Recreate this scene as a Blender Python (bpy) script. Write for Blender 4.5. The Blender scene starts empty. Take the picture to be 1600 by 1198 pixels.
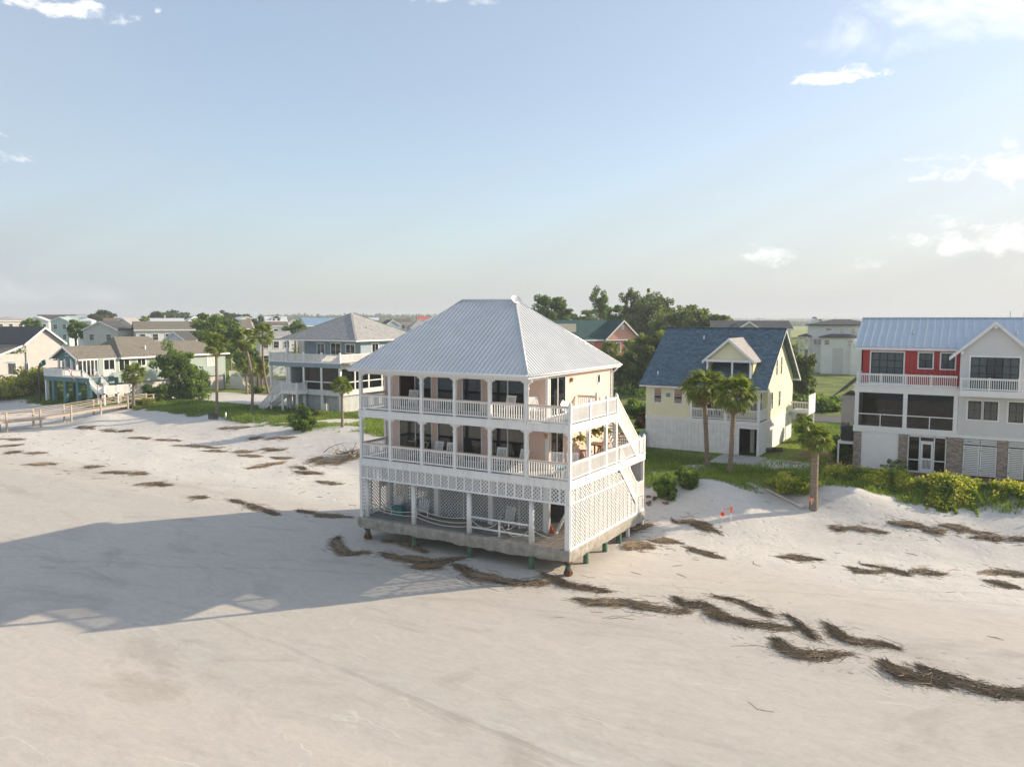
import bpy, math, random
import numpy as np
from mathutils import Matrix, Vector, Euler

R = math.radians
random.seed(7)
rng = np.random.default_rng(11)
scene = bpy.context.scene
COL = scene.collection

# ------------------------------------------------------------------ camera
FPX, PITCH, YAW = 1243.2, 0.0818, 0.5357          # focal length in px of a 1600 px wide frame
CAM = np.array([17.8, -35.75, 13.22])
cam_d = bpy.data.cameras.new('camera')
cam = bpy.data.objects.new('camera', cam_d)
COL.objects.link(cam)
cam.location = CAM
cam.rotation_euler = (math.pi / 2 - PITCH, 0, YAW)
cam_d.sensor_width = 36.0
cam_d.lens = 36.0 * FPX / 1600.0
cam_d.clip_end = 60000
cam_d.clip_start = 0.5
scene.camera = cam

# ------------------------------------------------------------------ light
SUN_EL = R(23.5)
SUN_AZ = math.atan2(0.74, 0.672)                 # from +Y towards +X
world = bpy.data.worlds.new('World')
scene.world = world
world.use_nodes = True
sun_d = bpy.data.lights.new('sun', 'SUN')
sun_d.energy = 2.5
sun_d.angle = R(0.53)
sun_d.color = (1.0, 0.83, 0.62)
sun = bpy.data.objects.new('sun', sun_d)
COL.objects.link(sun)
sd = Vector((math.sin(SUN_AZ) * math.cos(SUN_EL), math.cos(SUN_AZ) * math.cos(SUN_EL), math.sin(SUN_EL)))
sun.rotation_euler = sd.to_track_quat('Z', 'Y').to_euler()
sun.location = (40, 60, 60)

scene.view_settings.view_transform = 'Standard'
scene.view_settings.look = 'None'
scene.view_settings.gamma = 1.0
scene.view_settings.exposure = 1.42
scene.cycles.use_denoising = True
scene.cycles.max_bounces = 7
scene.cycles.transparent_max_bounces = 12
scene.cycles.volume_bounces = 0
SKY_STRENGTH = 0.086

def _ray(px, py):
    u = (px - 800) / FPX
    v = (599 - py) / FPX
    fw = math.cos(PITCH) + v * math.sin(PITCH)
    up = -math.sin(PITCH) + v * math.cos(PITCH)
    c, s = math.cos(YAW), math.sin(YAW)
    return np.array([u * c - fw * s, u * s + fw * c, up])

def at_z(px, py, z):
    d = _ray(px, py)
    k = (z - CAM[2]) / d[2]
    return CAM + k * d

def at_d(px, py, dist):
    d = _ray(px, py)
    k = dist / math.hypot(d[0], d[1])
    return CAM + k * d

# ------------------------------------------------------------------ sky
def build_sky():
    nt = world.node_tree
    N, L = nt.nodes, nt.links
    N.clear()
    out = N.new('ShaderNodeOutputWorld')
    bg = N.new('ShaderNodeBackground')
    sky = N.new('ShaderNodeTexSky')
    sky.sky_type = 'NISHITA'
    sky.sun_disc = False
    sky.sun_elevation = SUN_EL
    sky.sun_rotation = SUN_AZ
    sky.altitude = 0
    sky.air_density = 1.0
    sky.dust_density = 1.2
    sky.ozone_density = 1.6
    tc = N.new('ShaderNodeTexCoord')
    sep = N.new('ShaderNodeSeparateXYZ')
    L.new(tc.outputs['Generated'], sep.inputs[0])

    def M(op, a, b=None, c=None):
        n = N.new('ShaderNodeMath')
        n.operation = op
        for i, v in enumerate((a, b, c)):
            if v is None:
                continue
            if isinstance(v, (int, float)):
                n.inputs[i].default_value = v
            else:
                L.new(v, n.inputs[i])
        return n.outputs[0]
    az = M('ARCTAN2', sep.outputs[0], sep.outputs[1])
    el = M('ARCSINE', sep.outputs[2])
    comb = N.new('ShaderNodeCombineXYZ')
    L.new(az, comb.inputs[0])
    L.new(M('MULTIPLY', el, 1.7), comb.inputs[1])

    def noise(scale, detail, rough=0.55, dist=0.0, w=0.0):
        n = N.new('ShaderNodeTexNoise')
        n.noise_dimensions = '4D'
        L.new(comb.outputs[0], n.inputs['Vector'])
        n.inputs['W'].default_value = w
        n.inputs['Scale'].default_value = scale
        n.inputs['Detail'].default_value = detail
        n.inputs['Roughness'].default_value = rough
        n.inputs['Distortion'].default_value = dist
        return n.outputs['Fac']
    n1 = noise(34, 9, 0.62, 0.5)
    n2 = noise(12.0, 8, 0.6, 0.6, 3.1)
    n3 = noise(1.3, 4, 0.55, 0.4, 7.7)

    def mix(fac, a, b, col=None):
        n = N.new('ShaderNodeMix')
        n.data_type = 'RGBA'
        L.new(fac, n.inputs[0])
        for k, v in ((6, a), (7, b)):
            if isinstance(v, tuple):
                n.inputs[k].default_value = (*v, 1)
            else:
                L.new(v, n.inputs[k])
        return n.outputs[2]
    # pale humid veil: thickest near the horizon and on the sun's side, broken by slow noise
    veil_h = M('POWER', M('SUBTRACT', 1.0, M('MINIMUM', M('ABSOLUTE', M('MULTIPLY', el, 1.45)), 1.0)), 3.0)
    dot = M('ADD', M('ADD', M('MULTIPLY', sep.outputs[0], sd.x), M('MULTIPLY', sep.outputs[1], sd.y)),
            M('MULTIPLY', sep.outputs[2], sd.z))
    sunny = M('POWER', M('MAXIMUM', M('MULTIPLY', M('ADD', dot, 1.0), 0.5), 0.0), 3.0)
    veil = M('ADD', M('MULTIPLY', veil_h, 0.80), M('MULTIPLY', sunny, 0.50))
    veil = M('ADD', veil, M('MULTIPLY', M('SUBTRACT', n3, 0.5), 0.30))
    # faint rays fanning out from the sun's bearing
    pa = sd.cross(Vector((0, 0, 1))).normalized()
    pb = sd.cross(pa).normalized()
    def vdot(p):
        return M('ADD', M('ADD', M('MULTIPLY', sep.outputs[0], p.x), M('MULTIPLY', sep.outputs[1], p.y)), M('MULTIPLY', sep.outputs[2], p.z))
    phi = M('ARCTAN2', vdot(pa), vdot(pb))
    rn = N.new('ShaderNodeTexNoise')
    rn.noise_dimensions = '1D'
    L.new(M('MULTIPLY', phi, 6.0), rn.inputs['W'])
    rn.inputs['Scale'].default_value = 1.6
    rn.inputs['Detail'].default_value = 2
    veil = M('ADD', veil, M('MULTIPLY', M('SUBTRACT', rn.outputs['Fac'], 0.58), 0.45))
    # veil floor and backscatter-like lift opposite the sun, added to brighten shaded fronts
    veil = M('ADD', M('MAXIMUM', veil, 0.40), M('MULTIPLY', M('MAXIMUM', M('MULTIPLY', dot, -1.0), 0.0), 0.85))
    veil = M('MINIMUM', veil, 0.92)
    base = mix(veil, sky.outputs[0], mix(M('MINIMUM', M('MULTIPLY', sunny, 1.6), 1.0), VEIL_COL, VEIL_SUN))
    # cumulus puffs, each at its own bearing and height
    tot = None
    for (px, py, wpx, hpx, thr, amt, nz) in CLOUDS:
        d = _ray(px, py)
        a0 = math.atan2(d[0], d[1])
        e0 = math.atan2(d[2], math.hypot(d[0], d[1]))
        wa, we = wpx / FPX, hpx / FPX
        de = M('SUBTRACT', el, e0)
        de = M('MULTIPLY', de, M('ADD', 1.0, M('MULTIPLY', M('LESS_THAN', de, 0.0), 0.9)))     # flatter below
        q = M('ADD', M('POWER', M('ABSOLUTE', M('DIVIDE', M('SUBTRACT', az, a0), wa)), 2.0), M('POWER', M('ABSOLUTE', M('DIVIDE', de, we)), 2.0))
        env = M('MAXIMUM', M('SUBTRACT', 1.0, q), -1.0)
        val = M('ADD', env, M('MULTIPLY', M('SUBTRACT', n1 if nz else n2, 0.5), 4.6 if nz else 3.4))
        val = M('MULTIPLY', val, M('LESS_THAN', q, 1.9))
        mk = N.new('ShaderNodeMapRange')
        mk.interpolation_type = 'SMOOTHSTEP'
        L.new(val, mk.inputs[0])
        mk.inputs[1].default_value = thr
        mk.inputs[2].default_value = thr + (0.9 if nz else 1.3)
        mk.inputs[3].default_value = 0
        mk.inputs[4].default_value = amt
        tot = mk.outputs[0] if tot is None else M('MAXIMUM', tot, mk.outputs[0])
    # thin scattered cumulus over the rest of the dome (never in this part of it)
    cl = mix(M('MULTIPLY', n1, 1.0), CLOUD_SH, CLOUD_LT)
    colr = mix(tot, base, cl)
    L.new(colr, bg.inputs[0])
    bg.inputs[1].default_value = SKY_STRENGTH
    L.new(bg.outputs[0], out.inputs[0])

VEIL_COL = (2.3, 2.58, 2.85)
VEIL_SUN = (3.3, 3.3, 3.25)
CLOUD_SH = (4.2, 4.35, 4.5)
CLOUD_LT = (6.6, 6.4, 6.2)
# px, py, half width, half height, threshold, amount, fine noise
CLOUDS = [(112, 20, 100, 24, 0.35, 0.85, True), (1318, 122, 80, 18, 0.30, 0.95, True), (1585, 20, 220, 85, 0.0, 0.7, False),
          (1440, 60, 130, 45, 0.35, 0.45, False), (1585, 262, 130, 40, 0.35, 0.6, True), (1560, 380, 170, 44, 0.30, 0.55, True),
          (1200, 404, 46, 26, 0.30, 0.55, True), (1357, 414, 28, 16, 0.35, 0.5, True), (80, 460, 150, 34, 0.35, 0.28, False),
          (1425, 250, 70, 12, 0.75, 0.6, True), (249, 18, 8, 7, 0.3, 0.6, True), (720, 2, 130, 14, 0.6, 0.35, True),
          (-400, 200, 300, 60, 0.4, 0.7, True), (2300, 200, 500, 90, 0.4, 0.8, True)]
build_sky()

# ------------------------------------------------------------------ materials
MATS = {}
def _nodes(name):
    m = bpy.data.materials.new(name)
    m.use_nodes = True
    nt = m.node_tree
    return m, nt, nt.nodes['Principled BSDF']

def mat(name, col, rough=0.6, var=0.12, scale=3.0, bump=0.0, bscale=40.0, metal=0.0, spec=0.4, stain=0.0, stretch=None):
    """painted or natural surface: base colour with broad variation, fine grain, optional dirt streaks"""
    if name in MATS:
        return MATS[name]
    m, nt, bs = _nodes(name)
    N, L = nt.nodes, nt.links
    tc = N.new('ShaderNodeTexCoord')
    mp = N.new('ShaderNodeMapping')
    L.new(tc.outputs['Object'], mp.inputs[0])
    if stretch:
        mp.inputs['Scale'].default_value = stretch
    n = N.new('ShaderNodeTexNoise')
    L.new(mp.outputs[0], n.inputs['Vector'])
    n.inputs['Scale'].default_value = scale
    n.inputs['Detail'].default_value = 6
    n.inputs['Roughness'].default_value = 0.65
    mr = N.new('ShaderNodeMapRange')
    L.new(n.outputs['Fac'], mr.inputs[0])
    mr.inputs[1].default_value = 0.3
    mr.inputs[2].default_value = 0.7
    mr.inputs[3].default_value = 1 - var
    mr.inputs[4].default_value = 1 + var
    mx = N.new('ShaderNodeMix')
    mx.data_type = 'RGBA'
    mx.blend_type = 'MULTIPLY'
    mx.inputs[0].default_value = 1
    mx.inputs[6].default_value = (*col, 1)
    L.new(mr.outputs[0], mx.inputs[7])
    o = mx.outputs[2]
    if stain > 0:
        n2 = N.new('ShaderNodeTexNoise')
        mp2 = N.new('ShaderNodeMapping')
        mp2.inputs['Scale'].default_value = (2.2, 2.2, 0.35)
        L.new(tc.outputs['Object'], mp2.inputs[0])
        L.new(mp2.outputs[0], n2.inputs['Vector'])
        n2.inputs['Scale'].default_value = 1.6
        n2.inputs['Detail'].default_value = 7
        mr2 = N.new('ShaderNodeMapRange')
        L.new(n2.outputs['Fac'], mr2.inputs[0])
        mr2.inputs[1].default_value = 0.5
        mr2.inputs[2].default_value = 0.75
        mr2.inputs[3].default_value = 0
        mr2.inputs[4].default_value = stain
        mx2 = N.new('ShaderNodeMix')
        mx2.data_type = 'RGBA'
        L.new(mr2.outputs[0], mx2.inputs[0])
        L.new(o, mx2.inputs[6])
        mx2.inputs[7].default_value = (col[0] * 0.5, col[1] * 0.47, col[2] * 0.42, 1)
        o = mx2.outputs[2]
    L.new(o, bs.inputs['Base Color'])
    bs.inputs['Roughness'].default_value = rough
    bs.inputs['Metallic'].default_value = metal
    bs.inputs['Specular IOR Level'].default_value = spec
    if bump > 0:
        nb = N.new('ShaderNodeTexNoise')
        L.new(mp.outputs[0], nb.inputs['Vector'])
        nb.inputs['Scale'].default_value = bscale
        nb.inputs['Detail'].default_value = 5
        b = N.new('ShaderNodeBump')
        b.inputs['Strength'].default_value = bump
        b.inputs['Distance'].default_value = 0.03
        L.new(nb.outputs['Fac'], b.inputs['Height'])
        L.new(b.outputs[0], bs.inputs['Normal'])
    MATS[name] = m
    return m

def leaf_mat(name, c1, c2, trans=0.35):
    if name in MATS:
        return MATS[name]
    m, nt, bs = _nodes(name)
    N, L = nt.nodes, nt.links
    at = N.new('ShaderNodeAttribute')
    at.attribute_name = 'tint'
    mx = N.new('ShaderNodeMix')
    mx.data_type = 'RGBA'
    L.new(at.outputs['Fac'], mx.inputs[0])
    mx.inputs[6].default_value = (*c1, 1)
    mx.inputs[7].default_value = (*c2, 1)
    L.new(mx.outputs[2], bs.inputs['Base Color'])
    bs.inputs['Roughness'].default_value = 0.55
    bs.inputs['Specular IOR Level'].default_value = 0.3
    tr = N.new('ShaderNodeBsdfTranslucent')
    br = N.new('ShaderNodeMix')
    br.data_type = 'RGBA'
    br.blend_type = 'MULTIPLY'
    br.inputs[0].default_value = 1
    L.new(mx.outputs[2], br.inputs[6])
    br.inputs[7].default_value = (1.5, 1.5, 0.7, 1)
    L.new(br.outputs[2], tr.inputs[0])
    ms = N.new('ShaderNodeMixShader')
    ms.inputs[0].default_value = trans
    L.new(bs.outputs[0], ms.inputs[1])
    L.new(tr.outputs[0], ms.inputs[2])
    L.new(ms.outputs[0], N['Material Output'].inputs[0])
    MATS[name] = m
    return m

def glass_mat(name, tint=(0.55, 0.62, 0.62), see=0.45):
    if name in MATS:
        return MATS[name]
    m, nt, bs = _nodes(name)
    N, L = nt.nodes, nt.links
    tc = N.new('ShaderNodeTexCoord')
    n = N.new('ShaderNodeTexNoise')
    L.new(tc.outputs['Object'], n.inputs['Vector'])
    n.inputs['Scale'].default_value = 0.8
    b = N.new('ShaderNodeBump')
    b.inputs['Strength'].default_value = 0.06
    b.inputs['Distance'].default_value = 0.05
    L.new(n.outputs['Fac'], b.inputs['Height'])
    bs.inputs['Base Color'].default_value = (0.015, 0.02, 0.022, 1)
    bs.inputs['Roughness'].default_value = 0.03
    bs.inputs['Specular IOR Level'].default_value = 1.0
    bs.inputs['IOR'].default_value = 1.75
    L.new(b.outputs[0], bs.inputs['Normal'])
    t = N.new('ShaderNodeBsdfTransparent')
    t.inputs[0].default_value = (*tint, 1)
    ms = N.new('ShaderNodeMixShader')
    ms.inputs[0].default_value = see
    L.new(bs.outputs[0], ms.inputs[1])
    L.new(t.outputs[0], ms.inputs[2])
    L.new(ms.outputs[0], N['Material Output'].inputs[0])
    MATS[name] = m
    return m

def brick_mat():
    m, nt, bs = _nodes('brick')
    N, L = nt.nodes, nt.links
    tc = N.new('ShaderNodeTexCoord')
    mp = N.new('ShaderNodeMapping')
    mp.inputs['Rotation'].default_value = (R(90), 0, 0)
    L.new(tc.outputs['Object'], mp.inputs[0])
    bt = N.new('ShaderNodeTexBrick')
    L.new(mp.outputs[0], bt.inputs['Vector'])
    bt.inputs['Color1'].default_value = (0.13, 0.075, 0.058, 1)
    bt.inputs['Color2'].default_value = (0.42, 0.33, 0.28, 1)
    bt.inputs['Mortar'].default_value = (0.50, 0.47, 0.43, 1)
    bt.inputs['Scale'].default_value = 1.0
    bt.inputs['Brick Width'].default_value = 0.22
    bt.inputs['Row Height'].default_value = 0.078
    bt.inputs['Mortar Size'].default_value = 0.010
    bt.inputs['Bias'].default_value = -0.1
    L.new(bt.outputs['Color'], bs.inputs['Base Color'])
    bs.inputs['Roughness'].default_value = 0.85
    b = N.new('ShaderNodeBump')
    b.inputs['Strength'].default_value = 0.6
    b.inputs['Distance'].default_value = 0.01
    b.invert = True
    L.new(bt.outputs['Fac'], b.inputs['Height'])
    L.new(b.outputs[0], bs.inputs['Normal'])
    MATS['brick'] = m
    return m

def shingle_mat(name, col, var=0.3):
    """asphalt shingles: courses and tabs as fine relief, tab-by-tab tone"""
    if name in MATS:
        return MATS[name]
    m, nt, bs = _nodes(name)
    N, L = nt.nodes, nt.links
    tc = N.new('ShaderNodeTexCoord')
    n = N.new('ShaderNodeTexNoise')
    L.new(tc.outputs['Object'], n.inputs['Vector'])
    n.inputs['Scale'].default_value = 0.9
    n.inputs['Detail'].default_value = 4
    v = N.new('ShaderNodeTexVoronoi')
    mp = N.new('ShaderNodeMapping')
    mp.inputs['Scale'].default_value = (3.4, 3.4, 7.0)
    L.new(tc.outputs['Object'], mp.inputs[0])
    L.new(mp.outputs[0], v.inputs['Vector'])
    v.inputs['Scale'].default_value = 1.0
    sp = N.new('ShaderNodeSeparateColor')
    L.new(v.outputs['Color'], sp.inputs[0])
    ad = N.new('ShaderNodeMath')
    ad.operation = 'MULTIPLY_ADD'
    L.new(sp.outputs[0], ad.inputs[0])
    ad.inputs[1].default_value = var
    ad.inputs[2].default_value = 1 - var / 2 - 0.12
    ad2 = N.new('ShaderNodeMath')
    ad2.operation = 'MULTIPLY_ADD'
    L.new(n.outputs['Fac'], ad2.inputs[0])
    ad2.inputs[1].default_value = 0.24
    L.new(ad.outputs[0], ad2.inputs[2])
    mx = N.new('ShaderNodeMix')
    mx.data_type = 'RGBA'
    mx.blend_type = 'MULTIPLY'
    mx.inputs[0].default_value = 1
    mx.inputs[6].default_value = (*col, 1)
    L.new(ad2.outputs[0], mx.inputs[7])
    L.new(mx.outputs[2], bs.inputs['Base Color'])
    bs.inputs['Roughness'].default_value = 0.85
    bs.inputs['Specular IOR Level'].default_value = 0.25
    b = N.new('ShaderNodeBump')
    b.inputs['Strength'].default_value = 0.35
    b.inputs['Distance'].default_value = 0.02
    L.new(sp.outputs[0], b.inputs['Height'])
    L.new(b.outputs[0], bs.inputs['Normal'])
    MATS[name] = m
    return m

W_ = mat('white_paint', (0.84, 0.835, 0.815), 0.5, 0.06, 2.0, 0.05, 60, stain=0.28)
WC = mat('white_trim', (0.83, 0.83, 0.82), 0.45, 0.04, 2.0)
WEATH = mat('weathered_white', (0.66, 0.66, 0.65), 0.6, 0.12, 3.0, 0.1, 40, stain=0.35)
PEACH = mat('peach_siding', (0.82, 0.60, 0.50), 0.55, 0.05, 1.2, 0.04, 50, stain=0.08)
CAPW = mat('rail_cap_wood', (0.62, 0.47, 0.38), 0.6, 0.15, 6, 0.1, 60)
CONC = mat('old_concrete', (0.36, 0.335, 0.29), 0.9, 0.28, 2.2, 0.7, 14, stain=0.45)
DECKG = mat('grey_deck_boards', (0.34, 0.33, 0.31), 0.75, 0.2, 3, 0.2, 30)
GPILE = mat('green_treated_pile', (0.10, 0.19, 0.125), 0.8, 0.3, 3, 0.3, 20, stain=0.4)
RUST = mat('rusted_steel', (0.16, 0.065, 0.03), 0.9, 0.45, 8, 0.6, 25)
METAL = mat('galvanised_roof', (0.66, 0.67, 0.67), 0.36, 0.06, 0.8, 0.03, 12, metal=0.45, spec=0.5, stain=0.10)
BMETAL = mat('blue_grey_metal_roof', (0.52, 0.59, 0.66), 0.33, 0.07, 0.7, 0.02, 12, metal=0.5)
GMETAL = mat('grey_metal_roof', (0.25, 0.27, 0.31), 0.4, 0.08, 0.7, metal=0.4)
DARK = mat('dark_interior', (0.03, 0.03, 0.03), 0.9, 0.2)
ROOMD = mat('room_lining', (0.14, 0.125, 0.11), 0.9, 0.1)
CURT = mat('grey_curtain', (0.60, 0.60, 0.58), 0.9, 0.1)
CURTG = mat('sea_green_curtain', (0.25, 0.42, 0.37), 0.9, 0.1)
GLASS = glass_mat('window_glass')
GLASSD = glass_mat('dark_glass', (0.3, 0.33, 0.33), 0.2)
SCREEN = glass_mat('insect_screen', (0.42, 0.43, 0.43), 0.8)
GLASSB = glass_mat('pane_before_blind', (0.86, 0.9, 0.9), 0.72)
BLIND = mat('pale_blind', (0.46, 0.50, 0.48), 0.9, 0.06)
ROPE = mat('manila_rope', (0.55, 0.50, 0.42), 0.9, 0.15, 30)
TEALP = mat('teal_plastic', (0.02, 0.19, 0.20), 0.4, 0.08)
ORANGE = mat('orange_plastic', (0.75, 0.12, 0.03), 0.5, 0.08)
WOODB = mat('brown_wood', (0.27, 0.13, 0.06), 0.55, 0.25, 6, 0.1, 40)
WOODP = mat('weathered_lumber', (0.46, 0.39, 0.32), 0.8, 0.22, 4, 0.3, 30)
TAN = mat('tan_cushion', (0.42, 0.36, 0.28), 0.9, 0.1)
BLACKM = mat('black_metal', (0.025, 0.027, 0.03), 0.45, 0.1)
GREYM = mat('grey_paint', (0.45, 0.46, 0.46), 0.6, 0.07)
BRICK = brick_mat()

# ------------------------------------------------------------------ mesh helpers
class MB:
    """collects vertices and faces, then becomes one mesh"""
    def __init__(self):
        self.v, self.f = [], []
    def add(self, vs, fs):
        o = len(self.v)
        self.v.extend(vs)
        self.f.extend([tuple(i + o for i in q) for q in fs])
        return self
    def box(self, x0, x1, y0, y1, z0, z1):
        return self.add([(x0, y0, z0), (x1, y0, z0), (x1, y1, z0), (x0, y1, z0), (x0, y0, z1), (x1, y0, z1), (x1, y1, z1), (x0, y1, z1)],
                        [(0, 3, 2, 1), (4, 5, 6, 7), (0, 1, 5, 4), (1, 2, 6, 5), (2, 3, 7, 6), (3, 0, 4, 7)])
    def beam(self, a, b, w, h, up=(0, 0, 1)):
        a, b = Vector(a), Vector(b)
        d = (b - a).normalized()
        u = Vector(up)
        if abs(d.dot(u)) > 0.98:
            u = Vector((1, 0, 0))
        s = d.cross(u).normalized()
        t = s.cross(d).normalized()
        s, t = s * w / 2, t * h / 2
        vs = [a - s - t, a + s - t, a + s + t, a - s + t, b - s - t, b + s - t, b + s + t, b - s + t]
        return self.add([tuple(x) for x in vs], [(0, 1, 2, 3), (4, 7, 6, 5), (0, 4, 5, 1), (1, 5, 6, 2), (2, 6, 7, 3), (3, 7, 4, 0)])
    def tube(self, pts, rad, n=8, caps=True):
        pts = [Vector(p) for p in pts]
        if isinstance(rad, (int, float)):
            rad = [rad] * len(pts)
        base = len(self.v)
        prev = None
        for i, p in enumerate(pts):
            d = (pts[min(i + 1, len(pts) - 1)] - pts[max(i - 1, 0)])
            d = d.normalized() if d.length > 1e-9 else Vector((0, 0, 1))
            if prev is None:
                u = Vector((1, 0, 0)) if abs(d.x) < 0.9 else Vector((0, 1, 0))
            else:
                u = prev
            s = (u - d * u.dot(d)).normalized()
            prev = s
            t = d.cross(s)
            for k in range(n):
                a = 2 * math.pi * k / n
                self.v.append(tuple(p + (s * math.cos(a) + t * math.sin(a)) * rad[i]))
        for i in range(len(pts) - 1):
            for k in range(n):
                a = base + i * n + k
                b = base + i * n + (k + 1) % n
                self.f.append((a, b, b + n, a + n))
        if caps:
            self.f.append(tuple(base + k for k in range(n))[::-1])
            self.f.append(tuple(base + (len(pts) - 1) * n + k for k in range(n)))
        return self
    def cyl(self, x, y, z0, z1, r, n=12, r1=None):
        return self.tube([(x, y, z0), (x, y, z1)], [r, r if r1 is None else r1], n)
    def poly(self, pts):
        return self.add([tuple(p) for p in pts], [tuple(range(len(pts)))])
    def slab(self, pts, off):
        """a polygon thickened along the vector off"""
        n = len(pts)
        a = [tuple(p) for p in pts]
        b = [tuple(Vector(p) + Vector(off)) for p in pts]
        fs = [tuple(range(n)), tuple(range(2 * n - 1, n - 1, -1))]
        fs += [(i, (i + 1) % n, n + (i + 1) % n, n + i) for i in range(n)]
        return self.add(a + b, fs)
    def mesh(self, name, m, smooth=False):
        me = bpy.data.meshes.new(name)
        me.from_pydata([tuple(p) for p in self.v], [], self.f)
        if m:
            me.materials.append(m)
        if smooth:
            me.polygons.foreach_set('use_smooth', [True] * len(me.polygons))
        me.update()
        return me
    def build(self, name, m, parent=None, smooth=False):
        return link(name, self.mesh(name, m, smooth), parent)

def link(name, me, parent=None, loc=None, rot=None, mtx=None, scale=None):
    o = bpy.data.objects.new(name, me)
    COL.objects.link(o)
    if parent is not None:
        o.parent = parent
    if loc is not None:
        o.location = loc
    if rot is not None:
        o.rotation_euler = rot
    if scale is not None:
        o.scale = scale
    if mtx is not None:
        o.matrix_local = mtx
    return o

def tag(o, label=None, cat=None, group=None, kind=None):
    if label:
        o['label'] = label
    if cat:
        o['category'] = cat
    if group:
        o['group'] = group
    if kind:
        o['kind'] = kind
    return o

def thing(name, label, cat, loc=(0, 0, 0), rotz=0.0, group=None):
    o = bpy.data.objects.new(name, None)
    o.empty_display_size = 0.2
    COL.objects.link(o)
    o.location = loc
    o.rotation_euler = (0, 0, rotz)
    return tag(o, label, cat, group)

def bx(name, b, m, parent):
    return MB().box(*b).build(name, m, parent)

def copy_thing(root, loc, rotz, label=None):
    r = root.copy()
    COL.objects.link(r)
    r.location = loc
    r.rotation_euler = (0, 0, rotz)
    if label:
        r['label'] = label
    for ch in list(root.children):
        c = ch.copy()
        COL.objects.link(c)
        c.parent = r
        for g in list(ch.children):
            d = g.copy()
            COL.objects.link(d)
            d.parent = c
    return r

# a facade maps (u along the wall, z up, o outward) to the scene
def face(kind, c):
    return {'front': lambda u, z, o=0.0: (u, c - o, z), 'back': lambda u, z, o=0.0: (u, c + o, z),
            'right': lambda u, z, o=0.0: (c + o, u, z), 'left': lambda u, z, o=0.0: (c - o, u, z)}[kind]

def fbox(mb, f, u0, u1, z0, z1, o0, o1):
    a, b = f(u0, z0, o0), f(u1, z1, o1)
    return mb.box(min(a[0], b[0]), max(a[0], b[0]), min(a[1], b[1]), max(a[1], b[1]), min(a[2], b[2]), max(a[2], b[2]))

def free(u0, u1, z, ops):
    segs = [(u0, u1)]
    for (a, b, c, d) in ops:
        if c <= z <= d:
            ns = []
            for (p, q) in segs:
                if b <= p or a >= q:
                    ns.append((p, q))
                else:
                    if a > p:
                        ns.append((p, a))
                    if b < q:
                        ns.append((b, q))
            segs = ns
    return segs

def siding(mb, f, u0, u1, z0, z1, ops=(), h=0.15, lap=0.014, core=0.12, top=None):
    """lapped boards outside a solid core, left open where the openings are; top(u0,u1,z) trims rows under a gable"""
    zs = sorted(set([z0, z1] + [z for o in ops for z in (o[2], o[3]) if z0 < z < z1]))
    for a, b in zip(zs, zs[1:]):
        for (p, q) in free(u0, u1, (a + b) / 2, ops):
            if top is None:
                fbox(mb, f, p, q, a, b, -core, 0.0)
    n = max(1, int(round((z1 - z0) / h)))
    hh = (z1 - z0) / n
    for i in range(n):
        za, zb = z0 + i * hh, z0 + (i + 1) * hh
        p0, p1 = (u0, u1) if top is None else top((za + zb) / 2)
        if p1 <= p0:
            continue
        for (p, q) in free(p0, p1, (za + zb) / 2, ops):
            vs = [f(p, za, 0.001), f(q, za, 0.001), f(q, za, lap), f(p, za, lap), f(q, zb, 0.002), f(p, zb, 0.002)]
            mb.add(vs, [(0, 1, 2, 3), (3, 2, 4, 5), (0, 3, 5), (1, 4, 2)])

def planks(mb, f, u0, u1, z0, z1, w=0.3, ops=(), gap=0.012, core=0.08):
    """vertical boards"""
    n = max(1, int(round((u1 - u0) / w)))
    ww = (u1 - u0) / n
    for i in range(n):
        a, b = u0 + i * ww + gap / 2, u0 + (i + 1) * ww - gap / 2
        zz = sorted(set([z0, z1] + [z for o in ops for z in (o[2], o[3]) if z0 < z < z1]))
        for za, zb in zip(zz, zz[1:]):
            for (p, q) in free(a, b, (za + zb) / 2, ops):
                fbox(mb, f, p, q, za, zb, -core, 0.004 * (i % 3))

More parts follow.
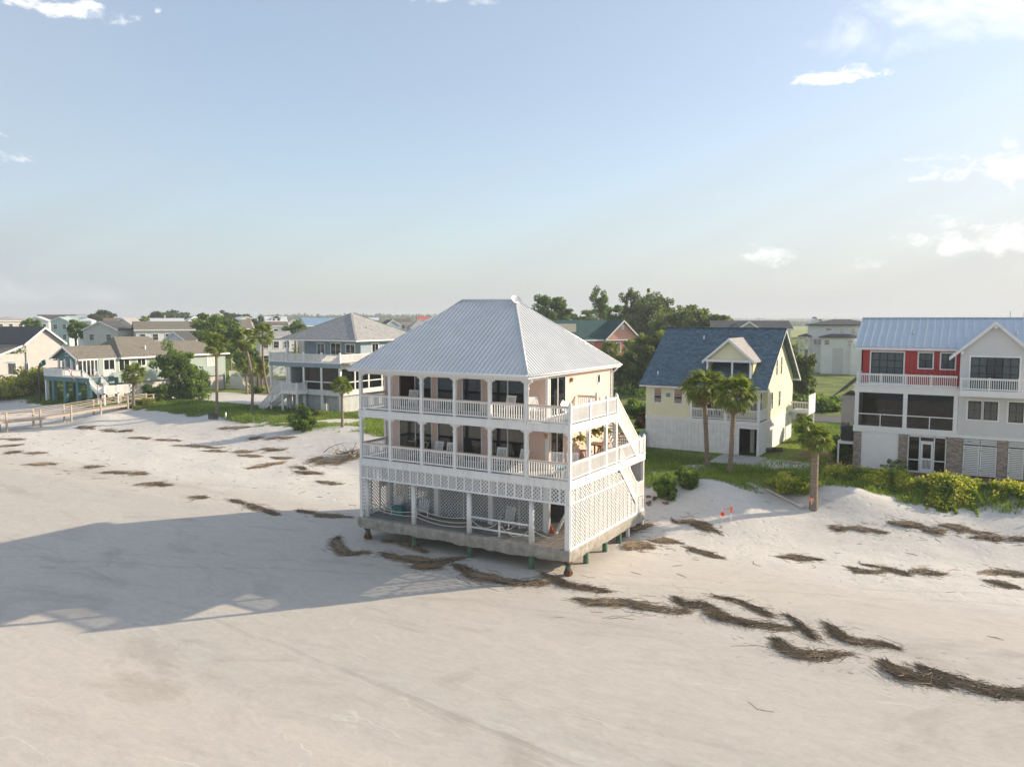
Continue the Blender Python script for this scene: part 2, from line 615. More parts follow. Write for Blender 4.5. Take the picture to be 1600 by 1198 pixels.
def lattice(mb, poly, f, o=0.0, step=0.15, w=0.042, th=0.008):
    """crossed diagonal slats inside a convex polygon of (u, z)"""
    def clip(px, pz, dx, dz):
        t0, t1 = -1e9, 1e9
        n = len(poly)
        area = sum(poly[i][0] * poly[(i + 1) % n][1] - poly[(i + 1) % n][0] * poly[i][1] for i in range(n))
        sg = 1 if area > 0 else -1
        for i in range(n):
            ax, az = poly[i]
            bx_, bz = poly[(i + 1) % n]
            nx, nz = -(bz - az) * sg, (bx_ - ax) * sg
            den = nx * dx + nz * dz
            num = nx * (px - ax) + nz * (pz - az)
            if abs(den) < 1e-9:
                if num < 0:
                    return None
                continue
            t = -num / den
            if den > 0:
                t0 = max(t0, t)
            else:
                t1 = min(t1, t)
        return (t0, t1) if t1 - t0 > 0.02 else None
    us = [p[0] for p in poly]
    zs = [p[1] for p in poly]
    span = (max(us) - min(us)) + (max(zs) - min(zs))
    k = 0.70710678
    for sgn, lay in ((1, 0), (-1, 1)):
        c = min(us) - (max(zs) - min(zs)) if sgn > 0 else min(us)
        while c < min(us) - (max(zs) - min(zs)) + 2 * span:
            r = clip(c, min(zs), k * sgn, k)
            if r:
                p0 = (c + r[0] * k * sgn, min(zs) + r[0] * k)
                p1 = (c + r[1] * k * sgn, min(zs) + r[1] * k)
                du, dz = -k * w / 2, k * sgn * w / 2
                o0 = o + lay * th
                q = [(p0[0] - du, p0[1] - dz), (p0[0] + du, p0[1] + dz), (p1[0] + du, p1[1] + dz), (p1[0] - du, p1[1] - dz)]
                vs = [f(a, b, o0) for a, b in q] + [f(a, b, o0 + th) for a, b in q]
                mb.add(vs, [(0, 1, 2, 3), (7, 6, 5, 4), (0, 4, 5, 1), (2, 6, 7, 3)])
            c += step

def window(parent, f, u0, u1, z0, z1, fw=0.07, proud=0.03, rows=2, cols=1, fm=None, pm=None, name='window', depth=0.05, mid=0.035, back=None, label=None):
    """casing, sash bars and panes; one part with each pane a sub-part"""
    fm = fm or WC
    pm = pm or GLASSD
    mb = MB()
    fbox(mb, f, u0 - fw, u1 + fw, z1, z1 + fw, -depth, proud)
    fbox(mb, f, u0 - fw, u1 + fw, z0 - fw, z0, -depth, proud + 0.015)
    fbox(mb, f, u0 - fw, u0, z0, z1, -depth, proud)
    fbox(mb, f, u1, u1 + fw, z0, z1, -depth, proud)
    for i in range(1, cols):
        u = u0 + (u1 - u0) * i / cols
        fbox(mb, f, u - mid / 2, u + mid / 2, z0, z1, -depth, proud - 0.012)
    for j in range(1, rows):
        z = z0 + (z1 - z0) * j / rows
        fbox(mb, f, u0, u1, z - mid / 2, z + mid / 2, -depth, proud - 0.015)
    w = mb.build(name, fm, parent)
    if label:
        w['label'] = label
    for i in range(cols):
        for j in range(rows):
            p = MB()
            fbox(p, f, u0 + (u1 - u0) * i / cols, u0 + (u1 - u0) * (i + 1) / cols, z0 + (z1 - z0) * j / rows, z0 + (z1 - z0) * (j + 1) / rows,
                 0.002, 0.008)
            p.build('pane', pm, w)
    return w

BAL = {}
def railing(parent, p0, p1, z, h=0.96, gap=0.15, bw=0.05, m=None, cap=None, posts=True, join=False, low=0.10):
    """top rail, bottom rail and balusters along a level run; balusters are sub-parts"""
    m = m or W_
    a, b = Vector((p0[0], p0[1], z)), Vector((p1[0], p1[1], z))
    d = (b - a)
    ln = d.length
    d.normalize()
    mb = MB()
    mb.beam(a + Vector((0, 0, h - 0.09)), b + Vector((0, 0, h - 0.09)), 0.05, 0.09)
    mb.beam(a + Vector((0, 0, low)), b + Vector((0, 0, low)), 0.05, 0.08)
    r = mb.build('railing', m, parent)
    MB().beam(a + Vector((0, 0, h - 0.02)), b + Vector((0, 0, h - 0.02)), 0.13, 0.045).build('rail_cap', cap or m, r)
    n = max(1, int(ln / gap))
    if join:
        mj = MB()
        for i in range(n):
            q = a + d * ln * (i + 0.5) / n
            mj.beam(q + Vector((0, 0, low + 0.02)), q + Vector((0, 0, h - 0.1)), bw, bw)
        o = mj.build('balusters', m, r)
        o['kind'] = 'stuff'
    else:
        key = (round(h, 2), round(bw, 3), m.name, round(low, 2))
        if key not in BAL:
            BAL[key] = MB().box(-bw / 2, bw / 2, -bw / 2, bw / 2, low + 0.02, h - 0.1).mesh('baluster', m)
        ang = math.atan2(d.y, d.x)
        for i in range(n):
            q = a + d * ln * (i + 0.5) / n
            link('baluster', BAL[key], r, q, (0, 0, ang))
    return r

# ------------------------------------------------------------------ numpy noise
_perm = rng.integers(0, 1 << 30, 4096)
def vnoise(x, y, seed=0):
    x, y = np.asarray(x, float), np.asarray(y, float)
    xi, yi = np.floor(x).astype(np.int64), np.floor(y).astype(np.int64)
    fx, fy = x - xi, y - yi
    fx, fy = fx * fx * (3 - 2 * fx), fy * fy * (3 - 2 * fy)
    def h(i, j):
        return (_perm[(i * 73 + j * 911 + seed * 131 + _perm[(j + seed) & 4095]) & 4095] % 10007) / 10007.0
    return (h(xi, yi) * (1 - fx) + h(xi + 1, yi) * fx) * (1 - fy) + (h(xi, yi + 1) * (1 - fx) + h(xi + 1, yi + 1) * fx) * fy

def fbm(x, y, oct=4, seed=0):
    a, t, s = 0.5, 0.0, 0.0
    for k in range(oct):
        t = t + a * vnoise(np.asarray(x) * 2 ** k, np.asarray(y) * 2 ** k, seed + k)
        s += a
        a *= 0.5
    return t / s

def sm(x):
    x = np.clip(x, 0, 1)
    return x * x * (3 - 2 * x)
# ------------------------------------------------------------------ terrain
TVS = [-400, -100, -67, -36, -20, -14, -6, 0, 5, 9, 18, 30, 80]
TVT = [30, 29, 28, 25, 23, 19.5, 17, 15.3, 18.0, 20.0, 20.6, 21, 21]
def tveg(s):
    return np.interp(s, TVS, TVT)
def zland(s):
    return np.interp(s, [-400, -95, -75, -40, -10, 400], [1.25, 1.2, 1.35, 1.6, 2.0, 2.0])
def bump2(s, t, s0, t0, rs, rt, a):
    return a * np.exp(-((s - s0) / rs) ** 2 - ((t - t0) / rt) ** 2)
def height(s, t):
    s, t = np.asarray(s, float), np.asarray(t, float)
    tv = tveg(s)
    z = zland(s) * sm((t - (tv - 9)) / 13.0)
    z = z + bump2(s, t, 2.2, 16.0, 4.2, 2.6, 0.75) + bump2(s, t, 9.8, 19.2, 3.2, 2.0, 0.85) + bump2(s, t, 6.3, 17.6, 1.6, 2.2, -0.25)
    z = z + bump2(s, t, 20, 22.3, 8, 1.7, 0.45) + bump2(s, t, 14.0, 21.5, 2.0, 1.4, -0.3) + bump2(s, t, 27, 19.5, 6, 2.5, 0.4)
    z = z + bump2(s, t, -76.3, 22.5, 3.4, 3.0, 0.95) + bump2(s, t, -71, 25.5, 4, 2.6, 0.5) + bump2(s, t, -30, 21.5, 6, 3, 0.35)
    z = z + 0.066 * np.clip(t - 1.0, -17.0, 0.0)      # the beach falls towards the water
    up = sm((t - 4) / 5.0) * (1 - sm((t - tv - 3) / 4.0))
    z = z + up * ((fbm(s / 4.5, t / 4.5, 4, 3) - 0.5) * 0.26 + (fbm(s / 0.9, t / 0.9, 2, 8) - 0.5) * 0.05)
    z = z + (1 - sm((t - 10) / 12)) * ((fbm(s / 14.0, t / 5.0, 3, 5) - 0.5) * 0.10 + (fbm(s / 2.6, t / 1.1, 3, 15) - 0.5) * 0.018)
    # under the pier house the sand is scoured flat
    inside = sm((s + 16.5) / 1.5) * (1 - sm((s - 0.8) / 1.5)) * sm((t + 1.5) / 1.5) * (1 - sm((t - 8) / 3.0))
    z = z * (1 - inside * 0.7)
    # the sea: behind the camera and past the far end of the island
    z = z - 4.0 * sm((-58 - t) / 30.0)
    az = np.arctan2(s - CAM[0], t - CAM[1])
    dist = np.hypot(s - CAM[0], t - CAM[1])
    z = z - 5.0 * sm((AZ_SEA - az) / 0.004) * sm((dist - 560) / 60.0)
    return z
_d = _ray(62, 500)
AZ_SEA = math.atan2(_d[0], _d[1])
def gz(s, t):
    return float(height(s, t))
def on_ground(px, py):
    """where the pixel's ray meets the terrain"""
    d = _ray(px, py)
    ks = np.arange(12.0, 420.0, 0.2)
    p = CAM[None] + ks[:, None] * d[None]
    below = np.nonzero(p[:, 2] < height(p[:, 0], p[:, 1]))[0]
    k1 = ks[below[0]] if len(below) else ks[-1]
    k0 = k1 - 0.2
    for _ in range(12):
        k = (k0 + k1) / 2
        q = CAM + k * d
        if q[2] < gz(q[0], q[1]):
            k1 = k
        else:
            k0 = k
    return float(q[0]), float(q[1]), gz(q[0], q[1])

def grass_mask(s, t):
    s, t = np.asarray(s, float), np.asarray(t, float)
    g = sm((t - tveg(s) + 5.0 * (fbm(s / 3.5, t / 3.5, 4, 21) - 0.5)) / 0.9)
    # bare sand yards, drives and the path behind the pier house
    bare = box_mask(s, t, -88, -64, 40, 51, 1.5) + box_mask(s, t, -70, -55, 25, 35.5, 3) * 0.35
    bare = bare + box_mask(s, t, -16, -1.5, 12, 23, 2.5) * sm((fbm(s / 3, t / 3, 3, 33) - 0.38) / 0.15)
    bare = bare + box_mask(s, t, -50, -18, 22, 33, 3) * sm((fbm(s / 5, t / 4, 3, 35) - 0.53) / 0.1)
    bare = bare + box_mask(s, t, 3.5, 6.2, 24.5, 28.5, 1.0) * 0.8
    return np.clip(g - bare, 0, 1)
def box_mask(s, t, s0, s1, t0, t1, e):
    return sm((s - s0 + e) / e) * sm((s1 + e - s) / e) * sm((t - t0 + e) / e) * sm((t1 + e - t) / e)
def soil_mask(s, t):
    s, t = np.asarray(s, float), np.asarray(t, float)
    n = fbm(s / 2.2, t / 2.2, 3, 41)
    m = box_mask(s, t, 9.0, 40, 26.3, 29.5, 0.8) + box_mask(s, t, 5.2, 9.4, 22.5, 34, 1.0) * sm((n - 0.38) / 0.2)
    m = m + box_mask(s, t, -84, -62, 52.5, 54.5, 0.6) * sm((n - 0.3) / 0.2)
    return np.clip(m, 0, 1)

def axis(lo, hi, step, far, n):
    mid = list(np.arange(lo, hi, step))
    g = (far / step) ** (1.0 / n)
    out = [step * (g ** k) for k in range(1, n + 1)]
    left, right = [], []
    a, b = lo, mid[-1]
    for d in out:
        a -= d
        left.append(a)
        b += d
        right.append(b)
    return np.array(left[::-1] + mid + right)

def build_ground():
    S = axis(-112, 42, 0.42, 5200, 46)
    T = axis(-24, 40, 0.36, 5200, 48)
    gs, gt = np.meshgrid(S, T, indexing='ij')
    z = height(gs, gt)
    nS, nT = len(S), len(T)
    v = np.stack([gs, gt, z], -1).reshape(-1, 3)
    idx = np.arange(nS * nT).reshape(nS, nT)
    q = np.stack([idx[:-1, :-1], idx[1:, :-1], idx[1:, 1:], idx[:-1, 1:]], -1).reshape(-1, 4)
    me = bpy.data.meshes.new('ground')
    me.vertices.add(len(v))
    me.vertices.foreach_set('co', v.ravel())
    me.loops.add(q.size)
    me.loops.foreach_set('vertex_index', q.ravel())
    me.polygons.add(len(q))
    me.polygons.foreach_set('loop_start', np.arange(0, q.size, 4))
    me.polygons.foreach_set('loop_total', np.full(len(q), 4))
    me.polygons.foreach_set('use_smooth', np.ones(len(q), bool))
    me.update()
    me.validate()
    g = grass_mask(gs, gt).ravel()
    so = soil_mask(gs, gt).ravel()
    tv = tveg(gs)
    up = (sm((gt - 3.5 + 3 * (fbm(gs / 6, gt / 3, 3, 51) - 0.5)) / 5.0)).ravel()
    for nm, a in (('grass', g), ('soil', so), ('upper', up)):
        at = me.attributes.new(nm, 'FLOAT', 'POINT')
        at.data.foreach_set('value', a.astype(np.float32))
    me.materials.append(ground_mat())
    o = link('ground', me)
    return tag(o, 'pale sandy beach rising to dunes and green island ground', kind='structure')

def ground_mat():
    m, nt, bs = _nodes('beach_and_land')
    N, L = nt.nodes, nt.links
    geo = N.new('ShaderNodeNewGeometry')
    pos = geo.outputs['Position']
    def attr(n):
        a = N.new('ShaderNodeAttribute')
        a.attribute_name = n
        return a.outputs['Fac']
    def noise(scale, stretch=(1, 1, 1), detail=6, rough=0.6, dist=0.0):
        mp = N.new('ShaderNodeMapping')
        mp.inputs['Scale'].default_value = stretch
        L.new(pos, mp.inputs[0])
        n = N.new('ShaderNodeTexNoise')
        L.new(mp.outputs[0], n.inputs['Vector'])
        n.inputs['Scale'].default_value = scale
        n.inputs['Detail'].default_value = detail
        n.inputs['Roughness'].default_value = rough
        n.inputs['Distortion'].default_value = dist
        return n.outputs['Fac']
    def rng_(x, a, b, c, d):
        n = N.new('ShaderNodeMapRange')
        n.interpolation_type = 'SMOOTHSTEP'
        L.new(x, n.inputs[0])
        for i, v in enumerate((a, b, c, d)):
            n.inputs[i + 1].default_value = v
        return n.outputs[0]
    def mixc(f, a, b, mode='MIX'):
        n = N.new('ShaderNodeMix')
        n.data_type = 'RGBA'
        n.blend_type = mode
        if isinstance(f, float):
            n.inputs[0].default_value = f
        else:
            L.new(f, n.inputs[0])
        for k, v in ((6, a), (7, b)):
            if isinstance(v, tuple):
                n.inputs[k].default_value = (*v, 1)
            else:
                L.new(v, n.inputs[k])
        return n.outputs[2]
    def mth(op, a, b=None):
        n = N.new('ShaderNodeMath')
        n.operation = op
        for i, v in enumerate((a, b)):
            if v is None:
                continue
            if isinstance(v, (int, float)):
                n.inputs[i].default_value = v
            else:
                L.new(v, n.inputs[i])
        return n.outputs[0]
    upper = attr('upper')
    # damp, hard-packed lower beach and dry pale upper beach
    sand = mixc(upper, SAND_LOW, SAND_UP)
    damp = rng_(noise(0.20, (0.45, 1.1, 1), 6, 0.65, 1.8), 0.50, 0.72, 0.0, 1.0)
    damp = mth('MULTIPLY', damp, mth('SUBTRACT', 1.0, mth('MULTIPLY', upper, 0.8)))
    sand = mixc(mth('MULTIPLY', damp, 0.5), sand, (0.36, 0.32, 0.275))
    streak = rng_(noise(0.9, (0.5, 1.4, 1), 8, 0.72, 2.2), 0.28, 0.72, 0.93, 1.05)
    sand = mixc(1.0, sand, streak, 'MULTIPLY')
    grain = rng_(noise(26, (1, 1, 1), 5, 0.7), 0.2, 0.8, 0.94, 1.06)
    sand = mixc(1.0, sand, grain, 'MULTIPLY')
    speck = rng_(noise(6.0, (1, 1, 1), 8, 0.8), 0.66, 0.76, 0.0, 0.30)
    sand = mixc(mth('MULTIPLY', speck, upper), sand, (0.24, 0.19, 0.14))
    # tyre tracks running along the beach
    sx = N.new('ShaderNodeSeparateXYZ')
    L.new(pos, sx.inputs[0])
    wob = mth('MULTIPLY', mth('SUBTRACT', noise(0.08, (1, 0, 0), 2), 0.5), 2.4)
    trk = None
    for t0, k in ((1.1, -0.36), (-0.35, -0.36), (-13.0, 0.10)):
        dd = mth('ABSOLUTE', mth('SUBTRACT', mth('ADD', sx.outputs[1], mth('MULTIPLY', sx.outputs[0], k)), mth('ADD', wob, t0)))
        r = rng_(dd, 0.07, 0.20, 1.0, 0.0)
        trk = r if trk is None else mth('MAXIMUM', trk, r)
    trk = mth('MULTIPLY', trk, rng_(noise(0.6, (1, 1, 1), 4), 0.35, 0.6, 0.0, 1.0))
    sand = mixc(mth('MULTIPLY', trk, 0.18), sand, (0.27, 0.235, 0.20))
    # old swash lines: thin curved edges left by the last waves
    sw = mth('ADD', mth('MULTIPLY', sx.outputs[1], 0.42), mth('MULTIPLY', noise(0.11, (0.6, 1, 1), 4, 0.5, 0.8), 5.0))
    fr = mth('FRACT', sw)
    ln = rng_(mth('ABSOLUTE', mth('SUBTRACT', fr, 0.5)), 0.0, 0.045, 1.0, 0.0)
    ln = mth('MULTIPLY', ln, rng_(noise(0.35, (0.5, 1, 1), 4), 0.48, 0.62, 0.0, 1.0))
    ln = mth('MULTIPLY', ln, mth('SUBTRACT', 1.0, upper))
    sand = mixc(mth('MULTIPLY', ln, 0.30), sand, (0.72, 0.69, 0.63))
    mott = rng_(noise(3.2, (0.7, 1.2, 1), 6, 0.75, 1.0), 0.3, 0.7, 0.95, 1.045)
    sand = mixc(1.0, sand, mott, 'MULTIPLY')
    # vegetation ground
    gn = noise(0.35, (1, 1, 1), 6, 0.65)
    grass = mixc(rng_(gn, 0.35, 0.65, 0, 1), (0.075, 0.115, 0.03), (0.20, 0.245, 0.06))
    gn2 = noise(2.2, (1, 1, 1), 6, 0.7)
    grass = mixc(rng_(gn2, 0.45, 0.7, 0, 0.6), grass, (0.16, 0.15, 0.075))
    soil = mixc(rng_(noise(5, (1, 1, 1), 5), 0.35, 0.65, 0, 1), (0.13, 0.075, 0.042), (0.21, 0.13, 0.075))
    c = mixc(attr('grass'), sand, grass)
    c = mixc(attr('soil'), c, soil)
    L.new(c, bs.inputs['Base Color'])
    bs.inputs['Roughness'].default_value = 0.92
    bs.inputs['Specular IOR Level'].default_value = 0.15
    # relief: wind ripples and footprints high on the beach, faint swash lines below
    v = N.new('ShaderNodeTexVoronoi')
    v.feature = 'SMOOTH_F1'
    L.new(pos, v.inputs['Vector'])
    v.inputs['Scale'].default_value = 2.1
    foot = mth('MULTIPLY', rng_(v.outputs['Distance'], 0.0, 0.35, 0.0, 1.0), rng_(noise(0.25, (1, 1, 1), 3), 0.40, 0.6, 0.15, 1.0))
    hi = mth('ADD', mth('MULTIPLY', foot, 0.8), mth('MULTIPLY', noise(7, (1, 1, 1), 6, 0.7), 0.8))
    lo = mth('MULTIPLY', noise(2.4, (0.55, 1.3, 1), 8, 0.75, 2.0), 0.30)
    hgt = mth('ADD', mth('MULTIPLY', hi, upper), lo)
    hgt = mth('SUBTRACT', hgt, mth('MULTIPLY', trk, 0.22))
    hgt = mth('ADD', hgt, mth('MULTIPLY', ln, 0.12))
    b = N.new('ShaderNodeBump')
    b.inputs['Strength'].default_value = 0.45
    b.inputs['Distance'].default_value = 0.07
    L.new(hgt, b.inputs['Height'])
    L.new(b.outputs[0], bs.inputs['Normal'])
    return m
SAND_LOW = (0.54, 0.505, 0.455)
SAND_UP = (0.625, 0.60, 0.555)
ground = build_ground()

def sheet(name, pts, z, m, label=None):
    o = MB().poly([(p[0], p[1], z if len(p) < 3 else p[2]) for p in pts]).build(name, m)
    return tag(o, label, kind='structure')

WATER = mat('sea_water', (0.10, 0.16, 0.19), 0.22, 0.15, 0.05, 0.35, 0.4, spec=0.5)
sheet('sea', [(-26000, -26000), (26000, -26000), (26000, 26000), (-26000, 26000)], -2.4, WATER, 'calm grey blue sea at the far left horizon')
ASPH = mat('asphalt', (0.105, 0.105, 0.108), 0.9, 0.18, 0.8, 0.3, 40)
def road_strip(name, pts, w, m, label, dz=0.03):
    mb = MB()
    n = len(pts)
    L_, R_ = [], []
    for i, p in enumerate(pts):
        a = Vector(pts[max(i - 1, 0)]).to_2d() if False else Vector(pts[max(i - 1, 0)][:2])
        b = Vector(pts[min(i + 1, n - 1)][:2])
        d = (b - a).normalized()
        nx = Vector((-d.y, d.x)) * w / 2
        for lst, sg in ((L_, 1), (R_, -1)):
            x, y = p[0] + nx.x * sg, p[1] + nx.y * sg
            lst.append((x, y, gz(p[0], p[1]) + dz))
    for i in range(n - 1):
        mb.poly([L_[i], R_[i], R_[i + 1], L_[i + 1]])
    o = mb.build(name, m)
    return tag(o, label, kind='structure')
road_strip('road', [(x, float(np.interp(x, [-320, -180, -120, -60, 0, 240], [150, 100, 75, 61, 58, 58]))) for x in range(-320, 241, 10)], 6.0, ASPH,
           'grey asphalt lane running behind the beach houses', 0.05)
CPAD = mat('concrete_pad', (0.40, 0.385, 0.36), 0.9, 0.12, 1.5, 0.2, 30)
def pad(name, s0, s1, t0, t1, label, m=CPAD):
    z = max(gz(a, b) for a in (s0, s1) for b in (t0, t1))
    o = MB().box(s0, s1, t0, t1, z - 0.6, z + 0.05).build(name, m)
    return tag(o, label, kind='structure')
pad('concrete_path', -0.4, 3.1, 25.0, 29.2, 'pale concrete pad before the yellow house doorway')
pad('driveway', -9.5, -6.2, 44, 55, 'pale concrete driveway beside the yellow house')
MARSH = mat('marsh_grass', (0.27, 0.30, 0.055), 0.9, 0.35, 0.02, 0.0)
mq = [at_z(1236, 527, 2.2), at_z(1700, 530, 2.2), at_z(1700, 507.5, 2.2), at_z(1080, 507.5, 2.2), at_z(1130, 520, 2.2)]
sheet('marsh', [(p[0], p[1]) for p in mq], 2.2, MARSH, 'flat yellow green salt marsh beyond the houses')
mq = [at_z(1300, 506.5, 2.3), at_z(1700, 506.5, 2.3), at_z(1700, 504, 2.3), at_z(900, 504, 2.3), at_z(900, 506.5, 2.3)]
sheet('tidal_creek', [(p[0], p[1]) for p in mq], 2.3, WATER, 'thin strip of pale water past the marsh')
# ------------------------------------------------------------------ the pier house
WORLDROOT = {}
_link0 = link
def link(name, me, parent=None, loc=None, rot=None, mtx=None, scale=None):
    o = _link0(name, me, parent, loc, rot, mtx, scale)
    if parent is not None and parent.name in WORLDROOT:
        o.matrix_parent_inverse = Matrix.Translation(-Vector(WORLDROOT[parent.name]))
    return o
def wthing(name, label, cat, loc, group=None):
    """a thing whose parts are given in scene coordinates"""
    o = thing(name, label, cat, loc, 0, group)
    WORLDROOT[o.name] = tuple(loc)
    return o

Z1, Z2, Z3, ZE, ZR = 1.34, 4.90, 7.80, 10.31, 14.30      # slab, decks, eave, ridge
FS = [-13.92, -11.70, -9.42, -7.14, -4.87, -2.60, -0.08]  # porch posts
house = wthing('beach_house', 'peach and white three storey house on piles standing alone on the open beach', 'house', (-7, 5, 0))

# piles
for i, (s, t) in enumerate([(-13.7, .3), (-10.2, .3), (-6.35, .3), (-2.4, .3), (-.22, .3), (-.3, 2.6), (-.3, 5.1), (-.3, 7.1), (-13.7, 4), (-10.2, 4), (-6.35, 4), (-2.4, 4),
                            (-13.7, 8), (-10.2, 8), (-6.35, 8), (-2.4, 8.6)]):
    p = MB()
    r = 0.15
    p.tube([(s, t, -0.6), (s, t, .4), (s, t, Z1 - .1)], [r * 1.05, r, r * .98], 12)
    po = p.build('pile', GPILE, house, True)
    if i in (0, 4):
        q = MB()
        for (za, zb, rr) in ((.02, .12, .24), (.12, .3, .19), (.58, .66, .23)):
            q.cyl(s, t, za, zb, rr, 10)
        for k in range(8):
            a = k * .785
            q.cyl(s + .22 * math.cos(a), t + .22 * math.sin(a), .1, .17, .03, 6)
        q.build('rusted_collar', RUST, po)

# slab with a broken lower edge
def slab_mesh():
    ring = []
    s0, s1, t0, t1 = -14.12, 0.02, -0.05, 10.35
    def run(a, b):
        n = int(max(abs(b[0] - a[0]), abs(b[1] - a[1])) / .16)
        return [(a[0] + (b[0] - a[0]) * k / n, a[1] + (b[1] - a[1]) * k / n) for k in range(n)]
    for a, b in (((s0, t0), (s1, t0)), ((s1, t0), (s1, t1)), ((s1, t1), (s0, t1)), ((s0, t1), (s0, t0))):
        ring += run(a, b)
    n = len(ring)
    cx, cy = -7, 5.1
    mb = MB()
    lv = []
    for (zz, amp, zamp, inn) in ((Z1, .0, .0, 0.0), (Z1 - .05, .025, .02, -.02), (1.13, .05, .03, -.03), (.93, .05, .03, -.02), (.72, .06, .15, .02), (.78, .02, .10, .35)):
        row = []
        for k, (x, y) in enumerate(ring):
            nn = float(fbm(k * .23 + 40, zz * 9, 3, 61)) - .5
            n2 = .35 * (float(fbm(k * .09, zz * 3 + 9, 2, 67)) - .5) + .65 * (float(fbm(k * .55, zz * 3 + 9, 3, 68)) - .5)
            ox = -1 if x <= s0 + 1e-6 else (1 if x >= s1 - 1e-6 else 0)
            oy = -1 if y <= t0 + 1e-6 else (1 if y >= t1 - 1e-6 else 0)
            off = nn * amp * 2 - inn
            row.append((x + ox * off, y + oy * off, zz + n2 * zamp * 2))
        lv.append(row)
    for row in lv:
        mb.v.extend(row)
    for a in range(len(lv) - 1):
        for k in range(n):
            p, q = a * n + k, a * n + (k + 1) % n
            mb.f.append((p + n, q + n, q, p))
    mb.f.append(tuple(range(n)))
    mb.f.append(tuple((len(lv) - 1) * n + k for k in range(n))[::-1])
    return mb
slab_mesh().build('slab', CONC, house)
FLOORC = mat('trowelled_concrete', (0.27, 0.27, 0.26), 0.85, 0.18, 1.0, 0.2, 30, stain=0.3)
bx('slab_floor', (-14.0, -2.2, .28, 10.2, Z1, Z1 + .008), FLOORC, house)
for k in range(9):       # weathered boards on the near end of the slab
    s = -2.15 + k * .24
    bx('floor_board', (s, s + .225, .05, 10.2, Z1, Z1 + .018 + .004 * (k % 3)), WOODP, house)

# round columns on the slab and the pilasters behind
for s in (-13.7, -10.2, -6.35, -2.4):
    MB().tube([(s, .3, Z1), (s, .3, 3.78)], [.155, .145], 14).build('round_column', W_, house, True)
bx('corner_post', (-.30, -.02, .02, .30, Z1, Z2 - .42), W_, house)
bx('corner_post', (-14.05, -13.88, .02, .18, Z1, Z2 - .42), W_, house)
for s in (-13.9, -10.2, -6.35, -2.72):
    bx('pilaster', (s - .16, s + .16, 2.47, 2.75, Z1, Z2 - .2), W_, house)

# valance of lattice under the lower deck
ff = face('front', 0.0)
v0, v1 = 3.74, 4.52
nseg = 26
for k in range(nseg):
    a = -13.95 + k * 13.9 / nseg
    b = -13.95 + (k + 1) * 13.9 / nseg
    mb = MB()
    lattice(mb, [(a, v0 + .06), (b, v0 + .06), (b, v1), (a, v1)], ff, -.06, .215, .055)
    fbox(mb, ff, b - .045, b + .045, v0 + .06, v1, -.04, .012)
    mb.build('lattice_panel', W_, house)
mb = MB()
fbox(mb, ff, -14.05, 0, v0 - .04, v0 + .07, -.07, .02)
mb.build('valance_rail', W_, house)

# lattice screens: behind the slab porch, on the left end and down the whole right side
fb = face('front', 2.6)
for k, (a, b) in enumerate([(-13.74, -12.0), (-12.0, -10.36), (-10.04, -8.3), (-8.3, -6.51), (-6.19, -4.5), (-4.5, -2.9)]):
    mb = MB()
    lattice(mb, [(a, Z1 + .05), (b, Z1 + .05), (b, 4.7), (a, 4.7)], fb, 0, .215, .055)
    fbox(mb, fb, a - .03, a + .05, Z1, 4.7, -.01, .03)
    mb.build('lattice_panel', WEATH, house)
fl = face('left', -14.0)
for (a, b) in [(.2, 1.0), (1.0, 1.8), (1.8, 2.6), (2.6, 4.6), (4.6, 6.6), (6.6, 8.6), (8.6, 10.3)]:
    mb = MB()
    lattice(mb, [(a, Z1 + .05), (b, Z1 + .05), (b, 4.6), (a, 4.6)], fl, -.03, .215, .055)
    fbox(mb, fl, a - .04, a + .04, Z1, 4.6, -.05, .02)
    if a > 1.5:
        fbox(mb, fl, a + .05, b - .05, Z1 + 1.5, 4.5, -.06, -.045)
    mb.build('lattice_panel', WEATH, house)
fbk = face('back', 10.3)
mb = MB()
planks(mb, fbk, -14, 0, Z1, 4.6, .2)
mb.build('ground_wall', WEATH, house)
mb = MB()
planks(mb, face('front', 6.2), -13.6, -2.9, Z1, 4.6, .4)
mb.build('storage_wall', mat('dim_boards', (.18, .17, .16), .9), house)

fr = face('right', 0.0)
def stair_top(t):        # underside of the lower flight along the right side
    return 4.48 if t < 6.35 else 4.48 - (t - 6.35) * .99
tp = [0.12 + k * .585 for k in range(18)]
for k in range(len(tp) - 1):
    a, b = tp[k], min(tp[k + 1], 10.25)
    if a > 10.2:
        break
    za, zb = stair_top(a), stair_top(b)
    if b > 9.2:
        za = zb = 2.28
    elif a < 6.35 < b:
        za = 4.48
    mb = MB()
    lattice(mb, [(a, Z1 + .12), (b, Z1 + .12), (b, zb), (a, za)], fr, -.03, .22, .060)
    fbox(mb, fr, a - .026, a + .026, Z1 + .1, min(za, 4.5), -.03, .018)
    mb.build('lattice_panel', W_, house)
mb = MB()
fbox(mb, fr, .0, 10.3, Z1 - .0, Z1 + .14, -.05, .025)
fbox(mb, fr, .0, 7.05, 3.72, 3.80, -.02, .026)
mb.build('lattice_rail', W_, house)

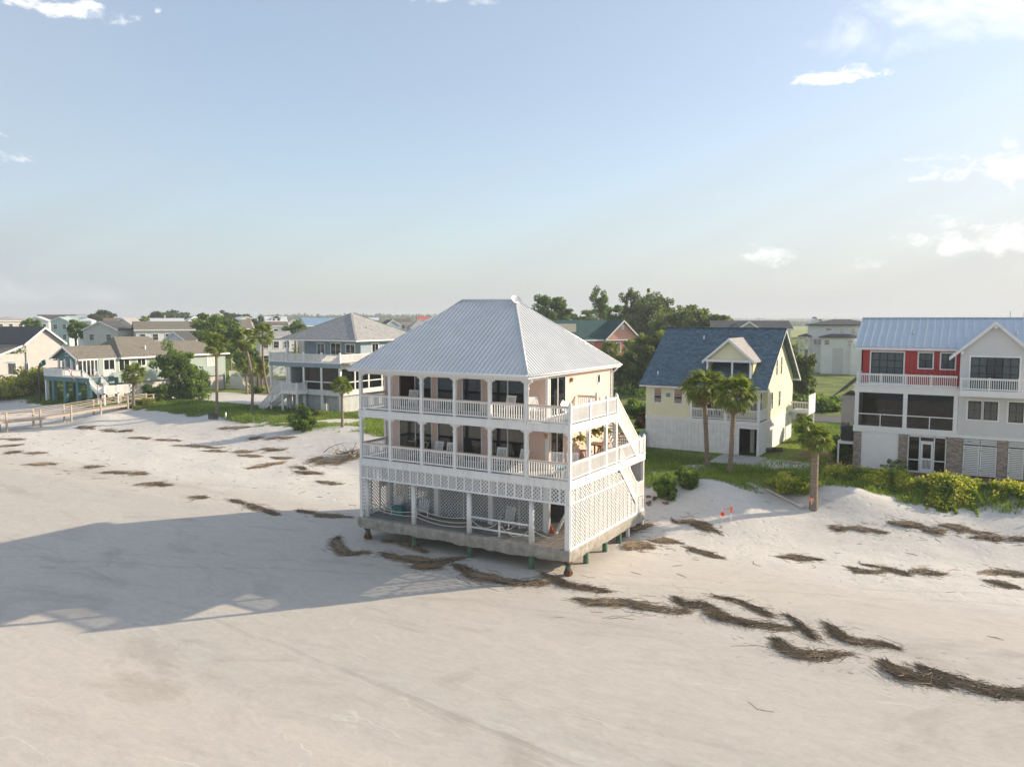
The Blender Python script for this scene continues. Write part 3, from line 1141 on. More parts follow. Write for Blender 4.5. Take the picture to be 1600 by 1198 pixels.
# decks and their fascias
def floor_deck(z, tend, name):
    mb = MB()
    mb.box(-14.0, -2.6, .04, 2.42, z - .16, z)
    mb.box(-2.6, -.03, .04, tend, z - .16, z)
    mb.box(-13.9, -2.62, 2.42, 10.9, z - .16, z - .01)
    mb.build(name, DECKG, house)
    m2 = MB()
    m2.box(-14.03, 0.02, -.02, .05, z - .40, z - .004)
    m2.box(-14.03, -13.97, .05, 2.45, z - .40, z - .004)
    m2.box(-.04, 0.02, .05, tend + .04, z - .40, z - .004)
    m2.box(-2.6, -.04, tend, tend + .06, z - .40, z - .004)
    m2.box(-14.06, .05, -.06, .06, z - .002, z + .035)
    m2.box(-.05, .05, .06, tend + .05, z - .002, z + .035)
    m2.build('fascia', W_, house)
    m3 = MB()
    for k in range(28):
        m3.box(-14.0 + k * .5, -13.95 + k * .5, .06, 2.4, z - .36, z - .17)
    m3.build('joists', WEATH, house)
floor_deck(Z2, 10.35, 'lower_deck')
floor_deck(Z3, 6.0, 'upper_deck')

BRK = None
def brackets(col, s, t, z, along='s', sides=(-1, 1)):
    """cut-out scroll brackets at a post head"""
    prof = [(0.0, 0), (.27, 0), (.28, -.05), (.225, -.06), (.235, -.115), (.18, -.12), (.16, -.075), (.115, -.09), (.125, -.16), (.08, -.185), (.06, -.14), (.025, -.17), (0, -.26)]
    for sg in sides:
        mb = MB()
        if along == 's':
            mb.slab([(s + sg * (.08 + u), t - .03, z + w) for u, w in prof], (0, .06, 0))
        else:
            mb.slab([(s - .03, t + sg * (.08 + u), z + w) for u, w in prof], (.06, 0, 0))
        mb.build('bracket', W_, col)

for z, zt in ((Z2, Z3 - .40), (Z3, ZE - .32)):
    for i, s in enumerate(FS):
        if z == Z3 and i == 6:
            continue
        c = bx('post', (s - .085, s + .085, .03, .20, z, zt), W_, house)
        sd_ = (-1, 1)
        if i == 0:
            sd_ = (1,)
        if i == 6:
            sd_ = (-1,)
        brackets(c, s, .11, zt, 's', sd_)
        bx('post_collar', (s - .11, s + .11, .005, .225, zt - .46, zt - .40), W_, c)
for t in (2.4, 4.6, 6.0):
    c = bx('post', (-.19, -.02, t - .085, t + .085, Z2, Z3 - .40), W_, house)
    brackets(c, -.10, t, Z3 - .40, 't', (-1, 1) if t < 6 else (-1,))
for t in (8.0, 10.25):
    bx('post', (-.19, -.02, t - .085, t + .085, .2, Z2 - .3), W_, house)
    bx('post', (-2.6, -2.43, t - .085, t + .085, .2, Z2 - .3), W_, house)

# railings bay by bay
for z in (Z2, Z3):
    for a, b in zip(FS, FS[1:]):
        railing(house, (a + .085, .1), (b - .085, .1), z + .035, .93, .145, .045, W_, CAPW)
    railing(house, (-13.95, .2), (-13.95, 2.4), z + .035, .93, .145, .045, W_, CAPW, join=True)
def post_top(s, t, z, h):
    o = bx('newel_post', (s - .075, s + .075, t - .075, t + .075, z, z + h), W_, house)
    MB().tube([(s, t, z + h), (s, t, z + h + .05), (s, t, z + h + .13)], [.085, .07, .012], 8).build('finial', W_, o)
tr = [.1, 2.4, 4.6, 6.0]
for a, b in zip(tr, tr[1:]):
    railing(house, (-.06, a + .08), (-.06, b - .08), Z3 + .035, .93, .115, .036, W_, W_, join=True)
    post_top(-.06, b, Z3, 1.06)
    railing(house, (-.06, a + .08), (-.06, b - .08), Z2 + .035, .93, .115, .036, W_, W_, join=True)
post_top(-.06, .1, Z3, 1.08)
railing(house, (-.06, 6.08), (-.06, 9.5), Z2 + .035, .93, .115, .036, W_, W_, join=True)
railing(house, (-.06, 9.6), (-.06, 10.3), Z2 + .035, .98, .105, .05, W_, W_, join=True)
post_top(-.06, 9.55, Z2, 1.1)
post_top(-.06, 10.32, Z2, 1.1)
railing(house, (-2.5, 5.95), (-1.32, 5.95), Z3 + .035, .93, .13, .045, W_, CAPW, join=True)
post_top(-1.28, 5.95, Z3, 1.1)
railing(house, (-2.5, 10.32), (-.1, 10.32), Z2 + .035, .93, .13, .045, W_, CAPW, join=True)

def flight(t0, z0, t1, z1, s0, s1, n):
    """one straight flight along the right side, outer rail with close balusters"""
    st = None
    for s in (s0, s1):
        mb = MB()
        mb.slab([(s, t0, z0 - .05), (s, t1, z1 - .02), (s, t1 - .02, z1 - .36), (s, t0, z0 - .42)], (.05, 0, 0))
        o = mb.build('stringer', W_, house)
        st = st or o
    for k in range(n):
        t = t0 + (t1 - t0) * (k + .5) / n
        z = z0 + (z1 - z0) * (k + 1) / (n + 1)
        bx('tread', (s0 + .06, s1 - .01, t - .15, t + .15, z - .04, z), DECKG, house)
    mb = MB()
    mb.beam((s1, t0, z0 + .93), (s1, t1, z1 + .93), .10, .08)
    mb.beam((s1, t0, z0 + .12), (s1, t1, z1 + .12), .05, .09)
    r = mb.build('stair_rail', W_, house)
    mj = MB()
    m = int((t1 - t0) / .105)
    for k in range(m):
        f_ = (k + .5) / m
        t, z = t0 + (t1 - t0) * f_, z0 + (z1 - z0) * f_
        mj.box(s1 - .025, s1 + .025, t - .025, t + .025, z + .14, z + .88)
    mj.build('balusters', W_, r)['kind'] = 'stuff'
    m3 = MB()
    m3.beam((s0, t0, z0 + .93), (s0, t1, z1 + .93), .10, .08)
    m3.build('stair_rail', CAPW, house)
flight(6.05, Z3, 9.5, Z2, -1.22, -.06, 13)
flight(6.4, Z2, 9.05, 2.30, -1.22, -.02, 12)
bx('stair_landing', (-1.25, -.03, 9.05, 10.25, 2.14, 2.30), DECKG, house)
railing(house, (-.02, 9.1), (-.02, 10.2), 2.30, .95, .105, .05, W_, W_, join=True)
bx('newel_post', (-.1, .03, 8.98, 9.1, 1.5, 3.4), W_, house)
for k in range(4):
    bx('tread', (-1.2 - .3 * k, -.95 - .3 * k, 9.1, 10.2, 2.0 - .22 * k, 2.05 - .22 * k), DECKG, house)
MB().beam((-2.0, 2.3, Z1 + .05), (-1.35, 4.6, 4.4), .09, .2).build('stair_stringer', WEATH, house)

# walls
OPF = [(-12.85, -10.47), (-9.96, -8.62), (-8.16, -6.92), (-6.18, -4.08)]
body = (-13.98, -2.62, 2.42, 11.0)
for z, zt in ((Z2, Z3 - .16), (Z3, ZE - .18)):
    ops = [(a, b, z + .02, z + 2.18) for a, b in OPF]
    mb = MB()
    siding(mb, face('front', 2.42), -13.98, -2.66, z, zt, ops, .18)
    mb.build('wall', PEACH, house)
    for k, (a, b) in enumerate(OPF):
        cols = 2 if k in (0, 3) else 1
        w = window(house, face('front', 2.42), a, b, z + .05, z + 2.15, .075, .035, 1, cols, WC, GLASS, 'sliding_door' if cols == 2 else 'window', .08, .06)
        if k == 0 and z == Z3:
            ch = [c for c in w.children if c.name.startswith('pane')]
            bpy.data.objects.remove(ch[0])
        if k in (1, 2) or (k == 3 and z == Z3):
            cm = MB()
            u0, u1 = (a, b) if k < 3 else (a, (a + b) / 2)
            if k == 2:
                u1 = a + .45
            pts = []
            n = int((u1 - u0) / .05)
            for i in range(n + 1):
                pts.append((u0 + (u1 - u0) * i / n, 2.62 + (.035 if i % 2 else -.015)))
            for p, q in zip(pts, pts[1:]):
                cm.poly([(p[0], p[1], z + .05), (q[0], q[1], z + .05), (q[0], q[1], z + 2.15), (p[0], p[1], z + 2.15)])
            cm.build('curtain', CURT, house)
    opr = [(2.75, 4.55, z + .02, z + 2.15)] if z == Z3 else [(2.85, 4.3, z + .02, z + 2.15)]
    mb = MB()
    siding(mb, face('right', -2.62), 2.42, 11.0, z - (.35 if z == Z3 else 0), zt, opr, .155)
    mb.build('wall', PEACH, house)
    a, b = opr[0][:2]
    window(house, face('right', -2.62), a, b, z + .05, z + 2.12, .08, .035, 1, 2, WC, GLASS, 'sliding_door', .08, .07)
    cm = MB()
    for i in range(9):
        u = a + (b - a) * (.62 + .33 * i / 8)
        cm.poly([(-2.84 + .03 * (i % 2), u, z + .05), (-2.84 + .03 * ((i + 1) % 2), u + .08, z + .05), (-2.84 + .03 * ((i + 1) % 2), u + .08, z + 2.1), (-2.84 + .03 * (i % 2), u, z + 2.1)])
    cm.build('curtain', CURTG, house)
    mb = MB()
    siding(mb, face('left', -13.98), 2.42, 11.0, z - (.35 if z == Z3 else 0), zt, (), .155)
    siding(mb, face('back', 11.0), -13.98, -2.62, z - (.35 if z == Z3 else 0), zt, (), .155)
    mb.build('wall', PEACH, house)
    mb = MB()
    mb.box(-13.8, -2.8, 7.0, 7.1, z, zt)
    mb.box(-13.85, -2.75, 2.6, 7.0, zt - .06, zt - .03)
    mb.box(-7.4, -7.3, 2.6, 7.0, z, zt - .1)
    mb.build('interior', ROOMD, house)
    m2 = MB()
    for (s, t) in ((-2.62, 2.42), (-2.62, 11.0), (-13.98, 2.42), (-13.98, 11.0)):
        m2.box(s - .08, s + .08, t - .08, t + .08, z - .1, zt)
    m2.build('corner_trim', WC, house)
# oval window and lamps on the sunny wall
mb = MB()
mo, mi = [], []
for k in range(24):
    a = k * math.pi / 12
    mo.append((9.1 + .26 * math.cos(a), 9.50 + .36 * math.sin(a)))
    mi.append((9.1 + .18 * math.cos(a), 9.50 + .28 * math.sin(a)))
fw_ = face('right', -2.62)
for k in range(24):
    j = (k + 1) % 24
    mb.add([fw_(*mo[k], .045), fw_(*mo[j], .045), fw_(*mi[j], .045), fw_(*mi[k], .045), fw_(*mo[k], 0), fw_(*mo[j], 0), fw_(*mi[j], .01), fw_(*mi[k], .01)],
           [(0, 1, 2, 3), (0, 4, 5, 1), (3, 2, 6, 7)])
ow = mb.build('oval_window', WC, house)
MB().poly([fw_(*p, .016) for p in mi]).build('pane', GLASSD, ow)
for t, z in ((5.25, 9.75), (2.0, 6.9)):
    mb = MB()
    mb.cyl(-2.53 if t > 3 else -2.45, t, z - .18, z + .05, .07, 8, .10)
    mb.box(-2.62, -2.5, t - .03, t + .03, z, z + .06)
    mb.build('wall_lamp', mat('brass', (.42, .25, .12), .4, .1, metal=.6), house)
bx('porch_ceiling', (-13.9, -2.7, .1, 2.4, ZE - .25, ZE - .2), WC, house)

# ribbed metal hip roof
ea, eb, et0, et1 = -14.42, -2.24, -.40, 11.65
rl, rr_, rt = -10.43, -6.53, 5.62
roof = MB()
roof.box(ea + .02, eb - .02, et0 + .02, et1 - .02, ZE - .17, ZE - .135)
roof.box(ea, eb, et0 - .02, et0 + .02, ZE - .20, ZE - .015)
roof.box(ea, eb, et1 - .02, et1 + .02, ZE - .20, ZE - .015)
roof.box(ea - .02, ea + .02, et0, et1, ZE - .20, ZE - .015)
roof.box(eb - .02, eb + .02, et0, et1, ZE - .20, ZE - .015)
roof.box(-14.0, -2.5, .02, .2, ZE - .36, ZE - .17)
roof.box(-2.7, -2.53, .2, 2.4, ZE - .36, ZE - .17)
roof = roof.build('roof', WC, house)
def roof_slope(A, B, C, D, across, pitch=.29):
    """quad eave A-B, ridge D-C; ribs run straight up the slope"""
    A, B, C, D = [Vector(p) for p in (A, B, C, D)]
    mb = MB()
    mb.slab([A, B, C, D], (0, 0, -.03))
    e = (B - A).normalized()
    nrm = (B - A).cross(D - A).normalized()
    if nrm.z < 0:
        nrm = -nrm
    upd = nrm.cross(e)
    if upd.z < 0:
        upd = -upd
    L_ = (B - A).length
    ld, lc = (D - A).dot(e), (C - A).dot(e)
    hgt = (D - A).dot(upd)
    n = int(L_ / pitch)
    for k in range(1, n):
        x = L_ * k / n
        y = hgt
        if x < ld:
            y = hgt * x / ld
        elif x > lc:
            y = hgt * (L_ - x) / (L_ - lc)
        if y < .15:
            continue
        p0 = A + e * x - upd * .03
        p1 = A + e * x + upd * (y - .02)
        w, h = e * .032, nrm * .036
        w2 = e * .016
        vs = [p0 - w, p0 + w, p0 + w2 + h, p0 - w2 + h, p1 - w, p1 + w, p1 + w2 + h, p1 - w2 + h]
        mb.add([tuple(q) for q in vs], [(0, 1, 2, 3), (1, 5, 6, 2), (2, 6, 7, 3), (3, 7, 4, 0)])
    mb.build('roof_slope', METAL, roof)
cA, cB, cC, cD = (ea, et0, ZE), (eb, et0, ZE), (eb, et1, ZE), (ea, et1, ZE)
rA, rB = (rl, rt, ZR), (rr_, rt, ZR)
roof_slope(cA, cB, rB, rA, 's')
roof_slope(cB, cC, rB, rB, 't')
roof_slope(cC, cD, rA, rB, 's')
roof_slope(cD, cA, rA, rA, 't')
def cap(a, b, name='hip_cap', r=.09):
    MB().tube([Vector(a) + Vector((0, 0, .0)), Vector(b) + Vector((0, 0, .0))], r, 8).build(name, METAL, roof, True)
for a, b in ((cA, rA), (cB, rB), (cC, rB), (cD, rA)):
    cap(a, b, 'hip_cap', .06)
cap(rA, rB, 'ridge_cap', .09)
mb = MB()
mb.tube([(ea - .05, et0 - .06, ZE - .06), (eb + .05, et0 - .06, ZE - .06)], .065, 8)
mb.tube([(eb + .06, et0 - .05, ZE - .06), (eb + .06, et1 + .05, ZE - .06)], .065, 8)
mb.build('gutter', WC, roof, True)
mb = MB()
mb.tube([(eb + .05, 11.3, ZE - .1), (eb - .1, 11.15, ZE - .35), (-2.53, 11.05, ZE - .55), (-2.53, 11.05, 4.5)], .055, 8)
mb.build('downspout', WC, house, True)
mb = MB()
mb.tube([(eb + .04, .0, ZE - .1), (-2.4, .1, ZE - .40), (-2.48, .06, ZE - .55), (-2.48, .06, Z3 + .05)], .045, 8)
mb.build('downspout', WC, house, True)

dish = thing('satellite_dish', 'white satellite dish at the right end of the metal ridge', 'satellite dish', (rr_ + .22, rt - .25, ZR - .12))
mb = MB()
ring = []
for j in range(5):
    rr = .33 * j / 4
    ring.append((.13 * (rr / .33) ** 2, rr))
n = 20
for (d_, rr) in ring:
    for k in range(n):
        a = 2 * math.pi * k / n
        mb.v.append((d_, rr * math.cos(a), rr * math.sin(a) + .1))
for j in range(4):
    for k in range(n):
        a, b = j * n + k, j * n + (k + 1) % n
        mb.f.append((a, b, b + n, a + n))
o = mb.build('reflector', WC, dish, True)
o.rotation_euler = (0, R(-38), R(-30))
MB().tube([(0, 0, 0), (-.05, .1, .25), (-.25, .2, .05)], .025, 6).build('arm', GREYM, dish)

# ------------------------------------------------------------------ things on the pier house
def make_rocker(label):
    t = thing('rocking_chair', label, 'chair', group='white rocking chairs on the porches')
    w = .29
    mb = MB()
    for k in range(6):
        mb.box(-w, w, -.24 + k * .085, -.165 + k * .085, .40 + .012 * (5 - k), .42 + .012 * (5 - k))
    mb.build('seat', W_, t)
    mb = MB()
    for k in range(7):
        x = -w + .05 + k * (2 * w - .1) / 6
        mb.beam((x, .27, .44), (x, .46, 1.08), .05, .015, (0, 1, 0))
    mb.beam((-w, .47, 1.10), (w, .47, 1.10), .03, .10)
    mb.beam((-w, .30, .55), (w, .30, .55), .025, .06)
    for sx_ in (-w, w):
        mb.beam((sx_, .23, .36), (sx_, .48, 1.16), .045, .035, (0, 1, 0))
    mb.build('backrest', W_, t)
    for sx_ in (-w, w):
        MB().box(sx_ - .02, sx_ + .02, -.24, -.20, .07, .64).build('leg', W_, t)
        MB().box(sx_ - .02, sx_ + .02, .22, .26, .07, .44).build('leg', W_, t)
        MB().beam((sx_ * 1.04, -.28, .65), (sx_ * 1.04, .36, .66), .10, .025).build('armrest', W_, t)
        pts = [(sx_, -.42 + .1 * k, .035 + .0 + .35 * ((-.42 + .1 * k) + .02) ** 2) for k in range(10)]
        MB().tube(pts, .024, 6).build('rocker', W_, t)
    return t
rk0 = make_rocker('white rocking chair before the open sliding door on the top porch')
rk0.location = (-11.2, 1.35, Z3 + .02)
rk0.rotation_euler = (0, 0, R(8))
for (s, t, z, a, lb) in [
    (-4.55, 1.35, Z3, -4, 'white rocking chair at the right end of the top porch facing the beach'),
    (-2.75, 1.5, Z3, 62, 'white rocking chair turned sideways by the corner post on the top porch'),
    (-9.35, 1.2, Z2, -6, 'white rocking chair left of a pair on the middle porch'),
    (-8.30, 1.2, Z2, 14, 'white rocking chair right of a pair on the middle porch behind the third post'),
    (-4.95, 1.2, Z2, 8, 'white rocking chair before the right sliding door on the middle porch'),
    (-3.65, 1.2, Z2, -12, 'white rocking chair beside the corner downspout on the middle porch'),
    (-1.45, 1.35, Z2, 20, 'sunlit white rocking chair on the middle side deck near the corner'),
    (-.60, 1.7, Z2, 40, 'white rocking chair half hidden by the corner post of the middle deck'),
    (-5.05, 2.15, Z1, -5, 'white slatted rocking chair on the ground slab behind the pipe rail')]:
    copy_thing(rk0, (s, t, z + .02), R(a), lb)

def make_adirondack(label):
    t = thing('adirondack_chair', label, 'chair', group='adirondack chairs')
    mb = MB()
    for k in range(5):
        mb.box(-.27, .27, -.42 + k * .15, -.30 + k * .15, .38 - .045 * k, .40 - .045 * k)
    mb.build('seat', W_, t)
    mb = MB()
    for k, hh in enumerate((.78, .90, .96, .90, .78)):
        x = -.22 + k * .11
        mb.beam((x, .22, .22), (x * 1.25, .22 + hh * .48, .22 + hh * .86), .095, .018, (0, 1, 0))
    for zz in (.5, .78):
        mb.beam((-.29, .24 + (zz - .2) * .55, zz), (.29, .24 + (zz - .2) * .55, zz), .03, .05)
    mb.build('backrest', W_, t)
    for sx_ in (-.32, .32):
        MB().box(sx_ - .02, sx_ + .02, -.44, -.34, 0, .54).build('leg', W_, t)
        MB().beam((sx_, -.4, .36), (sx_, .5, .05), .03, .1).build('leg', W_, t)
        MB().beam((sx_, -.5, .555), (sx_, .35, .545), .14, .025).build('armrest', W_, t)
    return t
ad0 = make_adirondack('white adirondack chair beside the teal cooler on the ground slab')
ad0.location = (-12.95, 1.75, Z1)
ad0.rotation_euler = (0, 0, R(-8))
copy_thing(ad0, (-10.85, 2.05, Z1), R(28), 'white adirondack chair turned aside behind the second round column')
copy_thing(ad0, (-.75, 1.75, Z3 + .02), R(75), 'white adirondack chair in the sun on the top side deck')

cool = thing('cooler', 'teal plastic cooler with two handles on the ground slab', 'cooler', (-12.25, 1.45, Z1 + .01), R(6))
mb = MB()
mb.slab([(-.36, -.22, 0), (.36, -.22, 0), (.36, .22, 0), (-.36, .22, 0)], (0, 0, .46))
mb.build('body', TEALP, cool)
MB().box(-.38, .38, -.24, .24, .46, .56).build('lid', TEALP, cool)
for x in (-.18, .2):
    MB().tube([(x - .09, -.24, .26), (x - .06, -.28, .36), (x + .06, -.28, .36), (x + .09, -.24, .26)], .015, 6).build('handle', mat('tan_rope', (.45, .36, .2), .8), cool)

for k, (s, lb) in enumerate(((-11.6, 'wooden lounge chair with tan cushion and dark pillow, left of two on the middle porch'),
                             (-10.75, 'wooden lounge chair with tan cushion and dark pillow, right of two on the middle porch'))):
    t = thing('lounge_chair', lb, 'lounge chair', (s, 1.45, Z2 + .01), R(4 - 9 * k), 'wooden lounge chairs')
    MB().box(-.34, .34, -.7, .35, .28, .32).build('seat_frame', WOODB, t)
    MB().box(-.30, .30, -.68, .33, .32, .40).build('cushion', TAN, t)
    MB().slab([(-.30, .33, .36), (.30, .33, .36), (.30, .62, .92), (-.30, .62, .92)], (0, .08, .03)).build('backrest', TAN, t)
    MB().slab([(-.22, .42, .62), (.22, .42, .62), (.22, .52, .88), (-.22, .52, .88)], (0, -.12, .05)).build('pillow', BLACKM, t)
    for x in (-.3, .3):
        for y in (-.62, .3):
            MB().box(x - .03, x + .03, y - .03, y + .03, 0, .28).build('leg', WOODB, t)

# ropes and pipe rail along the slab edge
def rope(p0, p1, sag, label):
    pts = []
    for k in range(15):
        f_ = k / 14
        pts.append((p0[0] + (p1[0] - p0[0]) * f_, p0[1] + (p1[1] - p0[1]) * f_, p0[2] + (p1[2] - p0[2]) * f_ - sag * 4 * f_ * (1 - f_)))
    o = MB().tube(pts, .026, 6).build('rope', ROPE, None, True)
    tag(o, label, 'rope', 'ropes hung between the slab columns')
rope((-13.55, .28, 2.30), (-10.35, .28, 2.05), .26, 'upper slack rope between the two leftmost round columns')
rope((-13.55, .24, 2.0), (-10.35, .24, 1.80), .14, 'lower slack rope between the two leftmost round columns')
for k, z in enumerate((2.30, 2.05, 1.83)):
    rope((-10.05, .28 - .02 * k, z), (-6.5, .28 - .02 * k, z - .12), .20, ('top', 'middle', 'bottom')[k] + ' of three slack ropes between the second and third round columns')
rope((-6.2, .22, 2.2), (-4.5, .22, 2.16), .38, 'looped rope hung on the left half of the white pipe rail')
rope((-4.35, .22, 2.16), (-2.55, .22, 2.0), .48, 'looped rope hung on the right half of the white pipe rail')
rope((-2.25, .28, 2.05), (-.3, .2, 1.95), .18, 'rope sagging from the last round column to the corner post')
for s in (-13.7, -10.2, -2.4):
    for z in ((2.3, 1.85) if s < -5 else (2.1, 1.95)):
        pass
pr = thing('pipe_rail', 'white two bar pipe rail between the third and fourth round columns', 'railing', (-4.4, .3, Z1))
for z in (.95, .38):
    MB().tube([(-1.82, 0, z), (1.86, 0, z)], .055, 8).build('bar', W_, pr, True)
MB().tube([(0, 0, 0), (0, 0, .95)], .06, 8).build('stanchion', W_, pr, True)

cone = thing('traffic_cone', 'small orange cone at the foot of the slab doorway', 'traffic cone', (-2.50, 2.75, Z1 + .03))
MB().tube([(0, 0, .02), (0, 0, .42)], [.13, .02], 12).build('body', ORANGE, cone, True)
MB().box(-.17, .17, -.17, .17, 0, .025).build('base', ORANGE, cone)
tw = MB()
tw.slab([(-1.25, .62, Z2 + .50), (-.75, .58, Z2 + .52), (-.72, .95, Z2 + .50), (-1.2, 1.0, Z2 + .47)], (0, 0, .09))
tag(tw.build('towel', mat('aqua_towel', (.08, .42, .40), .95, .2, 8)), 'folded aqua towel on the middle side deck by the corner', 'towel')
stl = thing('side_table', 'small white side table under the aqua towel on the middle deck', 'table', (-.98, .8, Z2 + .0))
MB().box(-.3, .3, -.25, .25, .42, .46).build('table_top', W_, stl)
for x in (-.25, .25):
    for y in (-.2, .2):
        MB().box(x - .025, x + .025, y - .025, y + .025, .02, .42).build('leg', W_, stl)
bt = thing('bar_table', 'tall brown wooden bar table on the middle side deck', 'table', (-1.35, 6.3, Z2 + .01))
MB().box(-.5, .5, -.55, .55, .98, 1.04).build('table_top', WOODB, bt)
for x in (-.4, .4):
    for y in (-.45, .45):
        MB().box(x - .04, x + .04, y - .04, y + .04, 0, .98).build('leg', WOODB, bt)
MB().box(-.4, .4, -.45, .45, .3, .34).build('shelf', WOODB, bt)
for k, (x, y, lb) in enumerate(((-1.9, 5.5, 'brown wooden bar stool near side of the tall bar table'), (-1.7, 7.4, 'brown wooden bar stool far side of the tall bar table'))):
    t = thing('bar_stool', lb, 'stool', (x, y, Z2 + .01), 0, 'bar stools')
    MB().cyl(0, 0, .68, .73, .19, 12).build('seat', WOODB, t)
    for a in (.78, 2.36, 3.93, 5.5):
        MB().beam((.2 * math.cos(a), .2 * math.sin(a), 0), (.12 * math.cos(a), .12 * math.sin(a), .69), .04, .04).build('leg', WOODB, t)
# ------------------------------------------------------------------ neighbouring houses
YEL = mat('yellow_siding', (0.80, 0.785, 0.54), 0.55, 0.05, 1.0, 0.04, 50)
YELP = mat('porch_yellow', (0.76, 0.72, 0.42), 0.55, 0.05)
REDW = mat('red_siding', (0.46, 0.04, 0.04), 0.55, 0.07, 1.0, 0.04, 40)
MAROON = mat('maroon_siding', (0.11, 0.02, 0.025), 0.55, 0.08)
LGREY = mat('light_grey_siding', (0.67, 0.67, 0.665), 0.55, 0.05, 1.0, 0.03, 40)
BLUEW = mat('blue_siding', (0.25, 0.33, 0.385), 0.55, 0.07, 1.0, 0.04, 40)
TEALW = mat('sage_teal_siding', (0.33, 0.41, 0.375), 0.6, 0.08, 1.0, 0.04, 40, stain=.12)
TEALD = mat('deep_teal_paint', (0.075, 0.20, 0.205), 0.55, 0.12)
BEIGE = mat('beige_siding', (0.55, 0.525, 0.50), 0.6, 0.08, 1.0, 0.04, 40, stain=.12)
GREYB = mat('grey_skirt_boards', (0.46, 0.48, 0.48), 0.7, 0.12, 2.0, 0.1, 40, stain=.2)
SKIRT = mat('whitewashed_boards', (0.80, 0.80, 0.80), 0.65, 0.10, 2.0, 0.08, 40, stain=.2)
SH_BLUE = shingle_mat('slate_blue_shingles', (0.098, 0.148, 0.185), .5)
SH_GREY = shingle_mat('grey_shingles', (0.33, 0.33, 0.325), .3)
SH_TAUPE = shingle_mat('taupe_shingles', (0.19, 0.175, 0.145), .25)
SH_LT = shingle_mat('light_shingles', (0.34, 0.33, 0.32), .25)
SH_DK = shingle_mat('dark_shingles', (0.075, 0.08, 0.085), .3)
SH_TEAL = shingle_mat('dark_green_shingles', (0.03, 0.075, 0.075), .25)
SH_BRN = shingle_mat('brown_shingles', (0.16, 0.135, 0.11), .25)

def slope(parent, pts, m, th=.12, name='roof_slope'):
    return MB().slab(pts, (0, 0, -th)).build(name, m, parent)

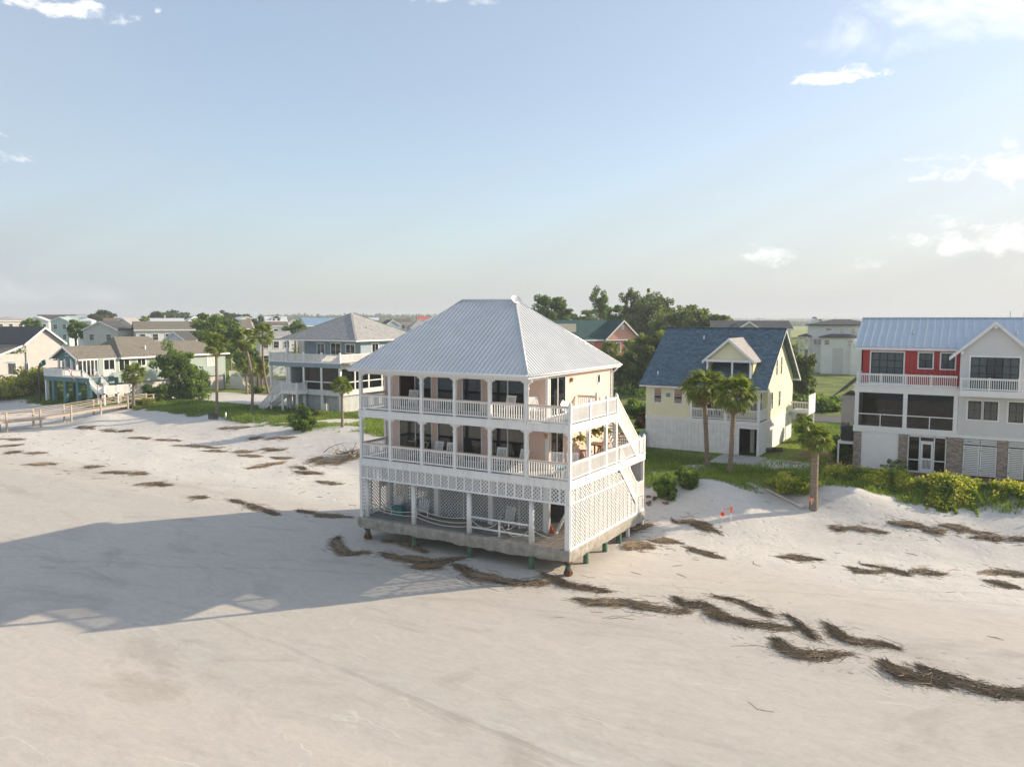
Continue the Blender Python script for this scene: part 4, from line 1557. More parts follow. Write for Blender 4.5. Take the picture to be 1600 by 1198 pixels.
# ---- yellow house
def yellow_house():
    h = wthing('yellow_house', 'pale yellow house with steep slate blue roof and white skirting behind two palms', 'house', (-2.5, 36, 2.0))
    s0, s1, t0, t1, zb = -7.4, 2.35, 29.6, 42.2, 1.4
    zk, zf, zw = 4.5, 4.8, 7.55
    f, r = face('front', t0), face('right', s1)
    op = [(.75, 2.18, zb, 4.2)]
    mb = MB()
    planks(mb, f, s0, s1, zb, zk, .31, op)
    mb.build('skirt_wall', SKIRT, h)
    mb = MB()
    planks(mb, r, t0, t1, zb, zk, .31)
    mb.build('skirt_wall', SKIRT, h)
    mb = MB()
    planks(mb, face('left', s0), t0, t1, zb, zk, .31)
    planks(mb, face('back', t1), s0, s1, zb, zk, .31)
    mb.build('skirt_wall', SKIRT, h)
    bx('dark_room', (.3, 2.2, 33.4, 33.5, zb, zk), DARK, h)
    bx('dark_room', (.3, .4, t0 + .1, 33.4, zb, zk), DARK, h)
    bx('pile', (1.25, 1.55, 31.2, 31.5, zb, zk), SKIRT, h)
    mb = MB()
    for (a, b, zc, zd) in ((.67, .75, zb, 4.28), (2.18, 2.26, zb, 4.28), (.75, 2.18, 4.2, 4.28)):
        fbox(mb, f, a, b, zc, zd, -.05, .03)
    mb.build('door_frame', WC, h)
    mb = MB()
    fbox(mb, f, s0 - .03, s1 + .03, zk, zf, -.05, .04)
    fbox(mb, r, t0, t1, zk, zf - .1, -.05, .04)
    mb.build('band_board', WC, h)
    # main storey, recessed porch on the right
    wins = [(-6.62, -6.0, 6.0, 7.2), (-4.84, -4.16, 6.0, 7.2)]
    mb = MB()
    siding(mb, f, s0, -3.35, zf, zw, wins, .15)
    mb.build('wall', YEL, h)
    for (a, b, c, d) in wins:
        window(h, f, a, b, c, d, .10, .04, 2, 1, WC, GLASSD)
    bx('plaque', (-5.55, -5.2, t0 - .05, t0 - .02, 6.5, 6.82), mat('blue_plaque', (.12, .28, .5), .5), h)
    fp = face('front', 32.2)
    pw = [(-2.9, -1.5, 4.85, 6.95), (-.6, .3, 5.6, 7.0), (1.0, 1.9, 5.4, 7.0)]
    mb = MB()
    siding(mb, fp, -3.35, s1, zf, zw, pw, .15)
    mb.build('wall', YELP, h)
    for (a, b, c, d) in pw:
        window(h, fp, a, b, c, d, .09, .04, 2, 2, WC, GLASSD)
    mb = MB()
    siding(mb, face('right', -3.35), t0, 32.2, zf, zw, (), .15)
    mb.build('wall', YEL, h)
    bx('porch_floor', (-3.35, s1, t0, 32.2, zf - .14, zf), DECKG, h)
    bx('porch_ceiling', (-3.35, s1 + .1, t0 - .2, 32.2, zw - .12, zw - .06), WC, h)
    bx('porch_beam', (-3.4, s1 + .08, t0 - .02, t0 + .14, zw - .36, zw - .1), WC, h)
    for s in (-3.35, -.42, 2.25):
        bx('post', (s - .1, s + .1, t0 - .03, t0 + .17, zf - .1, zw - .3), WC, h)
    for a, b in ((-3.25, -.52), (-.32, 2.15)):
        railing(h, (a, t0 + .05), (b, t0 + .05), zf, .90, .13, .045, WC, WC)
    railing(h, (2.3, t0 + .15), (2.3, 32.2), zf, .90, .13, .045, WC, WC, join=True)
    # side and back walls with gable
    eo, ez, rz, rt_ = .45, 7.55, 12.35, 36.0
    te0, te1 = 29.15, 42.85
    k = (rz - ez) / (rt_ - te0)
    def top(z):
        a = te0 + (z - ez) / k + .12
        return (max(t0 if z > zw else 32.2, a), min(t1, te1 - (z - ez) / k - .12))
    sw = [(35.1, 35.6, 8.3, 9.7), (36.9, 37.4, 8.3, 9.8), (33.6, 34.1, 5.5, 6.9), (36.4, 37.0, 5.5, 6.8)]
    mb = MB()
    siding(mb, r, 32.2, t1, zf - .1, zw, sw, .15)
    siding(mb, r, t0, t1, zw, rz - .2, sw, .15, top=top)
    mb.slab([(s1 - .12, t0, zw), (s1 - .12, t1, zw), (s1 - .12, rt_, rz - .25)], (.1, 0, 0))
    mb.build('wall', YEL, h)
    for (a, b, c, d) in sw:
        window(h, r, a, b, c, d, .08, .04, 2, 1, WC, GLASSD)
    mb = MB()
    siding(mb, face('left', s0), t0, t1, zf - .1, zw, (), .15)
    siding(mb, face('left', s0), t0, t1, zw, rz - .2, (), .15, top=top)
    mb.slab([(s0 + .02, t0, zw), (s0 + .02, t1, zw), (s0 + .02, rt_, rz - .25)], (.1, 0, 0))
    siding(mb, face('back', t1), s0, s1, zf - .1, zw, (), .15)
    mb.build('wall', YEL, h)
    e0, e1 = s0 - eo, s1 + .62
    rf = MB()
    for s in (e0, e1 - .05):
        rf.slab([(s, te0, ez - .02), (s, rt_, rz - .02), (s, te1, ez - .02), (s, te1, ez - .24), (s, rt_, rz - .26), (s, te0, ez - .24)], (.05, 0, 0))
    rf.box(e0, e1, te0 - .03, te0 + .02, ez - .22, ez - .02)
    rf.box(e0, e1, te1 - .02, te1 + .03, ez - .22, ez - .02)
    rf = rf.build('roof', WC, h)
    slope(rf, [(e0 - .03, te0 - .06, ez - .03), (e1 + .03, te0 - .06, ez - .03), (e1 + .03, rt_, rz), (e0 - .03, rt_, rz)], SH_BLUE, .06)
    slope(rf, [(e0 - .03, rt_, rz), (e1 + .03, rt_, rz), (e1 + .03, te1 + .06, ez - .03), (e0 - .03, te1 + .06, ez - .03)], SH_BLUE, .06)
    MB().beam((e0, rt_, rz + .02), (e1, rt_, rz + .02), .3, .06).build('ridge_cap', SH_BLUE, rf)
    for s, t in ((-6.6, 30.3), (-3.9, 34.6)):
        z = ez + k * (t - te0)
        MB().cyl(s, t, z - .1, z + .28, .06, 8).build('vent_pipe', WC, rf)
    # dormer with its little balcony
    d = MB()
    dz, az_, dc = 9.78, 11.5, -.42
    dt = 30.0
    ya = te0 + (az_ - ez) / k
    ye = te0 + (dz - ez) / k
    d.slab([(-2.25, dt + .35, dz), (1.45, dt + .35, dz), (dc, dt + .35, az_ - .12)], (0, .1, 0))
    siding(d, face('front', dt + .34), -2.2, 1.4, dz + .02, az_ - .2, (), .15, top=lambda z: (dc - (az_ - .15 - z) * 1.09, dc + (az_ - .15 - z) * 1.09))
    d = d.build('dormer', YEL, h)
    for sg in (-1, 1):
        eo_ = dc + sg * 2.2
        MB().slab([(eo_, dt, dz - .12), (dc, dt, az_ + .06), (dc, ya + .3, az_ + .06), (eo_, ye + .1, dz - .12)], (0, 0, -.09)).build('dormer_roof', SH_LT, d)
        MB().slab([(eo_, dt - .03, dz - .13), (dc, dt - .03, az_ + .05), (dc, dt - .03, az_ - .2), (eo_, dt - .03, dz - .36)], (0, .06, 0)).build('barge_board', WC, d)
    MB().box(-2.3, 1.5, dt + .02, dt + .3, dz - .2, dz + .02).build('dormer_beam', WC, d)
    for s in (-2.18, -.1, 1.38):
        MB().box(s - .07, s + .07, dt + .08, dt + .22, 8.0, dz - .15).build('post', WC, d)
    fd = face('front', 32.0)
    mb = MB()
    siding(mb, fd, -2.2, 1.4, 8.3, dz + .1, [(.15, 1.0, 8.35, 9.7)], .15)
    mb.box(-2.3, -2.2, dt + .25, 32.4, 8.0, dz)
    mb.box(1.4, 1.5, dt + .6, 32.4, 8.4, dz)
    mb.build('dormer_wall', YELP, d)
    window(h, fd, .15, 1.0, 8.4, 9.65, .08, .03, 2, 1, WC, GLASSD)
    bx('balcony_floor', (-2.2, 1.4, dt + .1, 32.0, 8.2, 8.3), DECKG, h)
    # rear deck
    bx('rear_deck', (s1, s1 + 1.7, 41.0, 44.2, 4.4, 4.55), WEATH, h)
    bx('deck_wall', (s1 + 1.68, s1 + 1.75, 41.0, 44.2, 4.3, 6.1), WC, h)
    railing(h, (s1 + .1, 41.0), (s1 + 1.65, 41.0), 4.55, .95, .14, .05, WC, WC, join=True)
    for t in (41.1, 44.1):
        bx('post', (s1 + 1.55, s1 + 1.68, t - .07, t + .07, 1.6, 4.4), WC, h)
yellow_house()

# ---- red and grey house
def red_house():
    h = wthing('red_grey_house', 'red and light grey house with standing seam metal roof and brick piers', 'house', (16, 35, 2.0))
    t0 = 28.8
    f = face('front', t0)
    s0, sm_, se = 9.57, 16.38, 20.9
    zb = 1.3
    # ground storey
    for a, b in ((9.57, 10.11), (12.64, 13.25), (15.75, 16.76), (18.88, 19.48), (20.5, 20.95)):
        bx('brick_pier', (a, b, t0 - .08, t0 + .45, zb, 4.74), BRICK, h)
    mb = MB()
    siding(mb, f, 10.11, 12.64, zb, 4.74, (), .115, .012)
    mb.build('ground_wall', WC, h)
    bx('plinth', (9.6, 20.95, t0 - .12, t0 + .3, zb, 1.98), mat('plinth_concrete', (.30, .29, .27), .9, .15), h)
    scr = MB()
    for (a, b, c, d) in ((13.25, 13.33, 2.05, 4.7), (15.67, 15.75, 2.05, 4.7), (14.0, 14.08, 2.05, 4.7), (14.93, 15.01, 2.05, 4.7), (13.25, 15.75, 4.6, 4.72), (13.33, 14.0, 2.88, 2.95),
                         (15.01, 15.67, 2.88, 2.95), (13.25, 15.75, 2.0, 2.1), (14.08, 14.93, 4.25, 4.33)):
        fbox(scr, f, a, b, c, d, -.08, .0)
    scr = scr.build('screen_wall', WC, h)
    for (a, b, c, d) in ((13.33, 14.0, 2.1, 2.88), (13.33, 14.0, 2.95, 4.6), (15.01, 15.67, 2.1, 2.88), (15.01, 15.67, 2.95, 4.6), (14.08, 14.93, 4.33, 4.6)):
        p = MB()
        fbox(p, f, a, b, c, d, -.05, -.04)
        p.build('screen', SCREEN, scr)
    dr = MB()
    for (a, b, c, d) in ((14.1, 14.24, 2.1, 4.24), (14.78, 14.91, 2.1, 4.24), (14.24, 14.78, 4.1, 4.24), (14.24, 14.78, 2.95, 3.07), (14.24, 14.78, 2.1, 2.28)):
        fbox(dr, f, a, b, c, d, -.04, .015)
    dr = dr.build('screen_door', WC, h)
    for k in range(6):
        p = MB()
        fbox(p, f, 14.27 + k * .085, 14.31 + k * .085, 2.28, 2.95, -.02, .0)
        p.build('slat', WC, dr)
    p = MB()
    fbox(p, f, 14.24, 14.78, 2.28, 4.1, -.035, -.028)
    p.build('screen', SCREEN, dr)
    for (a, b) in ((16.79, 17.81), (17.84, 18.86), (19.51, 20.47)):
        g = MB()
        for (c, d, e, k) in ((a, a + .08, 2.1, 4.25), (b - .08, b, 2.1, 4.25)):
            fbox(g, f, c, d, e, k, -.06, .01)
        g = g.build('louvre_gate', WC, h)
        for k in range(17):
            z = 2.12 + k * .126
            p = MB()
            fbox(p, f, a + .08, b - .08, z, z + .088, -.045, -.01)
            p.build('slat', WC, g)
        for k in range(3):
            p = MB()
            z = 4.32 + k * .13
            fbox(p, f, a, b, z, z + .09, -.045, -.005)
            p.build('slat', WC, g)
        for z in (2.5, 3.9):
            p = MB()
            fbox(p, f, a + .02, a + .14, z, z + .03, .01, .03)
            p.build('hinge', BLACKM, g)
    bx('notice_plate', (17.05, 17.28, t0 - .06, t0 - .03, 4.42, 4.62), mat('pale_blue_plate', (.35, .48, .55), .5), h)
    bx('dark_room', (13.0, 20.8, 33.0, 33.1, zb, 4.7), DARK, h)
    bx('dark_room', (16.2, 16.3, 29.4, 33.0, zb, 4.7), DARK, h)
    bx('ground_slab', (9.6, 20.8, 29.2, 40, zb, 2.05), CPAD, h)
    # porch storey and balcony of the red half
    bx('band_board', (9.5, 16.40, t0 - .06, t0 + .3, 4.74, 5.2), WC, h)
    bx('porch_floor', (9.6, 16.38, t0 + .3, 31.6, 5.0, 5.15), DECKG, h)
    bx('porch_floor', (9.6, 16.38, t0 + .1, 31.6, 7.85, 8.2), WC, h)
    mb = MB()
    fbox(mb, f, 9.5, 16.38, 7.7, 8.22, -.2, .05)
    fbox(mb, f, 9.45, 16.38, 8.18, 8.27, -.2, .12)
    mb.build('band_board', WC, h)
    for s in (9.7, 12.98, 16.22):
        bx('post', (s - .14, s + .14, t0 - .03, t0 + .22, 5.2, 7.7), WC, h)
    bx('post', (9.58, 9.8, 31.2, 31.5, 5.2, 7.7), WC, h)
    scr = MB()
    for (a, b) in ((9.84, 12.84), (13.12, 16.08)):
        fbox(scr, f, a, b, 6.05, 6.12, -.12, -.05)
        fbox(scr, f, (a + b) / 2 - .03, (a + b) / 2 + .03, 5.2, 6.05, -.12, -.05)
    scr = scr.build('screen_frame', WC, h)
    for (a, b) in ((9.84, 12.84), (13.12, 16.08)):
        p = MB()
        fbox(p, f, a, b, 5.2, 7.7, -.13, -.125)
        p.build('screen', SCREEN, scr)
    fm = face('front', 31.4)
    wn = [(10.6, 12.5, 5.2, 7.4), (13.6, 15.4, 6.2, 7.4), (12.75, 13.2, 5.2, 7.3)]
    mb = MB()
    siding(mb, fm, 9.6, 16.38, 5.1, 7.9, wn, .18)
    mb.build('wall', MAROON, h)
    for (a, b, c, d) in wn:
        window(h, fm, a, b, c, d, .06, .03, 2, 2 if b - a > 1 else 1, BLACKM, GLASSD)
    mb = MB()
    for k in range(3):
        mb.box(11.0 + k * .62, 11.5 + k * .62, 30.2, 30.6, 5.55, 5.6)
        for q in range(6):
            mb.box(11.02 + k * .62 + q * .085, 11.06 + k * .62 + q * .085, 30.55, 30.6, 5.6, 6.3)
    tag_ = mb.build('porch_bench', WC, h)
    wn = [(10.3, 12.55, 8.3, 10.6), (13.6, 14.5, 9.5, 10.6), (15.08, 15.96, 9.48, 10.6)]
    mb = MB()
    planks(mb, fm, 9.6, 16.38, 8.2, 11.0, .34, [(a - .02, b + .02, c - .02, d + .02) for a, b, c, d in wn], .01)
    mb.build('wall', REDW, h)
    for i, (a, b, c, d) in enumerate(wn):
        mb = MB()
        for (p, q, u, v) in ((a - .1, b + .1, d, d + .12), (a - .1, a, c, d), (b, b + .1, c, d), (a - .1, b + .1, c - .1, c)):
            fbox(mb, fm, p, q, u, v, -.05, .035)
        mb.build('window_casing', WC, h)
        window(h, fm, a + .07, b - .07, c + .06, d - .06, .07, .02, 2 if i else 4, 2 if i else 4, BLACKM, GLASSB, 'sliding_door' if i == 0 else 'window', .06, .04)
        mb = MB()
        fbox(mb, fm, a + .05, b - .05, c + .05 if i == 0 else (c + d) / 2, d - .05, -.07, -.055)
        mb.build('blind', BLIND, h)
    for a, b in ((9.68, 11.3), (11.3, 12.95), (12.95, 14.6), (14.6, 16.3)):
        railing(h, (a + .05, t0 + .02), (b - .05, t0 + .02), 8.25, .87, .125, .045, WC, WC)
        bx('newel_post', (a - .05, a + .05, t0 - .05, t0 + .09, 8.2, 9.15), WC, h)
    railing(h, (9.65, t0 + .1), (9.65, 31.3), 8.25, .87, .125, .045, WC, WC, join=True)
    mb = MB()
    siding(mb, face('left', 9.58), 31.4, 40, 4.9, 11.0, (), .18)
    planks(mb, face('left', 9.6), 29.2, 40, zb, 4.9, .4)
    siding(mb, face('back', 40), 9.6, 20.8, 2, 11, (), .3)
    mb.build('wall', LGREY, h)
    # grey half with its front gable
    gc, ga, ge, gw = 18.44, 12.96, 10.70, 2.45
    wn = [(16.98, 17.78, 6.12, 7.42), (17.94, 18.78, 6.12, 7.42), (19.42, 20.3, 6.05, 7.45)]
    gs = [(17.02, 19.92, 8.25, 10.5)]
    mb = MB()
    siding(mb, f, sm_, 20.6, 4.74, 10.5, wn + gs, .15)
    siding(mb, f, sm_, 20.5, 10.5, ga - .1, (), .15, top=lambda z: (max(sm_, gc - (ga - z) * gw / (ga - ge)), min(20.55, gc + (ga - z) * gw / (ga - ge))))
    mb.slab([(sm_, t0 + .02, 10.5), (20.5, t0 + .02, 10.5), (20.5, t0 + .02, 11.0), (gc, t0 + .02, ga - .05), (sm_, t0 + .02, 11.0)], (0, .1, 0))
    siding(mb, face('right', 20.85), t0, 40, 2.0, 11.0, (), .15)
    siding(mb, face('left', sm_), t0, 31.4, 4.9, 11.0, (), .15)
    mb.build('wall', LGREY, h)
    for (a, b, c, d) in wn:
        mb = MB()
        for (p, q, u, v) in ((a - .1, b + .1, d, d + .1), (a - .1, a, c, d), (b, b + .1, c, d), (a - .1, b + .1, c - .1, c)):
            fbox(mb, f, p, q, u, v, -.05, .035)
        mb.build('window_casing', WC, h)
        window(h, f, a + .06, b - .06, c + .06, d - .06, .06, .02, 2, 2, BLACKM, GLASSB, 'window', .06, .035)
        mb = MB()
        fbox(mb, f, a, b, c, d, -.07, -.055)
        mb.build('blind', TAN, h)
    a, b, c, d = gs[0]
    mb = MB()
    for (p, q, u, v) in ((a - .1, b + .1, d, d + .12), (a - .1, a, c, d), (b, b + .1, c, d)):
        fbox(mb, f, p, q, u, v, -.05, .035)
    mb.build('window_casing', WC, h)
    window(h, f, a + .06, b - .06, c, d - .06, .06, .02, 4, 6, BLACKM, GLASSB, 'sliding_door', .06, .05)
    mb = MB()
    fbox(mb, f, a, a + .95, c, d, -.07, -.055)
    fbox(mb, f, b - .95, b, c, d, -.07, -.055)
    mb.build('blind', BLIND, h)
    bx('balcony_floor', (16.48, 20.85, t0 - .95, t0 - .02, 7.95, 8.2), WC, h)
    bx('balcony_fascia', (16.42, 20.9, t0 - 1.02, t0 - .95, 7.80, 8.22), WC, h)
    for a, b in ((16.5, 18.2), (18.2, 19.9), (19.9, 20.85)):
        railing(h, (a + .05, t0 - .95), (b - .05, t0 - .95), 8.22, .87, .125, .045, WC, WC)
        bx('newel_post', (a - .05, a + .05, t0 - 1.0, t0 - .88, 8.2, 9.15), WC, h)
    railing(h, (16.5, t0 - .9), (16.5, t0 - .05), 8.22, .87, .125, .045, WC, WC, join=True)
    bx('band_board', (sm_, 20.88, t0 - .035, t0 + .1, 4.72, 4.95), WC, h)
    # standing seam roof, panel by panel
    et, ez, rt_, rz = 30.9, 11.02, 35.2, 13.22
    rf = MB()
    rf.box(9.2, 21.2, et - .02, et + .04, ez - .22, ez - .02)
    rf.box(9.2, 21.2, et, 31.5, ez - .2, ez - .15)
    for s in (9.2, 21.15):
        rf.slab([(s, et, ez - .02), (s, rt_, rz - .02), (s, 40.4, ez - .6), (s, 40.4, ez - .8), (s, rt_, rz - .24), (s, et, ez - .22)], (.05, 0, 0))
    rf = rf.build('roof', WC, h)
    pm = None
    n = 23
    w = 12.1 / n
    L_ = math.hypot(rt_ - et, rz - ez)
    ang = math.atan2(rz - ez, rt_ - et)
    pmb = MB()
    pmb.box(0, w - .0, 0, L_, -.03, 0)
    pmb.box(-.03, .03, 0, L_, 0, .07)
    pm = pmb.mesh('roof_panel', BMETAL)
    for k in range(n):
        link('roof_panel', pm, rf, (9.15 + k * w, et - .05, ez), (ang, 0, 0))
    slope(rf, [(9.15, rt_, rz), (21.25, rt_, rz), (21.25, 40.4, ez - .6), (9.15, 40.4, ez - .6)], BMETAL, .03)
    MB().beam((9.15, rt_, rz + .03), (21.25, rt_, rz + .03), .22, .07).build('ridge_cap', BMETAL, rf)
    k2 = (rz - ez) / (rt_ - et)
    for sg in (-1, 1):
        es = gc + sg * (gw + .3)
        ezz = ga - (gw + .3) * (ga - ge) / gw
        tb = et + (ga - ez) / k2
        te = et + (ezz - ez) / k2
        MB().slab([(es, t0 - .35, ezz + .06), (gc, t0 - .35, ga + .06), (gc, tb + .2, ga + .06), (es, te + .2, ezz + .06)], (0, 0, -.05)).build('gable_slope', BMETAL, rf)
        MB().slab([(es, t0 - .37, ezz + .04), (gc, t0 - .37, ga + .04), (gc, t0 - .37, ga - .2), (es, t0 - .37, ezz - .2)], (0, .05, 0)).build('barge_board', WC, rf)
        MB().slab([(es, t0 - .32, ezz - .0), (gc, t0 - .32, ga - .0), (gc, t0 + .02, ga), (es, t0 + .02, ezz)], (0, 0, -.06)).build('soffit', WC, rf)
    for s, z in ((gc, ga - .45), (gc - 1.95, ga - 2.25)):
        bx('gable_bracket', (s - .1, s + .1, t0 - .3, t0, z, z + .2), WC, h)
    for s in (13.0, 19.75):
        t = 32.9
        z = ez + k2 * (t - et)
        v = MB()
        v.cyl(s, t, z - .05, z + .28, .06, 8)
        v.cyl(s, t, z - .02, z + .06, .14, 8, .07)
        v.build('vent_pipe', GREYM, rf)
    for s in (19.4, 20.3):
        MB().cyl(s, 36.5, rz - .6, rz + .55, .03, 6).build('antenna_rod', GREYM, rf)
    # low side wing on the left and the condenser platform
    bx('side_wing', (8.0, 9.58, 33.2, 39.5, 4.8, 7.0), BEIGE, h)
    bx('brick_pier', (8.0, 8.6, 33.1, 33.7, zb, 4.8), BRICK, h)
    bx('brick_pier', (8.9, 9.5, 33.1, 33.7, zb, 4.8), BRICK, h)
    n = 5
    for k in range(n):
        y0, y1 = 32.6 + k * 1.4, 32.6 + (k + 1) * 1.4
        mb = MB()
        mb.slab([(7.4, y0, 6.95), (9.58, y0, 9.0), (9.58, y1, 9.0), (7.4, y1, 6.95)], (0, 0, -.05))
        mb.slab([(7.4, y0 - .02, 6.99), (9.58, y0 - .02, 9.05), (9.58, y0 + .02, 9.05), (7.4, y0 + .02, 6.99)], (0, 0, -.05))
        mb.build('wing_roof_panel', GMETAL, rf)
    bx('platform', (8.3, 9.55, 29.8, 31.2, 3.55, 3.75), WC, h)
    bx('platform_leg', (8.3, 8.42, 29.8, 29.92, zb, 3.55), WC, h)
    bx('platform_leg', (8.3, 8.42, 31.08, 31.2, zb, 3.55), WC, h)
    ac = wthing('condenser_unit', 'dark green condenser on a white platform beside the brick pier', 'air conditioner', (8.95, 30.5, 3.75))
    bx('case', (8.5, 9.4, 30.05, 30.95, 3.77, 4.85), mat('condenser_green', (.035, .05, .045), .6), ac)
    for k in range(7):
        bx('louvre', (8.47, 9.43, 30.02, 30.98, 3.88 + k * .13, 3.91 + k * .13), BLACKM, ac)
    mb = MB()
    mb.cyl(8.95, 30.5, 4.85, 4.89, .34, 16)
    mb.build('fan_grille', BLACKM, ac)
red_house()

# ---- blue house
def blue_house():
    h = wthing('blue_house', 'blue house with grey shingled hip roof and wide white deck railings', 'house', (-56, 46, 1.3))
    t0, s0, s1 = 37.3, -62.4, -50.1
    zb = .8
    f = face('front', t0)
    r = face('right', s1)
    # upper storey
    fu = face('front', 41.2)
    ops = [(-57.6, -56.4, 7.9, 9.9), (-55.2, -53.6, 7.85, 9.95), (-52.6, -51.2, 8.8, 9.85)]
    ops_c = [(a, b, c, d) for a, b, c, d in ops]
    mb = MB()
    siding(mb, fu, -60.0, -50.2, 7.75, 10.5, ops_c, .18)
    mb.build('wall', BLUEW, h)
    for i, (a, b, c, d) in enumerate(ops):
        window(h, fu, a, b, c, d, .13, .05, 1, 2, WC, GLASSD, 'sliding_door' if i < 2 else 'window', .06, .09)
    ru = face('right', -50.2)
    ops = [(43.4, 44.6, 8.6, 9.9), (46.8, 48.2, 8.6, 9.9)]
    mb = MB()
    siding(mb, ru, 41.2, 52.3, 7.75, 10.5, ops, .18)
    mb.build('wall', BLUEW, h)
    for (a, b, c, d) in ops:
        window(h, ru, a, b, c, d, .12, .04, 1, 2, WC, GLASSD)
    mb = MB()
    siding(mb, face('left', -60), 41.2, 52.3, 7.75, 10.5, (), .18)
    siding(mb, face('back', 52.3), -60, -50.2, 1.3, 10.5, (), .25)
    mb.build('wall', BLUEW, h)
    e0, e1, a0, a1, ze, za = -62.65, -49.35, 39.45, 53.0, 10.55, 13.9
    ap0, ap1 = (-56, 46.0, za), (-56, 46.5, za)
    rf = MB()
    rf.box(e0, e1, a0 - .03, a0 + .02, ze - .26, ze - .02)
    rf.box(e0, e1, a1 - .02, a1 + .03, ze - .26, ze - .02)
    rf.box(e0 - .02, e0 + .02, a0, a1, ze - .26, ze - .02)
    rf.box(e1 - .02, e1 + .02, a0, a1, ze - .26, ze - .02)
    rf.box(e0, e1, a0, a1, ze - .2, ze - .16)
    rf = rf.build('roof', WC, h)
    A, B, C_, D = (e0 - .05, a0 - .05, ze), (e1 + .05, a0 - .05, ze), (e1 + .05, a1 + .05, ze), (e0 - .05, a1 + .05, ze)
    slope(rf, [A, B, ap0], SH_GREY, .06)
    slope(rf, [B, C_, ap1, ap0], SH_GREY, .06)
    slope(rf, [C_, D, ap1], SH_GREY, .06)
    slope(rf, [D, A, ap0, ap1], SH_GREY, .06)
    for p, q in ((A, ap0), (B, ap0), (C_, ap1), (D, ap1)):
        MB().beam(p, q, .28, .05).build('hip_cap', SH_GREY, rf)
    for s, t in ((-52.0, 44.5), (-51.4, 44.9)):
        z = ze + (e1 - s) / (e1 + 56) * (za - ze)
        MB().cyl(s, t, z - .1, z + .3, .06, 8).build('vent_pipe', GREYM, rf)
    for (s, t) in ((-61.9, 40.0), (-61.9, 46)):
        bx('post', (s - .13, s + .13, t - .13, t + .13, 7.7, 10.4), WC, h)
    # wide upper deck
    bx('upper_deck', (s0, s1, t0 + .02, 41.3, 7.55, 7.72), DECKG, h)
    bx('upper_deck', (s1 - .2, s1 + 1.5, t0 + .05, 52, 7.55, 7.70), DECKG, h)
    mb = MB()
    fbox(mb, f, s0 - .05, s1 + .02, 7.05, 7.6, -.05, .0)
    mb.build('fascia', BLUEW, h)
    mb = MB()
    fbox(mb, f, s0 - .1, s1 + .1, 7.6, 7.76, -.08, .06)
    fbox(mb, r, t0, 52, 6.95, 7.74, -.02, .0)
    mb.build('fascia', WC, h)
    xs = [s0 + .05, -59.35, -56.3, -53.2, s1 - .05]
    for a, b in zip(xs, xs[1:]):
        railing(h, (a + .08, t0 + .05), (b - .08, t0 + .05), 7.74, 1.0, .12, .05, W_, W_, join=True)
    for a in xs:
        bx('newel_post', (a - .1, a + .1, t0 - .05, t0 + .15, 7.7, 8.95), W_, h)
    railing(h, (s1 - .03, t0 + .2), (s1 - .03, 52), 7.74, 1.0, .12, .05, W_, W_, join=True)
    railing(h, (s0 + .05, t0 + .2), (s0 + .05, 41.2), 7.74, 1.0, .12, .05, W_, W_, join=True)
    # porch storey: open on the left, screened on the right
    for s in (s0 + .15, -59.3, -58.9, -56.35, -53.3, s1 - .15):
        bx('post', (s - .14, s + .14, t0 + .02, t0 + .3, zb, 7.1), W_, h)
    bx('porch_deck', (s0, s1, t0 + .02, 42.3, 3.95, 4.2), DECKG, h)
    mb = MB()
    fbox(mb, f, -58.9, s1 + .02, 3.62, 4.3, -.04, .02)
    fbox(mb, f, s0, -58.9, 3.62, 4.3, -.04, .02)
    fbox(mb, r, t0, 52, 3.62, 4.3, -.04, .02)
    mb.build('fascia', WEATH, h)
    scr = MB()
    for (a, b) in ((-56.2, -53.45), (-53.15, s1 - .3)):
        fbox(scr, f, a, b, 5.2, 5.32, -.14, -.06)
    fbox(scr, r, t0 + .3, 52, 5.2, 5.32, -.1, -.04)
    for t in (40.0, 42.6, 45.2, 47.8, 50.4):
        fbox(scr, r, t - .1, t + .1, 4.3, 7.0, -.1, 0)
    scr = scr.build('screen_frame', W_, h)
    for (a, b) in ((-56.2, -53.45), (-53.15, s1 - .3)):
        p = MB()
        fbox(p, f, a, b, 4.3, 7.05, -.12, -.115)
        p.build('screen', SCREEN, scr)
    p = MB()
    fbox(p, r, t0 + .3, 52, 4.3, 6.95, -.12, -.115)
    p.build('screen', SCREEN, scr)
    mb = MB()
    siding(mb, face('front', 42.3), -58.8, s1 - .2, 4.2, 7.1, [(-55.5, -53, 4.3, 6.6)], .25)
    mb.box(-58.9, -58.8, t0 + .3, 42.3, 4.2, 7.1)
    mb.box(-52.9, -52.8, 42.3, 52, 4.2, 7.1)
    mb.build('wall', mat('grey_porch_wall', (.30, .34, .35), .7), h)
    window(h, face('front', 42.3), -55.5, -53, 4.3, 6.6, .1, .03, 1, 2, WC, GLASSD, 'sliding_door', .05)
    railing(h, (s0 + .25, t0 + .1), (-59.4, t0 + .1), 4.25, .95, .12, .05, W_, W_, join=True)
    railing(h, (s0 + .1, t0 + .2), (s0 + .1, 42), 4.25, .95, .12, .05, W_, W_, join=True)
    # ground storey boards set back
    for (a, b) in ((-58.9, -56.4), (-56.3, -53.35), (-53.25, s1 - .2)):
        mb = MB()
        planks(mb, face('front', t0 + .6), a, b, zb, 3.7, .22)
        mb.build('skirt_wall', GREYB, h)
    for (a, b) in ((38, 41.4), (41.5, 45), (45.1, 48.6), (48.7, 52)):
        mb = MB()
        planks(mb, face('right', s1 - .25), a, b, zb, 3.7, .22)
        mb.build('skirt_wall', GREYB, h)
    bx('skirt_back', (-58.9, -58.8, 38, 45, zb, 3.7), GREYB, h)
    # front stair with a small landing
    lt0, lt1 = 35.4, 37.2
